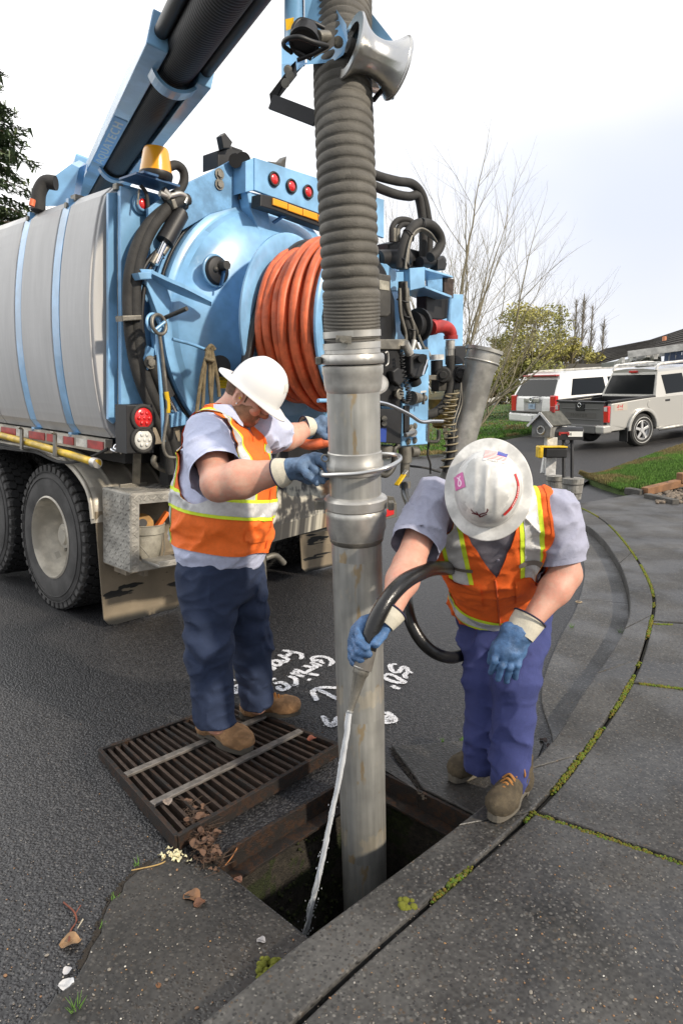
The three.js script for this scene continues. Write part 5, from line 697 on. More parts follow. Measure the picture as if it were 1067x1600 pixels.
{ // boom with its big hose
  M.boomHose = mat(lin(.010, .010, .011), .6, { bump: .001 });
  const A0 = tl(60, 330, 5.6), A = tl(177, 262, 5.6), B = tl(283, 91, 3.3), C = tl(338, 0, 2.88);
  const boom = sub('boom', truck), ax = B.clone().sub(A).normalize(), sd = tl(335, 110, 3.3).sub(B); sd.addScaledVector(ax, -sd.dot(ax)).normalize(); const up = V().crossVectors(sd, ax).normalize(); sd.multiplyScalar(Math.cos(.1)).addScaledVector(up, -Math.sin(.1)); up.crossVectors(sd, ax).normalize();
  const P = (s, l, u) => A.clone().addScaledVector(ax, s).addScaledVector(sd, l).addScaledVector(up, u);
  const AB = A.distanceTo(B), ribbed = (pts, r, pitch, depth, n) => { const c = new THREE.CatmullRomCurve3(pts, false, 'centripetal'), L = c.getLength(), seg = Math.ceil(L / pitch * n), g = new THREE.TubeGeometry(c, seg, 1, 40), p = g.attributes.position, q = V(); const cs = []; for (let i = 0; i <= seg; i++) cs.push(c.getPointAt(i / seg)); for (let i = 0; i < p.count; i++) { const k = Math.floor(i / 41); q.fromBufferAttribute(p, i).sub(cs[k]); const ph = (k / n) % 1; const s = Math.pow(Math.abs(Math.sin(Math.PI * ph)), .5); q.setLength(r - depth + depth * s).add(cs[k]); p.setXYZ(i, q.x, q.y, q.z); } g.computeVertexNormals(); return g; };
  // outer frame rails
  const s0 = -1.6, s1 = AB + .06, hw = .132, rh = .15, rw = .07;
  for (const [l, e] of [[-hw, s1 + .12], [hw, s1 - .05]]) { const q = bx(rh, l < 0 ? .10 : rw, e - s0, 0, 0, 0, .008).applyMatrix4(new THREE.Matrix4().makeBasis(up, sd, ax).setPosition(P((s0 + e) / 2, l, .0))); part('rail', q, M.blue, boom); }
  part('top_plate', bx(.02, hw * 1.7, s1 - s0, 0, 0, 0).applyMatrix4(new THREE.Matrix4().makeBasis(up, sd, ax).setPosition(P((s0 + s1) / 2, 0, -.2))), M.blue, boom);
  for (const [l, a, b] of [[-hw, s1 - .1, s1 + 1.3], [hw, s1 - .2, s1 + 1.3]]) part('inner_rail', cyl(P(a, l * .96, 0), P(b, l * .96, 0), .034, .034, 20), M.black, boom);
  part('boom_hose', ribbed([P(-1.7, 0, -.0), P(0, 0, 0), P(AB, 0, 0), P(AB + 1.2, 0, .02)], .097, .026, .003, 6), M.boomHose, boom);
  for (const s of [.15, AB - .12]) { const pts = []; for (let i = 0; i <= 16; i++) { const a = Math.PI * (.06 + i / 16 * .88); pts.push(P(s, -Math.cos(a) * .122, Math.sin(a) * .118)); } const pos = [], idx = []; pts.forEach((p, i) => { const c = P(s, 0, 0), n = p.clone().sub(c).normalize(); for (const [w, r] of [[-.06, 0], [.06, 0], [.06, .016], [-.06, .016]]) { const q = p.clone().addScaledVector(ax, w).addScaledVector(n, r); pos.push(q.x, q.y, q.z); } }); for (let i = 0; i + 1 < pts.length; i++) for (let k = 0; k < 4; k++) { const a = i * 4 + k, b = i * 4 + (k + 1) % 4; idx.push(a, a + 4, b, a + 4, b + 4, b); } const g = new THREE.BufferGeometry(); g.setAttribute('position', new THREE.Float32BufferAttribute(pos, 3)); g.setIndex(idx); const gg = g.toNonIndexed(); gg.computeVertexNormals(); part('saddle', gg, M.blue, boom); }
  part('rail_lettering', new THREE.PlaneGeometry(1.3, .082).applyMatrix4(new THREE.Matrix4().makeBasis(ax, sd.clone().negate(), up).setPosition(P(.95, -hw, rh / 2 + .003))), textMat(512, 100, '#8abcea', x => { x.fillStyle = '#dde2e0'; x.font = 'bold 92px sans-serif'; x.fillText('AQUATECH', 6, 84, 500); }), boom, true);
  part('boom_foot', [bx(.4, .5, .9, 0, 0, 0, .02).applyMatrix4(new THREE.Matrix4().makeBasis(up, sd, ax).setPosition(P(-1.75, 0, -.1)))], M.blue, boom);
  part('stub_hose', tube([tl(60, 330, 4.9), tl(62, 300, 4.9), tl(72, 285, 4.9), tl(88, 286, 4.9)], .05, 30, 12), M.rubber, boom); part('orange_grip', cyl(tl(50, 322, 4.8), tl(52, 312, 4.8), .02, .02), M.orange, boom);
  // hose over the top and hanging down
  const hang = (p, d) => tl(...p, d);
  const down = [[538, -70, 2.42], [538, -25, 2.34], [537, 30, 2.27], [535, 105, 2.2], [538, 200, 2.165], [542, 300, 2.17], [546, 400, 2.2], [549, 470, 2.235], [550, 530, 2.275]].map(p => tl(...p));
  const hang2 = sub('hanging_hose', truck);
  part('elbow_hose', ribbed([P(AB + 1.1, 0, .02), P(AB + 1.5, 0, .06), tl(440, -330, 2.5), tl(515, -270, 2.5), tl(536, -150, 2.48), down[0]], .098, .05, .008, 6), M.black, hang2);
  const r = .0945; part('ribbed_hose', ribbed(down.slice(0, 8), r, .0335, .0085, 8), M.hoseRib, hang2);
  part('smooth_cuff', ribbed([down[7].clone().lerp(down[6], .1), down[7], down[8]], .094, .011, .003, 4), M.hoseRib, hang2);
  const cx = down[8].clone().sub(down[7]).normalize(); for (const [y, d] of [[522, 2.268], [540, 2.283]]) part('band_clamp', cyl(tl(549.5, y - 5, d), tl(550, y + 5, d + .005), .0965, .0965, 40), M.alu, hang2); part('clamp_bolt', [cyl(tl(536, 530, 2.17), tl(536, 530, 2.15), .012, .012, 6), bx(.05, .022, .01, 0, 0, 0).applyMatrix4(basisM(tl(536, 530, 2.1).sub(tl(536, 530, 2.2)), tl(537, 530, 2.175)))], M.fitting, hang2);
  // boom head: plates, rollers, light
  const H = sub('boom_head', truck), hz = (px, py, d) => tl(px, py, d); const vd = tl(533, 60, 2).sub(tl(533, 60, 3)).normalize();
  const hplate = (pts, d, th) => { const p0 = pts.map(p => tl(p[0], p[1], p[2] ?? d)), dn = vd.clone().multiplyScalar(-th), n = p0.length, all = [...p0, ...p0.map(p => p.clone().add(dn))], c2 = pts.map(p => new THREE.Vector2(p[0], -p[1])), f = THREE.ShapeUtils.triangulateShape(c2, []), idx = []; for (const [a, b, c] of f) idx.push(a, b, c, a + n, c + n, b + n); for (let i = 0; i < n; i++) { const j = (i + 1) % n; idx.push(i, i + n, j, j, i + n, j + n); } const g = new THREE.BufferGeometry(); g.setAttribute('position', new THREE.Float32BufferAttribute(all.flatMap(p => [p.x, p.y, p.z]), 3)); g.setIndex(idx); const q = g.toNonIndexed(); q.computeVertexNormals(); return q; };
  part('boom_cradle', hplate([[64, 322], [66, 290], [112, 256], [124, 262], [112, 322]], 5.5, .2), M.blue, boom);
  part('head_plate', hplate([[476, -60, 2.3], [505, -60, 2.3], [516, 0, 2.2], [541, 38, 2.08], [544, 70, 2.07], [536, 86, 2.08], [520, 97, 2.1], [480, 101, 2.14], [476, 40, 2.22]], 2.1, .02), M.blue, H);
  part('head_plate', hplate([[562, -60, 2.4], [577, -60, 2.4], [580, 20, 2.32], [616, 66, 2.25], [625, 75, 2.24], [610, 90, 2.25], [585, 80, 2.28], [570, 40, 2.33]], 2.3, .02), M.blue, H);
  part('tie_plate', hplate([[440, 100, 2.2], [440, 128, 2.2], [452, 128, 2.2], [476, 101, 2.15], [540, 96, 2.14], [520, 94, 2.16], [478, 98, 2.17]], 2.2, .03), M.blue, H);
  part('head_cylinder', cyl(hz(460, -60, 2.35), hz(460, 75, 2.22), .033, .033, 24), M.blue, H); part('cylinder_lug', hplate([[440, 70, 2.2], [478, 70, 2.2], [476, 104, 2.2], [440, 106, 2.2]], 2.2, .03), M.blue, H);
  part('yellow_label', hplate([[446, 30, 2.19], [459, 27, 2.19], [459, 44, 2.17], [447, 48, 2.18]], 2.18, .002), textMat(64, 64, '#d8aa1c', x => { x.fillStyle = '#222'; x.font = 'bold 20px sans-serif'; x.fillText('CAUTION', 2, 24, 60); x.fillRect(6, 34, 50, 4); x.fillRect(6, 46, 44, 4); }), H);
  const roll = (a, b, R0, R1, name, m) => { const d = b.clone().sub(a), L = d.length(), pr = []; for (let i = 0; i <= 20; i++) { const t = i / 20; pr.push([R1 + (R0 - R1) * Math.pow(Math.abs(2 * t - 1), 2.2), L * (.06 + t * .88)]); } const g = lathe([[R0 * .72, .015], [R0 * .72, 0], [R0 * 1.02, 0], [R0 * 1.05, L * .03], [R0 * 1.0, L * .06], ...pr, [R0 * 1.0, L * .95], [R0 * 1.05, L * .97], [R0 * 1.02, L], [R0 * .72, L], [R0 * .72, L - .015]], 48); g.applyMatrix4(new THREE.Matrix4().makeRotationFromQuaternion(new THREE.Quaternion().setFromUnitVectors(V(0, 1, 0), d.clone().normalize())).setPosition(a)); part(name, g, m, H); part('roller_core', cyl(a.clone().addScaledVector(d, -.03), b, R0 * .25, R0 * .25, 16), M.steelDk, H); };
  roll(hz(546, 71, 2.05), hz(622, 108, 2.12), .088, .052, 'roller', M.aluRaw); roll(hz(500, 116, 2.36), hz(618, 126, 2.36), .055, .04, 'roller', M.aluRaw);
  part('roller_pin', bolt(hz(528, 66, 2.06), .011, vd), M.fitting, H);
  { const l = sub('work_light', truck); const c = hz(477, 60, 2.03), dn = hz(473, 74, 2.01).sub(hz(480, 47, 2.045)).normalize(); const g = lathe([[0, -.052], [.018, -.050], [.034, -.036], [.040, -.008], [.040, .006], [.046, .010], [.046, .022], [.039, .024], [.036, .016], [0, .016]], 36); g.applyMatrix4(new THREE.Matrix4().makeRotationFromQuaternion(new THREE.Quaternion().setFromUnitVectors(V(0, 1, 0), dn)).setPosition(c)); part('lamp_shell', g, M.black, l);
    part('cage', [tube([hz(512, 72, 2.02), hz(490, 66, 1.98), hz(466, 58, 1.96), hz(447, 62, 1.98), hz(444, 72, 2.03), hz(456, 82, 2.06)], .007), tube([hz(510, 46, 2.08), hz(490, 36, 2.06), hz(470, 31, 2.06), hz(460, 40, 2.05), hz(456, 62, 2.02)], .007), tube([hz(512, 72, 2.02), hz(490, 84, 2.04), hz(465, 94, 2.06)], .006), tube([hz(486, 92, 2.05), hz(462, 80, 2.05)], .006)], M.black, l); part('lamp_bracket', hplate([[508, 40], [524, 40], [522, 72], [505, 82], [486, 94], [505, 70]], 2.05, .012), M.steelDk, l); part('lamp_joint', cyl(hz(496, 58, 2.03), hz(512, 58, 2.06), .018, .018), M.fitting, l); }
  part('stop_arm', [hplate([[421, 147, 2.2], [455, 102, 2.15], [462, 95, 2.15], [464, 118, 2.15], [437, 152, 2.2], [424, 170, 2.22]], 2.2, .012), bar(hz(424, 159, 2.21), hz(494, 186, 2.18), .012, .045, V(0, 1, 0))], M.black, H); for (const [x, y] of [[450, 109], [453, 118], [446, 130]]) part('nut', bolt(hz(x, y, 2.14), .009, vd), M.alu, H);
  part('cable_tail', tube([hz(584, 156, 2.2), hz(592, 146, 2.16), hz(598, 140, 2.14)], .008), M.black, H);
}
{ // aluminium suction pipe with its couplings, hanging into the pit
  const P = [[550, 538, 2.285], [553, 700, 2.36], [556, 870, 2.46], [565, 1145, 2.64], [571, 1440, 2.86], [573, 1520, 2.93]].map(p => at(...p)); const top = P[0], bot = P[5]; const t = thing('suction_pipe', 'upright grey aluminium suction pipe with clamped couplings reaching into the pit', 'pipe', bot), d = top.clone().sub(bot), L = d.length();
  const g = t; const q = new THREE.Quaternion().setFromUnitVectors(V(0, 1, 0), d.clone().normalize()); g.quaternion.copy(q);
  const yOf = (py) => { let best = 0, bd = 1e9; for (let i = 0; i <= 2000; i++) { const s = i / 2000, w = bot.clone().addScaledVector(d, s).sub(V(0, EYE, 0)); const y = 800 - FOC * w.dot(CU) / w.dot(CF); if (Math.abs(y - py) < bd) { bd = Math.abs(y - py); best = s; } } return best * L; };
  const r = .0905, Y = yOf;
  part('lower_tube', lathe([[r, Y(1500)], [r, Y(838)]], 48), M.pipe, g).userData.label = 'long weathered lower tube'; part('tube_inside', lathe([[r - .004, Y(1500)], [r - .004, Y(1300)]], 32), M.black, g);
  part('middle_tube', lathe([[r, Y(776)], [r, Y(738)]], 48), M.pipe, g); part('upper_tube', lathe([[r, Y(715)], [r, Y(612)]], 48), M.pipe, g);
  const ring = (name, pr, m) => part(name, lathe(pr.map(p => [r + p[0] * .8, Y(p[1])]), 56), m, g);
  ring('flange', [[0, 842], [.010, 836], [.012, 830], [.019, 824], [.020, 806], [.023, 803], [.023, 796], [.018, 793], [.0, 793]], M.aluDull); ring('weld_bead', [[0, 846], [.006, 843], [.008, 838], [.0, 834]], M.fitting);
  ring('quick_clamp', [[0, 793], [.020, 793], [.026, 791], [.026, 778], [.020, 775], [.0, 772]], M.alu); ring('coupling', [[0, 740], [.006, 738], [.008, 735], [.012, 731], [.012, 722], [.006, 718], [.005, 706], [0, 704]], M.aluDull);
  ring('top_flange', [[0, 612], [.006, 608], [.010, 600], [.012, 586], [.016, 583], [.016, 572], [.010, 570], [.0, 569]], M.aluDull); ring('top_clamp', [[0, 568], [.018, 568], [.021, 566], [.021, 556], [.016, 553], [0, 552]], M.alu);
  part('adapter', lathe([[r + .004, Y(552)], [r + .002, Y(536)], [r - .003, Y(536)]], 40), M.alu, g);
  const lp = (px, py, dd) => at(px, py, dd).sub(bot).applyQuaternion(q.clone().invert());
  part('clamp_latch', [bx(.02, .03, .03, r + .03, Y(786), .05, .004), bx(.05, .034, .04, -r - .03, Y(786), .0, .004)], M.fitting, g); part('clamp_latch', [bx(.02, .026, .03, -r - .022, Y(562), .03, .004)], M.fitting, g); part('small_eye', torus(.012, .003, V(-r - .012, Y(712), .03), V(0, 0, 1), 14, 5), M.fitting, g);
  const hr = []; const C0 = lp(562, 733, 2.37); for (const p of [[503, 738, 2.36], [505, 742, 2.33], [530, 742, 2.27], [560, 740, 2.245], [600, 732, 2.25], [618, 724, 2.30], [625, 716, 2.38], [618, 711, 2.46], [595, 710, 2.50], [570, 712, 2.5]]) hr.push(lp(...p)); part('ring_handle', tube(hr, .0085, 70, 12), M.aluRaw, g);
}
// ================================================================ PEOPLE: continuous surfaces meshed from smooth distance fields
function nets(f, lo, hi, c) {
  const nx = Math.ceil((hi.x - lo.x) / c) + 1, ny = Math.ceil((hi.y - lo.y) / c) + 1, nz = Math.ceil((hi.z - lo.z) / c) + 1, B = 5;
  const val = new Float32Array(nx * ny * nz).fill(1), id = (i, j, k) => (k * ny + j) * nx + i, hd = B * c * .87 * 1.9 + c;
  for (let k = 0; k < nz; k += B) for (let j = 0; j < ny; j += B) for (let i = 0; i < nx; i += B) {
    const m = B / 2, d = f(lo.x + (i + m) * c, lo.y + (j + m) * c, lo.z + (k + m) * c), skip = Math.abs(d) > hd;
    for (let kk = k; kk < Math.min(nz, k + B); kk++) for (let jj = j; jj < Math.min(ny, j + B); jj++) for (let ii = i; ii < Math.min(nx, i + B); ii++) val[id(ii, jj, kk)] = skip ? d : f(lo.x + ii * c, lo.y + jj * c, lo.z + kk * c);
  }
  const pos = [], vid = new Int32Array(nx * ny * nz).fill(-1), E = [[0, 1], [0, 2], [0, 4], [1, 3], [1, 5], [2, 3], [2, 6], [3, 7], [4, 5], [4, 6], [5, 7], [6, 7]], v = new Float32Array(8);
  for (let k = 0; k + 1 < nz; k++) for (let j = 0; j + 1 < ny; j++) for (let i = 0; i + 1 < nx; i++) {
    let neg = 0; for (let q = 0; q < 8; q++) { v[q] = val[id(i + (q & 1), j + (q >> 1 & 1), k + (q >> 2))]; if (v[q] < 0) neg++; }
    if (!neg || neg === 8) continue;
    let x = 0, y = 0, z = 0, n = 0; for (const [a, b] of E) if (v[a] < 0 !== v[b] < 0) { const t = v[a] / (v[a] - v[b]); x += mix(a & 1, b & 1, t); y += mix(a >> 1 & 1, b >> 1 & 1, t); z += mix(a >> 2, b >> 2, t); n++; }
    vid[id(i, j, k)] = pos.length / 3; pos.push(lo.x + (i + x / n) * c, lo.y + (j + y / n) * c, lo.z + (k + z / n) * c);
  }
  const idx = [], quad = (a, b, c2, d, fl) => { if (a < 0 || b < 0 || c2 < 0 || d < 0) return; fl ? idx.push(a, b, c2, a, c2, d) : idx.push(a, c2, b, a, d, c2); };
  for (let k = 1; k + 1 < nz; k++) for (let j = 1; j + 1 < ny; j++) for (let i = 1; i + 1 < nx; i++) {
    const s = val[id(i, j, k)] < 0;
    if (s !== val[id(i + 1, j, k)] < 0) quad(vid[id(i, j - 1, k - 1)], vid[id(i, j, k - 1)], vid[id(i, j, k)], vid[id(i, j - 1, k)], s);
    if (s !== val[id(i, j + 1, k)] < 0) quad(vid[id(i - 1, j, k - 1)], vid[id(i - 1, j, k)], vid[id(i, j, k)], vid[id(i, j, k - 1)], s);
    if (s !== val[id(i, j, k + 1)] < 0) quad(vid[id(i - 1, j - 1, k)], vid[id(i, j - 1, k)], vid[id(i, j, k)], vid[id(i - 1, j, k)], s);
  }
  const g = new THREE.BufferGeometry(); g.setAttribute('position', new THREE.Float32BufferAttribute(pos, 3)); g.setIndex(idx); g.computeVertexNormals(); return g;
}
const smin = (a, b, k) => { const h = Math.max(k - Math.abs(a - b), 0) / k; return Math.min(a, b) - h * h * k * .25; };
const capF = (a, b, ra, rb = ra) => { const bx_ = b.x - a.x, by = b.y - a.y, bz = b.z - a.z, L2 = bx_ * bx_ + by * by + bz * bz || 1e-9; return (x, y, z) => { const px = x - a.x, py = y - a.y, pz = z - a.z, t = clamp((px * bx_ + py * by + pz * bz) / L2, 0, 1); return Math.hypot(px - bx_ * t, py - by * t, pz - bz * t) - mix(ra, rb, t); }; };
const ellF = (c, X, Y, Z, r) => (x, y, z) => { const px = x - c.x, py = y - c.y, pz = z - c.z, a = (px * X.x + py * X.y + pz * X.z) / r[0], b = (px * Y.x + py * Y.y + pz * Y.z) / r[1], d = (px * Z.x + py * Z.y + pz * Z.z) / r[2], k0 = Math.hypot(a, b, d), k1 = Math.hypot(a / r[0], b / r[1], d / r[2]); return k1 < 1e-6 ? -r[0] : k0 * (k0 - 1) / k1; };
const uni = (list, k = .03) => (x, y, z) => { let d = list[0](x, y, z); for (let i = 1; i < list.length; i++) d = smin(d, list[i](x, y, z), list[i].k || k); return d; };
const wrapF = (f, w) => (x, y, z) => { const d = f(x, y, z); return Math.abs(d) > .045 ? d : d + w(x, y, z); };
const kk = (f, k) => { f.k = k; return f; };
function frame(P, N, rightHint) { const u = N.clone().sub(P), L = u.length(); u.normalize(); const r = rightHint.clone().addScaledVector(u, -rightHint.dot(u)).normalize(), f = V().crossVectors(u, r); return { P, u, r, f, L, at: (a, b, c) => P.clone().addScaledVector(r, a).addScaledVector(u, b).addScaledVector(f, c), loc: (x, y, z) => { const q = V(x, y, z).sub(P); return [q.dot(r), q.dot(u), q.dot(f)]; } }; }
// elliptical trunk: rows [t, halfwidth, halfdepth, forward offset]
function trunkF(F, rows, grow = 0) {
  const n = rows.length; return (x, y, z) => {
    const px = x - F.P.x, py = y - F.P.y, pz = z - F.P.z, a = px * F.r.x + py * F.r.y + pz * F.r.z, b = (px * F.u.x + py * F.u.y + pz * F.u.z) / F.L, c = px * F.f.x + py * F.f.y + pz * F.f.z;
    const t = clamp(b, rows[0][0], rows[n - 1][0]); let i = 0; while (i < n - 2 && t > rows[i + 1][0]) i++; let s = (t - rows[i][0]) / (rows[i + 1][0] - rows[i][0]); s = s * s * (3 - 2 * s);
    const w = mix(rows[i][1], rows[i + 1][1], s) + grow, d = mix(rows[i][2], rows[i + 1][2], s) + grow, o = mix(rows[i][3] || 0, rows[i + 1][3] || 0, s), e = Math.hypot(a / w, (c - o) / d), dr = (e - 1) * Math.min(w, d), du = Math.max(rows[0][0] - b, b - rows[n - 1][0]) * F.L, R = .035;
    const A = dr + R, D = du + R; return Math.min(Math.max(A, D), 0) + Math.hypot(Math.max(A, 0), Math.max(D, 0)) - R;
  };
}
function clipG(g, fn, keep = 1, lift = 0) {
  const P = g.attributes.position, Nn = g.attributes.normal, ix = g.index ? g.index.array : [...Array(P.count).keys()], pos = [], nor = []; const s = new Float32Array(P.count); for (let i = 0; i < P.count; i++) s[i] = keep * fn(P.getX(i), P.getY(i), P.getZ(i));
  const gv = i => [P.getX(i), P.getY(i), P.getZ(i), Nn.getX(i), Nn.getY(i), Nn.getZ(i), s[i]];
  for (let t = 0; t < ix.length; t += 3) { const a = s[ix[t]], b = s[ix[t + 1]], c = s[ix[t + 2]]; if (a < 0 && b < 0 && c < 0) continue; const q = [gv(ix[t]), gv(ix[t + 1]), gv(ix[t + 2])]; let o = []; if (a >= 0 && b >= 0 && c >= 0) o = q; else for (let i = 0; i < 3; i++) { const A = q[i], Bq = q[(i + 1) % 3]; if (A[6] >= 0) o.push(A); if (A[6] >= 0 !== Bq[6] >= 0) { const m = A[6] / (A[6] - Bq[6]); o.push(A.map((v, j) => mix(v, Bq[j], m))); } } for (let i = 1; i + 1 < o.length; i++) for (const v of [o[0], o[i], o[i + 1]]) { pos.push(v[0] + v[3] * lift, v[1] + v[4] * lift, v[2] + v[5] * lift); nor.push(v[3], v[4], v[5]); } }
  const r = new THREE.BufferGeometry(); r.setAttribute('position', new THREE.Float32BufferAttribute(pos, 3)); r.setAttribute('normal', new THREE.Float32BufferAttribute(nor, 3)); return r;
}
const boxOf = (pts, m) => { const b = new THREE.Box3().setFromPoints(pts).expandByScalar(m); return [b.min, b.max]; };
// cloth folds
const folds = (x, y, z, A, s = 1) => { const n = fbm(x * 5 * s + 3, y * 5 * s, z * 5 * s + 9, 2), r = 1 - Math.abs(2 * vn(x * 6 * s + n * 4, y * 10 * s + n * 3, z * 6 * s) - 1), q = 1 - Math.abs(2 * vn(x * 15 * s + n * 6, y * 21 * s - n * 5, z * 15 * s + 4) - 1); return A * (.2 - r * r * r * r * 1.15 + (n - .5) * .7 - q * q * q * q * .45); };
const tCloth = again(dtex(256, (u, v) => .93 + .07 * fbm(u * 30, v * 30, 2, 3, 30) + .03 * (vn(u * 128, v * 128, 0, 128) - .5), true), 3);
const C3 = (r, g, b, rough = .85, o = {}) => mat(lin(r, g, b), rough, { bump: .0012, brep: 6, map: tCloth, ...o });
const tSkin = again(dtex(256, (u, v) => { const a = fbm(u * 14, v * 14, 3, 4, 14), b = fbm(u * 60, v * 60, 8, 2, 60); return [.92 + .08 * b, .84 + .16 * a, .82 + .18 * a]; }, true), 4);
const W = { skin: mat(lin(.70, .41, .305), .48, { map: tSkin, bump: .0008, brep: 8, phys: { sheen: .2, sheenRoughness: .6 } }), hiVis: C3(.93, .17, .018, .75), hiVisR: C3(.90, .145, .015, .75), lime: C3(.72, .90, .04, .7), silver: mat(lin(.72, .72, .71), .38, { metal: .1, bump: .001, brep: 10, dust: 3 }), glove: C3(.12, .20, .33, .6, { bump: .002, map: again(tDust, 9) }), gloveR: C3(.07, .16, .33, .5, { bump: .002, map: again(tDust, 9) }), cuff: C3(.62, .58, .47, .9), navy: C3(.022, .02, .05), hair: C3(.06, .035, .02, .9) };
function hatShape(o) { // local: x right, y up, z forward
  const rows = [], nA = 72, ph = 22; const ridge = (x, z) => (o.ridges || []).reduce((s, [c, w, h]) => s + h * Math.exp(-(((x - c) / w) ** 2)) * sst(-.09, -.05, z) * sst(.115, .07, z), 0);
  for (let i = 0; i <= ph; i++) { const p = i / ph * Math.PI / 2, r = []; for (let k = 0; k <= nA; k++) { const t = k / nA * 6.28318, s = Math.pow(Math.sin(p), .92), x = o.b * s * Math.sin(t), z = o.a * s * Math.cos(t), y = o.h * Math.pow(Math.cos(p), .8); r.push([x, y + ridge(x, z), z]); } rows.push(r); }
  for (const q of [.12, .4, .7, .92, 1, 1.01, .96, .6, .1]) { const un = q > 1 ? 1 : 0; rows.push(Array.from({ length: nA + 1 }, (_, k) => { const t = k / nA * 6.28318, e = o.brim(t), w = Math.min(q, 1); return [(o.b + e * w) * Math.sin(t), -.002 - o.droop * w * w * e - (rows.length > ph + 5 ? .006 : 0), (o.a + e * w) * Math.cos(t)]; })); }
  rows.push(Array.from({ length: nA + 1 }, (_, k) => { const t = k / nA * 6.28318; return [o.b * .95 * Math.sin(t), 0, o.a * .95 * Math.cos(t)]; })); for (const s of [.7, .3, .01]) rows.push(Array.from({ length: nA + 1 }, (_, k) => { const t = k / nA * 6.28318; return [o.b * s * Math.sin(t), o.h * .9 * Math.sqrt(1 - s * s), o.a * s * Math.cos(t)]; }));
  const pos = rows.flat(2), idx = [], m = nA + 1; for (let i = 0; i + 1 < rows.length; i++) for (let k = 0; k < nA; k++) { const a = i * m + k, b = a + m; idx.push(a, b, a + 1, b, b + 1, a + 1); }
  const g = new THREE.BufferGeometry(); g.setAttribute('position', new THREE.Float32BufferAttribute(pos, 3)); g.setIndex(idx); g.computeVertexNormals(); return g;
}
function hatPatch(o, c, w, l, rot, n = 10) { // patch lying on the dome, centred at (x,z)
  const pos = [], uv = [], idx = []; for (let j = 0; j <= n; j++) for (let i = 0; i <= n; i++) { const a = (i / n - .5) * w, b = (j / n - .5) * l, x = c[0] + a * Math.cos(rot) - b * Math.sin(rot), z = c[1] + a * Math.sin(rot) + b * Math.cos(rot), e = Math.min(.985, Math.hypot(x / o.b, z / o.a)), p = Math.asin(Math.pow(e, 1 / .92)); pos.push(x * 1.008, o.h * Math.pow(Math.cos(p), .8) + .0025, z * 1.008); uv.push(i / n, j / n); } for (let j = 0; j < n; j++) for (let i = 0; i < n; i++) { const a = j * (n + 1) + i, b = a + n + 1; idx.push(a, b, a + 1, b, b + 1, a + 1); }
  const g = new THREE.BufferGeometry(); g.setAttribute('position', new THREE.Float32BufferAttribute(pos, 3)); g.setAttribute('uv', new THREE.Float32BufferAttribute(uv, 2)); g.setIndex(idx); g.computeVertexNormals(); return g;
}
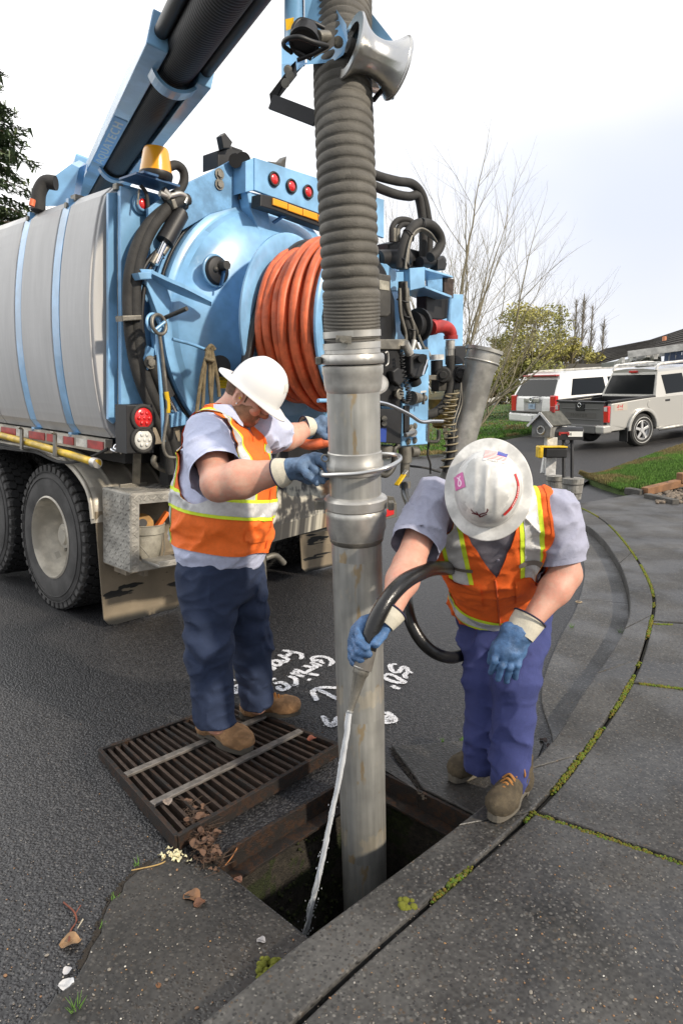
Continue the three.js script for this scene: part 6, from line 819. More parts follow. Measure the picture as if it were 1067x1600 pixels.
// boot: heel and toe points on the ground
function boot(person, name, heel, toe, m, soleM, laceM, high = .15) {
  const o = person.position, f = toe.clone().sub(heel), L0 = f.length(); f.normalize(); const L = Math.max(L0, .30); heel = toe.clone().addScaledVector(f, -L); const u0 = V(0, 1, 0), s = V().crossVectors(u0, f).normalize(), u = V().crossVectors(f, s); const Q = (a, b, c) => heel.clone().addScaledVector(s, a * L / .31).addScaledVector(u, b * L / .31).addScaledVector(f, c * L);
  const k = L / .31, fl = uni([capF(Q(0, .05, .19), Q(0, high, .21), .050 * k, .052 * k), capF(Q(0, .045, .18), Q(0, .045, .17), .046 * k), capF(Q(0, .075, .3), Q(-.0, .05, .62), .046 * k, .041 * k), ellF(Q(0, .045, .72), s, u, f, [.052 * k, .043 * k, .082 * k]), ellF(Q(.004, .05, .80), s, u, f, [.047 * k, .040 * k, .060 * k]), capF(Q(0, .12, .26), Q(0, .07, .52), .036 * k, .03 * k)], .035);
  const fld = (x, y, z) => { const h = (x - heel.x) * u.x + (y - heel.y) * u.y + (z - heel.z) * u.z; return Math.max(fl(x, y, z) + folds(x, y, z, .004, 3), .02 * k - h, h - high * k); };
  const b = new THREE.Group(); b.name = name; person.add(b); const T = g => g.translate(-o.x, -o.y, -o.z);
  const [lo, hi] = boxOf([Q(0, 0, 0), Q(0, .2, 0), Q(0, 0, 1), Q(0, .2, 1)], .1); part('upper', T(nets(fld, lo, hi, .006)), m, b);
  const out = []; const n = 36; for (let i = 0; i < n; i++) { const t = i / n * 6.28318, c = Math.cos(t), sn = Math.sin(t), z = .5 + .515 * c, w = (.050 + .006 * Math.sin(z * 3.3) - .012 * Math.exp(-(((z - .38) / .16) ** 2))) * Math.pow(Math.abs(sn), .62) * Math.sign(sn); out.push([w * k, z * L]); }
  const mm = new THREE.Matrix4().makeBasis(s, f.clone(), u.clone().negate()); // shape x->s, y->f ; depth -> down
  const sole = (pts, d, h) => { const g = extr(pts, d, .003); return g.applyMatrix4(new THREE.Matrix4().makeBasis(s, f, V().crossVectors(s, f)).setPosition(heel.clone().addScaledVector(u, h))); };
  const flip = V().crossVectors(s, f).dot(u) < 0; const H = (h, d) => flip ? h + d : h;
  part('sole', [T(sole(out, .016 * k, H(.014 * k, .016 * k))), T(sole(out.filter(p => p[1] < .32 * L), .018 * k, H(-.002, .018 * k))), T(sole(out.filter(p => p[1] > .42 * L), .012 * k, H(.003, .012 * k)))], soleM, b);
  for (let i = 0; i < 6; i++) { const z = .40 + i * .058, hgt = (.134 - i * .0095), w = .026; const a = Q(-w, hgt - .01, z), c = Q(w, hgt - .01, z + .03), mid = Q(0, hgt + .010, z + .015); part('lace', T(tube([a, mid, c], .0042 * k, 10, 6)), laceM, b); const a2 = Q(w, hgt - .01, z), c2 = Q(-w, hgt - .01, z + .03); part('lace', T(tube([a2, Q(0, hgt + .013, z + .015), c2], .0042 * k, 10, 6)), laceM, b); }
  part('lace', T(tube([Q(0, .155, .35), Q(.04, .15, .40), Q(.05, .115, .42), Q(.02, .13, .36)], .004 * k, 16, 6)), laceM, b); part('lace', T(tube([Q(0, .155, .35), Q(-.04, .15, .42), Q(-.05, .12, .45)], .004 * k, 12, 6)), laceM, b);
  return b;
}
// glove: palm from wrist to knuckles, fingers as chains of points
function glove(person, name, wrist, knuckles, fingers, thumb, m, o) {
  const b = new THREE.Group(); b.name = name; person.add(b); const T = g => g.translate(-person.position.x, -person.position.y, -person.position.z), P = [...(o.extra || [])], r = o.r || .0125;
  for (const k of knuckles) P.push(capF(wrist, k, o.palm || .021, .0165)); P.push(capF(o.wristFrom, wrist, o.wr || .034, .030));
  for (let i = 0; i + 1 < knuckles.length; i++) P.push(capF(knuckles[i], knuckles[i + 1], .016));
  const palm = uni(P, .02), fs = [...fingers, thumb].filter(Boolean).map((pts, q, all) => { const c = []; for (let i = 0; i + 1 < pts.length; i++) { const R = (pts === thumb ? 1.12 : 1) * r; c.push(capF(pts[i], pts[i + 1], R * (1.06 - i * .06), R * (1.0 - i * .06))); } return kk(uni(c, .008), pts === thumb ? .014 : .010); });
  const all = [palm, ...fs], fld = (x, y, z) => { let d = palm(x, y, z), fd = 9; for (const f of fs) { const q = f(x, y, z); fd = smin(fd, q, .0025); } d = smin(d, fd, .012); return d + folds(x, y, z, .002, 4); };
  const [lo, hi] = boxOf([wrist, o.wristFrom, ...knuckles, ...fingers.flat(), ...(thumb || [])], .05); part('glove_skin', T(nets(fld, lo, hi, .0042)), m, b);
  // cuff
  const d = o.cuffTo.clone().sub(o.cuffFrom), L = d.length(), g = lathe([[o.c0 - .003, 0], [o.c0, 0], [mix(o.c0, o.c1, .5) + .002, L * .5], [o.c1, L], [o.c1 - .004, L], [o.c0 - .004, .002]], 36); g.scale(1, 1, o.flat || 1); const q = new THREE.Quaternion().setFromUnitVectors(V(0, 1, 0), d.clone().normalize()); const mt = new THREE.Matrix4().makeRotationFromQuaternion(q).setPosition(o.cuffFrom); { const p = g.attributes.position; for (let i = 0; i < p.count; i++) { const x = p.getX(i), y = p.getY(i), z = p.getZ(i), w = 1 + .05 * Math.sin(Math.atan2(x, z) * 3 + y * 30); p.setXYZ(i, x * w, y, z * w); } g.computeVertexNormals(); } part('cuff', T(g.applyMatrix4(mt)), W.cuff, b);
  const tor = new THREE.TorusGeometry(o.c1 - .001, .0035, 6, 40).rotateX(Math.PI / 2).translate(0, L, 0); { const p = tor.attributes.position; for (let i = 0; i < p.count; i++) { const x = p.getX(i), y = p.getY(i), z = p.getZ(i), w = 1 + .05 * Math.sin(Math.atan2(x, z) * 3 + L * 30); p.setXYZ(i, x * w, y, z * w); } } part('cuff_binding', T(tor.applyMatrix4(mt)), W.navy, b); return b;
}
function headF(c, X, Y, Z) { // face along Z
  const Q = (a, b, d) => c.clone().addScaledVector(X, a).addScaledVector(Y, b).addScaledVector(Z, d), E = (p, r) => ellF(Q(...p), X, Y, Z, r);
  const base = uni([E([0, .035, -.006], [.075, .094, .090]), E([0, -.035, .022], [.064, .075, .068]), E([0, -.085, .058], [.036, .028, .032]), E([.042, -.055, .02], [.022, .045, .045]), E([-.042, -.055, .02], [.022, .045, .045])], .035);
  const nose = uni([capF(Q(0, .012, .088), Q(0, -.028, .113), .010, .014), E([0, -.034, .112], [.014, .012, .013]), E([.013, -.036, .1], [.009, .009, .011]), E([-.013, -.036, .1], [.009, .009, .011])], .012);
  const brow = capF(Q(-.036, .022, .080), Q(.036, .022, .080), .012), lipU = capF(Q(-.021, -.062, .089), Q(.021, -.062, .089), .0075), lipL = capF(Q(-.017, -.074, .087), Q(.017, -.074, .087), .008), ck = [E([.038, -.02, .068], [.024, .022, .02]), E([-.038, -.02, .068], [.024, .022, .02])];
  const eyeS = [E([.031, .002, .093], [.015, .010, .014]), E([-.031, .002, .093], [.015, .010, .014])], mouth = capF(Q(-.022, -.068, .097), Q(.022, -.068, .097), .0035), ears = [1, -1].map(s => { const o = E([s * .08, -.004, -.006], [.012, .033, .021]), i = E([s * .09, -.002, 0], [.009, .02, .012]); return (x, y, z) => Math.max(o(x, y, z), -i(x, y, z)); });
  return { Q, f: (x, y, z) => { let d = base(x, y, z); d = smin(d, brow, .02) || d; return d; }, field: (x, y, z) => { let d = base(x, y, z); d = smin(d, brow(x, y, z), .022); for (const k of ck) d = smin(d, k(x, y, z), .025); for (const e of eyeS) d = -smin(-d, e(x, y, z), .012); d = smin(d, nose(x, y, z), .012); d = smin(d, lipU(x, y, z), .008); d = smin(d, lipL(x, y, z), .009); d = -smin(-d, mouth(x, y, z), .004); for (const e of ears) d = smin(d, e(x, y, z), .008); return d; } };
}
function person(label, base, group) { const p = thing('person', label, 'person', base, group); return p; }
const put = (p, name, g, m, parent) => { g = g.clone(); g.translate(-p.position.x, -p.position.y, -p.position.z); return part(name, g, m, parent || p); };
// vest cut from a shell around trunk and sleeves
function vest(p, shell, F, o) {
  const g = new THREE.Group(); g.name = 'safety_vest'; p.add(g); const L = F.L, loc = F.loc;
  const arm = (x, y, z) => { const [a, b, c] = loc(x, y, z), s = a > 0 ? o.armR : o.armL, e = (Math.hypot((b - s.u) / s.ru, (c - (s.f || 0)) / s.rf) - 1) * Math.min(s.ru, s.rf); return Math.min(Math.max(s.c - Math.abs(a), e), (o.tol || .045) - o.trunk(x, y, z)); };
  const neck = (x, y, z) => { const [a, b, c] = loc(x, y, z); if (c < -.02) return o.backNeck - b + Math.abs(a) * .5; const v = Math.abs(a) - Math.max(0, (b - o.vBottom)) * o.vSlope; return Math.max(v, o.vBottom - b); };
  const hem = (x, y, z) => { const [a, b, c] = loc(x, y, z); return b - o.hem - (o.hemF || 0) * c - .006 * Math.sin(a * 25); };
  let v = clipG(shell, hem); v = clipG(v, arm); v = clipG(v, neck); put(p, 'vest_shell', v, o.mat, g);
  // inner face and edging give the cloth its thickness
  put(p, 'edging', clipG(clipG(v, (x, y, z) => .008 - Math.min(Math.abs(arm(x, y, z)), Math.abs(neck(x, y, z)))), () => 1, 1, .003), o.mat, g);
  const side = (x, y, z) => loc(x, y, z)[0], tapeV = (s) => (x, y, z) => { const [a, b, c] = loc(x, y, z); return Math.abs(a - s * (o.tx + o.txs * (b - L * .6))); };
  const waist = (x, y, z) => { const [a, b, c] = loc(x, y, z); return Math.abs(b - o.wy - (o.wyF || 0) * c - (o.wyA || 0) * Math.abs(a)); };
  for (const s of [1, -1]) { const d = tapeV(s), over = clipG(v, (x, y, z) => Math.min((s * side(x, y, z)) , o.tapeLow === undefined ? 1 : loc(x, y, z)[1] - o.tapeLow + sst(.02, -.02, loc(x, y, z)[2]) * .5)); put(p, 'lime_trim', clipG(over, (x, y, z) => o.tw + o.tl - d(x, y, z), 1, .0018), W.lime, g); put(p, 'reflective_tape', clipG(over, (x, y, z) => o.tw - d(x, y, z), 1, .0036), W.silver, g); }
  put(p, 'lime_trim', clipG(v, (x, y, z) => o.wh + o.wl - waist(x, y, z), 1, .005), W.lime, g); put(p, 'reflective_tape', clipG(v, (x, y, z) => o.wh - waist(x, y, z), 1, .0068), W.silver, g);
  return { g, v };
}
function collar(p, c, X, Y, Z, r0, r1, h, gap, m) { const pos = [], idx = [], n = 40; for (let i = 0; i <= n; i++) { const t = gap + (6.2832 - 2 * gap) * i / n, s = Math.sin(t), k = Math.cos(t), fr = sst(.5, 1, k); for (const [r, y] of [[r1, 0], [r0, h], [r0 + .006, h + .002], [mix(r0, r1, .8) + .016, h * .25 - .035 * fr], [r1, 0]]) { const q = c.clone().addScaledVector(X, s * r).addScaledVector(Z, k * r * 1.05).addScaledVector(Y, y - fr * .012); pos.push(q.x, q.y, q.z); } } for (let i = 0; i < n; i++) for (let k = 0; k < 4; k++) { const a = i * 5 + k, b = a + 5; idx.push(a, b, a + 1, b, b + 1, a + 1); } const g = new THREE.BufferGeometry(); g.setAttribute('position', new THREE.Float32BufferAttribute(pos, 3)); g.setIndex(idx); g.computeVertexNormals(); put(p, 'collar', g, m); }
// -------- worker standing on the grate
{
  const p = person('standing person in white hard hat and orange vest holding the pipe ring', at(365, 1150, 3.12).setY(.09), 'workers at the open drain'); seed = 1001;
  const F = frame(at(343, 885, 3.04), at(350, 640, 2.98), V(-.30, 0, .95)), fh = F.f.clone();
  const rows = [[0, .195, .17, 0], [.12, .222, .192, .006], [.3, .232, .202, .014], [.5, .226, .198, .016], [.68, .216, .178, .012], [.82, .20, .130, .0], [.93, .155, .085, -.010], [1.0, .09, .068, -.005]];
  const shR = at(322, 684, 2.80), elR = at(342, 756, 2.55), wrR = at(446, 735, 2.45), shL = at(404, 668, 3.10), elL = at(447, 686, 3.34), wrL = at(484, 667, 3.50);
  const shirtM = C3(.56, .60, .78, .9), trunk = trunkF(F, rows), sleeveR = capF(shR, shR.clone().lerp(elR, .80), .090, .102), sleeveL = capF(shL, shL.clone().lerp(elL, .85), .085, .085);
  const cut = (a, b, t) => { const d = b.clone().sub(a).normalize(), e = a.clone().lerp(b, t); return (x, y, z) => (x - e.x) * d.x + (y - e.y) * d.y + (z - e.z) * d.z; };
  const cR = cut(shR, elR, .80), cL = cut(shL, elL, .62), body = uni([trunk, kk(sleeveR, .05), kk(sleeveL, .05)], .05);
  const wr = (x, y, z) => folds(x, y, z, .013) + .003 * Math.sin(y * 46 + 5 * fbm(x * 4, y * 3, z * 4, 2)) * sst(1.25, 1.0, y);
  const cutShirt = (x, y, z) => Math.max(wrapF(body, wr)(x, y, z), shirtCut(x, y, z));
  const nearArm = (c, a, x, y, z) => 0; const hemS = (x, y, z) => -(F.loc(x, y, z)[1]) - .012 + .012 * Math.sin(F.loc(x, y, z)[0] * 14);
  const shirtCut = (x, y, z) => { let d = hemS(x, y, z); if (sleeveR(x, y, z) < .035 && trunk(x, y, z) > .02) d = Math.max(d, cR(x, y, z)); if (sleeveL(x, y, z) < .035 && trunk(x, y, z) > .02) d = Math.max(d, cL(x, y, z)); return d; };
  const [lo, hi] = boxOf([F.at(-.26, -.06, -.24), F.at(.26, .8, .26), F.at(.26, -.06, .26), F.at(-.26, .8, -.24), shR, elR, elL], .1);
  const sg = nets(wrapF(body, wr), lo, hi, .007); put(p, 'shirt', clipG(sg, shirtCut, -1), shirtM); const hemM = C3(.48, .50, .62, .9); put(p, 'sleeve_hem', clipG(clipG(sg, shirtCut, -1), (x, y, z) => trunk(x, y, z) > .02 ? (sleeveR(x, y, z) < .035 ? .0014 - Math.abs(cR(x, y, z) + .024) : sleeveL(x, y, z) < .035 ? .0014 - Math.abs(cL(x, y, z) + .022) : -1) : -1, 1, .001), hemM); put(p, 'tail_hem', clipG(clipG(sg, shirtCut, -1), (x, y, z) => .0014 - Math.abs(hemS(x, y, z) + .016), 1, .001), hemM);
  const shellB = wrapF(body, wr), shellF = (x, y, z) => shellB(x, y, z) - .011; const shell = nets(shellF, lo, hi, .009);
  const V1 = vest(p, shell, F, { trunk, mat: W.hiVis, tapeLow: F.L * .42, armR: { u: F.L * .70, ru: .19, rf: .13, c: .190, f: .01 }, armL: { u: F.L * .74, ru: .17, rf: .12, c: .17 }, backNeck: F.L * .96, vBottom: F.L * .82, vSlope: .40, hem: .10, hemF: -.10, tx: .128, txs: .02, tw: .024, tl: .012, wy: F.L * .425, wyF: -.11, wh: .029, wl: .014 });
  { const pk = clipG(V1.v, (x, y, z) => { const [a, b, c] = F.loc(x, y, z); return Math.min(.075 - Math.abs(a - .07), c > 0 ? .030 - Math.abs(b - .165) - (Math.abs(a - .07) > .06 ? .008 : 0) : -1); }, 1, .006); put(p, 'pocket_flap', pk, W.hiVis, V1.g);
    const zp = []; for (let i = 0; i < 14; i++) { const q = F.at(0, mix(.10, F.L * .62, i / 13), 0); let s = 0; for (let t = 0; t < .4; t += .002) { const w = q.clone().addScaledVector(F.f, t); if (shellF(w.x, w.y, w.z) > -.001) { s = t; break; } } zp.push(q.addScaledVector(F.f, s + .002)); } put(p, 'zipper', tube(zp, .004, 40, 6), C3(.7, .12, .02), V1.g); }
  // skin: torso core, arms, neck, head, legs in one surface
  const hc0 = at(401, 613, 2.93), hdir = (yaw, pit) => { const f = V(Math.cos(yaw), 0, Math.sin(yaw)), z = f.clone().multiplyScalar(Math.cos(pit)).add(V(0, -Math.sin(pit), 0)), y = f.clone().multiplyScalar(Math.sin(pit)).add(V(0, Math.cos(pit), 0)); return [y, z]; }, [hatY, hatZ] = hdir(.22, .68), [hY, hZ] = hdir(.16, .50), hX2 = V().crossVectors(hZ, hY);
  const hc = at(384, 619, 2.94), head = headF(hc, hX2, hY, hZ), neckB = F.at(0, F.L - .035, -.005);
  const hipR = at(325, 900, 2.96), hipL = at(376, 900, 3.14), knR = at(327, 1012, 2.96), knL = at(393, 1004, 3.24), anR = at(338, 1132, 3.0), anL = at(403, 1102, 3.31);
  const arms = [capF(shR, elR, .066, .062), capF(elR, elR.clone().lerp(wrR, .35), .064, .068), capF(elR.clone().lerp(wrR, .35), wrR, .068, .040), capF(shL, elL, .06, .055), capF(elL, elL.clone().lerp(wrL, .3), .054, .055), capF(elL.clone().lerp(wrL, .3), wrL, .055, .037)];
  const skinF = uni([trunkF(F, rows, -.03), ...arms.map(f => kk(f, .03)), kk(capF(neckB, hc.clone().addScaledVector(hY, -.05).addScaledVector(hZ, -.025), .068, .060), .05), capF(hipR, knR, .08, .06), capF(knR, anR, .06, .045), capF(hipL, knL, .08, .06), capF(knL, anL, .06, .045)], .04);
  const full = (x, y, z) => smin(skinF(x, y, z), head.field(x, y, z), .03); const nearHead = boxOf([hc], .155);
  const [l2, h2] = boxOf([F.at(-.2, 0, -.2), F.at(.2, .7, .2), wrR, wrL, anR, anL, hc, shR, elR], .09), gh = clipG(nets(full, ...nearHead, .004), (x, y, z) => Math.max(F.loc(x, y, z)[1] - F.L + .03, .118 - Math.hypot(x - hc.x - hZ.x * .035, y - hc.y - hZ.y * .035 + .02, z - hc.z - hZ.z * .035))), gb = clipG(nets(full, l2, h2, .010), (x, y, z) => Math.max(Math.abs(x - hc.x), Math.abs(y - hc.y), Math.abs(z - hc.z)) - .147);
  const skin = put(p, 'body', geoOf([gb, gh]), W.skin);
  // stubble and cropped hair as thin shells on the head
  const Lh = (x, y, z) => { const q = V(x, y, z).sub(hc); return [q.dot(hX2), q.dot(hY), q.dot(hZ)]; };
  const beardF = (x, y, z) => { const [a, b, c] = Lh(x, y, z), n = fbm(x * 60, y * 60, z * 60, 2) - .5; const jaw = -.030 - b + .5 * clamp(c - .02, -.05, .05) * 1.0 - .3 * sst(.05, .09, c) * .06, lip = Math.hypot(a / .026, (b + .068) / .014) - 1, ch = Math.hypot((a - (a > 0 ? 1 : -1) * .04) / .03, (b + .03) / .022, (c - .07) / .03) - 1; return Math.min(jaw + n * .02, lip * .02, ch * .02, c + .015, .128 + b); };
  put(p, 'beard', clipG(gh, beardF, 1, .0012), mat(lin(.33, .175, .105), .9, { dust: 9 }));
  put(p, 'hair', clipG(gh, (x, y, z) => { const [a, b, c] = Lh(x, y, z), n = fbm(x * 70, y * 70, z * 70, 2) - .5; return Math.min(b + .018 + n * .015, .03 - c, Math.max(.066 - Math.abs(a), Math.abs(c + .005) - .028)); }, 1, .0025), mat(lin(.17, .10, .065), .9, { dust: 9 }));
  for (const s of [1, -1]) { put(p, 'eye', ball(.0115, head.Q(s * .031, .001, .078)), mat(lin(.6, .58, .55), .2)); put(p, 'eyebrow', tube([head.Q(s * .014, .019, .095), head.Q(s * .03, .025, .093), head.Q(s * .046, .02, .083)], .004, 10, 6), W.hair); put(p, 'eyelid', clipG(ball(.0125, head.Q(s * .031, .001, .078), 1, 1, 1, 18), (x, y, z) => Lh(x, y, z)[1] + .001), W.skin); }
  put(p, 'ear_plug', cyl(head.Q(.082, -.004, .004), head.Q(.096, -.004, .006), .005, .0045, 10), M.yellow); put(p, 'earring', ball(.0045, head.Q(.084, -.032, .002), 1, 1, 1, 10), M.chrome);
  { const o = { a: .124, b: .104, h: .150, droop: .25, brim: t => .012 + .042 * Math.pow(Math.max(0, Math.cos(t)), 3) + .046 * Math.pow(Math.max(0, -Math.cos(t)), 2), ridges: [[0, .022, .006]] }; const hat = new THREE.Group(); hat.name = 'hard_hat'; hat.position.copy(hc0).addScaledVector(hatZ, -.006).sub(p.position); hat.quaternion.setFromRotationMatrix(new THREE.Matrix4().makeBasis(V().crossVectors(hatY, hatZ), hatY, hatZ)); p.add(hat); part('hat_shell', hatShape(o), M.whiteHat, hat); part('badge_panel', hatPatch(o, [0, .1], .05, .02, 0), mat(lin(.68, .67, .62), .5), hat); }
  collar(p, F.at(0, F.L - .045, .012), F.r, hY.clone().lerp(F.u, .5).normalize(), F.f, .082, .104, .062, .40, shirtM);
  // trousers
  const tr = C3(.018, .031, .072, .9), leg = (a, b, c, r) => [capF(a, b, r[0], r[1]), capF(b, c, r[1], r[2])];
  const legs = [...leg(hipR, knR, anR, [.120, .097, .080]), ...leg(hipL, knL, anL, [.115, .094, .078])]; const trF = uni([trunkF(frame(F.P.clone().addScaledVector(F.u, -.15), F.P.clone().addScaledVector(F.u, .15), F.r), [[0, .175, .15, 0], [.5, .19, .168, 0], [1, .18, .155, 0]]), ...legs], .035);
  const tw = (x, y, z) => { const lowz = sst(.52, .24, y), kz = Math.exp(-(((y - .62) / .12) ** 2)), n = fbm(x * 6, y * 4, z * 6, 3); return folds(x, y, z, .012, .8) + .016 * lowz * (1 - Math.abs(2 * vn(x * 4 + 7, y * 15 + n * 2.5 + x * 4, z * 4) - 1) - .5) + .008 * kz * Math.sin(y * 55 + n * 9 + x * 12); };
  const trW = wrapF(trF, tw), hemR = cut(knR, anR, .99), hemL = cut(knL, anL, 1.0), trouF = (x, y, z) => { let d = trW(x, y, z); const s = Math.hypot(x - anR.x, z - anR.z) < Math.hypot(x - anL.x, z - anL.z); return y < .5 ? Math.max(d, s ? hemR(x, y, z) : hemL(x, y, z)) : d; };
  const [l3, h3] = boxOf([hipR, hipL, anR, anL, knL, F.at(0, .1, 0)], .16); const tg = nets(trouF, l3, h3, .008); put(p, 'trousers', tg, tr); const seam = (a, b, d) => (x, y, z) => { const t = clamp((a.y - y) / (a.y - b.y), 0, 1), q = a.clone().lerp(b, t); const px = x - q.x, pz = z - q.z; return px * d.z - pz * d.x > 0 ? .0028 - Math.abs(px * d.x + pz * d.z) : -1; }; const sd2 = V(.8, 0, .6); for (const [a, b, c] of [[hipR, knR, anR], [hipL, knL, anL]]) put(p, 'side_seam', clipG(clipG(tg, (x, y, z) => Math.min(.12 - Math.hypot(x - mix(a.x, c.x, (a.y - y) / (a.y - c.y)), z - mix(a.z, c.z, (a.y - y) / (a.y - c.y))), a.y - .02 - y)), (x, y, z) => y > b.y ? seam(a, b, sd2)(x, y, z) : seam(b, c, sd2)(x, y, z), 1, .0016), C3(.026, .042, .095, .9));
  const bm = C3(.38, .21, .095, .85, { bump: .004, map: again(tDust, 7) }), sm = C3(.075, .065, .05, .9), lc = mat(lin(.5, .2, .04), .8);
  boot(p, 'boot', gp(314, 1142, .055), gp(391, 1178, .055), bm, sm, lc, .19); boot(p, 'boot', gp(379, 1119, .047), gp(469, 1114, .05), bm, sm, lc, .19);
  // gloves
  const k = [at(470, 728, 2.385), at(481, 720, 2.40), at(492, 717, 2.425), at(500, 718, 2.45)];
  glove(p, 'glove', at(452, 733, 2.435), k, [[k[0], at(481, 742, 2.365), at(495, 754, 2.375)], [k[1], at(494, 736, 2.372), at(504, 752, 2.385)], [k[2], at(507, 725, 2.40), at(512, 738, 2.392)], [k[3], at(511, 723, 2.425), at(513, 733, 2.41)]], [at(460, 742, 2.43), at(482, 750, 2.46), at(500, 748, 2.47), at(512, 744, 2.45)], W.glove, { wristFrom: at(440, 737, 2.447), wr: .038, cuffFrom: at(452, 734, 2.437), cuffTo: at(434, 739, 2.452), c0: .043, c1: .056, r: .0128, palm: .026 });
  const k2 = [at(503, 655, 3.5), at(507, 661, 3.5), at(508, 668, 3.5), at(507, 675, 3.5)]; glove(p, 'glove', at(488, 667, 3.5), k2, k2.map((q, i) => [q, at(518, 656 + i * 8, 3.5), at(522, 664 + i * 6, 3.46)]), [at(496, 672, 3.48), at(508, 682, 3.46), at(517, 684, 3.46)], W.glove, { wristFrom: at(480, 667, 3.5), wr: .038, cuffFrom: at(488, 667, 3.5), cuffTo: at(474, 668, 3.47), c0: .046, c1: .056, r: .014, palm: .028 });
}
// -------- worker bending over the pit
{
  const p = person('stooping person in sticker covered white hard hat gripping the black hose', at(785, 1240, 2.75).setY(.05), 'workers at the open drain'); seed = 2002;
  const F = frame(at(777, 945, 2.86), at(761, 792, 2.42), V(-1, .06, .02)), cut = (a, b, t) => { const d = b.clone().sub(a).normalize(), e = a.clone().lerp(b, t); return (x, y, z) => (x - e.x) * d.x + (y - e.y) * d.y + (z - e.z) * d.z; };
  const L = F.L, rows = [[0, .172, .125, 0], [.2, .168, .128, .01], [.45, .172, .13, .006], [.7, .20, .13, -.004], [.88, .212, .112, -.012], [1.0, .155, .09, -.012], [1.08, .08, .06, -.008]];
  const shR = at(676, 782, 2.42), elR = at(638, 884, 2.22), wrR = at(606, 962, 2.05), shL = at(866, 802, 2.46), elL = at(884, 898, 2.46), wrL = at(828, 972, 2.40);
  const trunk = trunkF(F, rows), slR = capF(shR, shR.clone().lerp(elR, .95), .074, .080), slL = capF(shL, shL.clone().lerp(elL, .95), .080, .080), body = uni([trunk, kk(slR, .06), kk(slL, .06)], .05), cR = cut(shR, elR, .74), cL = cut(shL, elL, .80);
  const wr = (x, y, z) => folds(x, y, z, .013), hem = (x, y, z) => -(F.loc(x, y, z)[1]) - .06 - .03 * Math.sin(F.loc(x, y, z)[0] * 12 + 1), sc = (x, y, z) => { let d = hem(x, y, z); if (slR(x, y, z) < .035 && trunk(x, y, z) > .02) d = Math.max(d, cR(x, y, z)); if (slL(x, y, z) < .035 && trunk(x, y, z) > .02) d = Math.max(d, cL(x, y, z)); return d; };
  const trunk2 = trunkF(F, [[-.16, .17, .125, .012], ...rows]); const shirtB = uni([trunk2, kk(slR, .06), kk(slL, .06)], .05), shirtM = C3(.36, .37, .47, .9);
  const [lo, hi] = boxOf([F.at(-.24, -.12, -.2), F.at(.24, .75, .2), F.at(.24, -.12, .2), F.at(-.24, .75, -.2), elR, elL], .1);
  const sg = nets(wrapF(shirtB, wr), lo, hi, .007); put(p, 'shirt', clipG(sg, sc, -1), shirtM); put(p, 'sleeve_hem', clipG(clipG(sg, sc, -1), (x, y, z) => trunk(x, y, z) > .02 ? (slR(x, y, z) < .035 ? .0014 - Math.abs(cR(x, y, z) + .022) : slL(x, y, z) < .035 ? .0014 - Math.abs(cL(x, y, z) + .022) : -1) : -1, 1, .001), C3(.28, .29, .37, .9));
  const shellB = wrapF(body, wr), shellF = (x, y, z) => shellB(x, y, z) - .012, shell = nets(shellF, lo, hi, .009);
  const V2 = vest(p, shell, F, { trunk, mat: W.hiVisR, tol: .055, armR: { u: L * .74, ru: .17, rf: .2, c: .212 }, armL: { u: L * .74, ru: .17, rf: .2, c: .212 }, backNeck: L * .95, vBottom: L * .62, vSlope: .40, hem: .02, hemF: -.05, tx: .128, txs: .05, tw: .027, tl: .016, tapeLow: L * .58, wy: L * .10, wyA: .28, wh: .024, wl: .014 });
  const onS = (a, b) => { const q = F.at(a, b, 0); for (let t = .02; t < .4; t += .001) { const w = q.clone().addScaledVector(F.f, t); if (shellF(w.x, w.y, w.z) > -.0005) return w; } return q; };
  put(p, 'zipper', tube(Array.from({ length: 12 }, (_, i) => onS(.006, mix(.03, L * .61, i / 11)).addScaledVector(F.f, .002)), .0045, 40, 6), C3(.6, .1, .02), V2.g);
  for (const s of [1, -1]) put(p, 'chest_pocket', clipG(V2.v, (x, y, z) => { const [a, b, c] = F.loc(x, y, z); return c > 0 ? Math.min(.058 - Math.abs(a - s * .12), L * .58 - b, b - L * .33) : -1; }, 1, .007), W.hiVisR, V2.g);
  for (const s of [1, -1]) put(p, 'tape_loop', clipG(V2.v, (x, y, z) => { const [a, b, c] = F.loc(x, y, z); return c > -.02 ? Math.min(.05 - Math.abs(a - s * .131), .011 - Math.abs(b - L * .70)) : -1; }, 1, .0055), mat(lin(.17, .15, .13), .6), V2.g);
  put(p, 'undershirt', clipG(nets((x, y, z) => trunk(x, y, z) + wr(x, y, z) - .004, lo, hi, .010), (x, y, z) => { const [a, b, c] = F.loc(x, y, z); return Math.min(.085 - Math.abs(a), c - .02, b - L * .45); }), C3(.17, .16, .19)); for (let i = 0; i < 2; i++) { const q = onS(-.012, L * (.60 + i * .16)); put(p, 'button', cyl(q.clone().addScaledVector(F.f, -.008), q.clone().addScaledVector(F.f, -.004), .006, .006, 12), mat(lin(.2, .2, .25), .4)); }
  // skin
  const hatO = at(762, 764, 2.2), hY = V(-.25, .27, .93).normalize(), hZ = V(0, -1, 0).addScaledVector(hY, hY.y).normalize(), hX = V().crossVectors(hY, hZ).negate(); const hXr = hX.x < 0 ? hX : hX.clone().negate();
  const hc = hatO.clone().addScaledVector(hY, -.05), head = headF(hc, hXr, hY, hZ);
  const hipL = at(823, 955, 2.86), hipR = at(757, 950, 2.9), knL = at(806, 1062, 2.66), knR = at(758, 1062, 2.80), anL = at(795, 1222, 2.70), anR = at(752, 1188, 2.86);
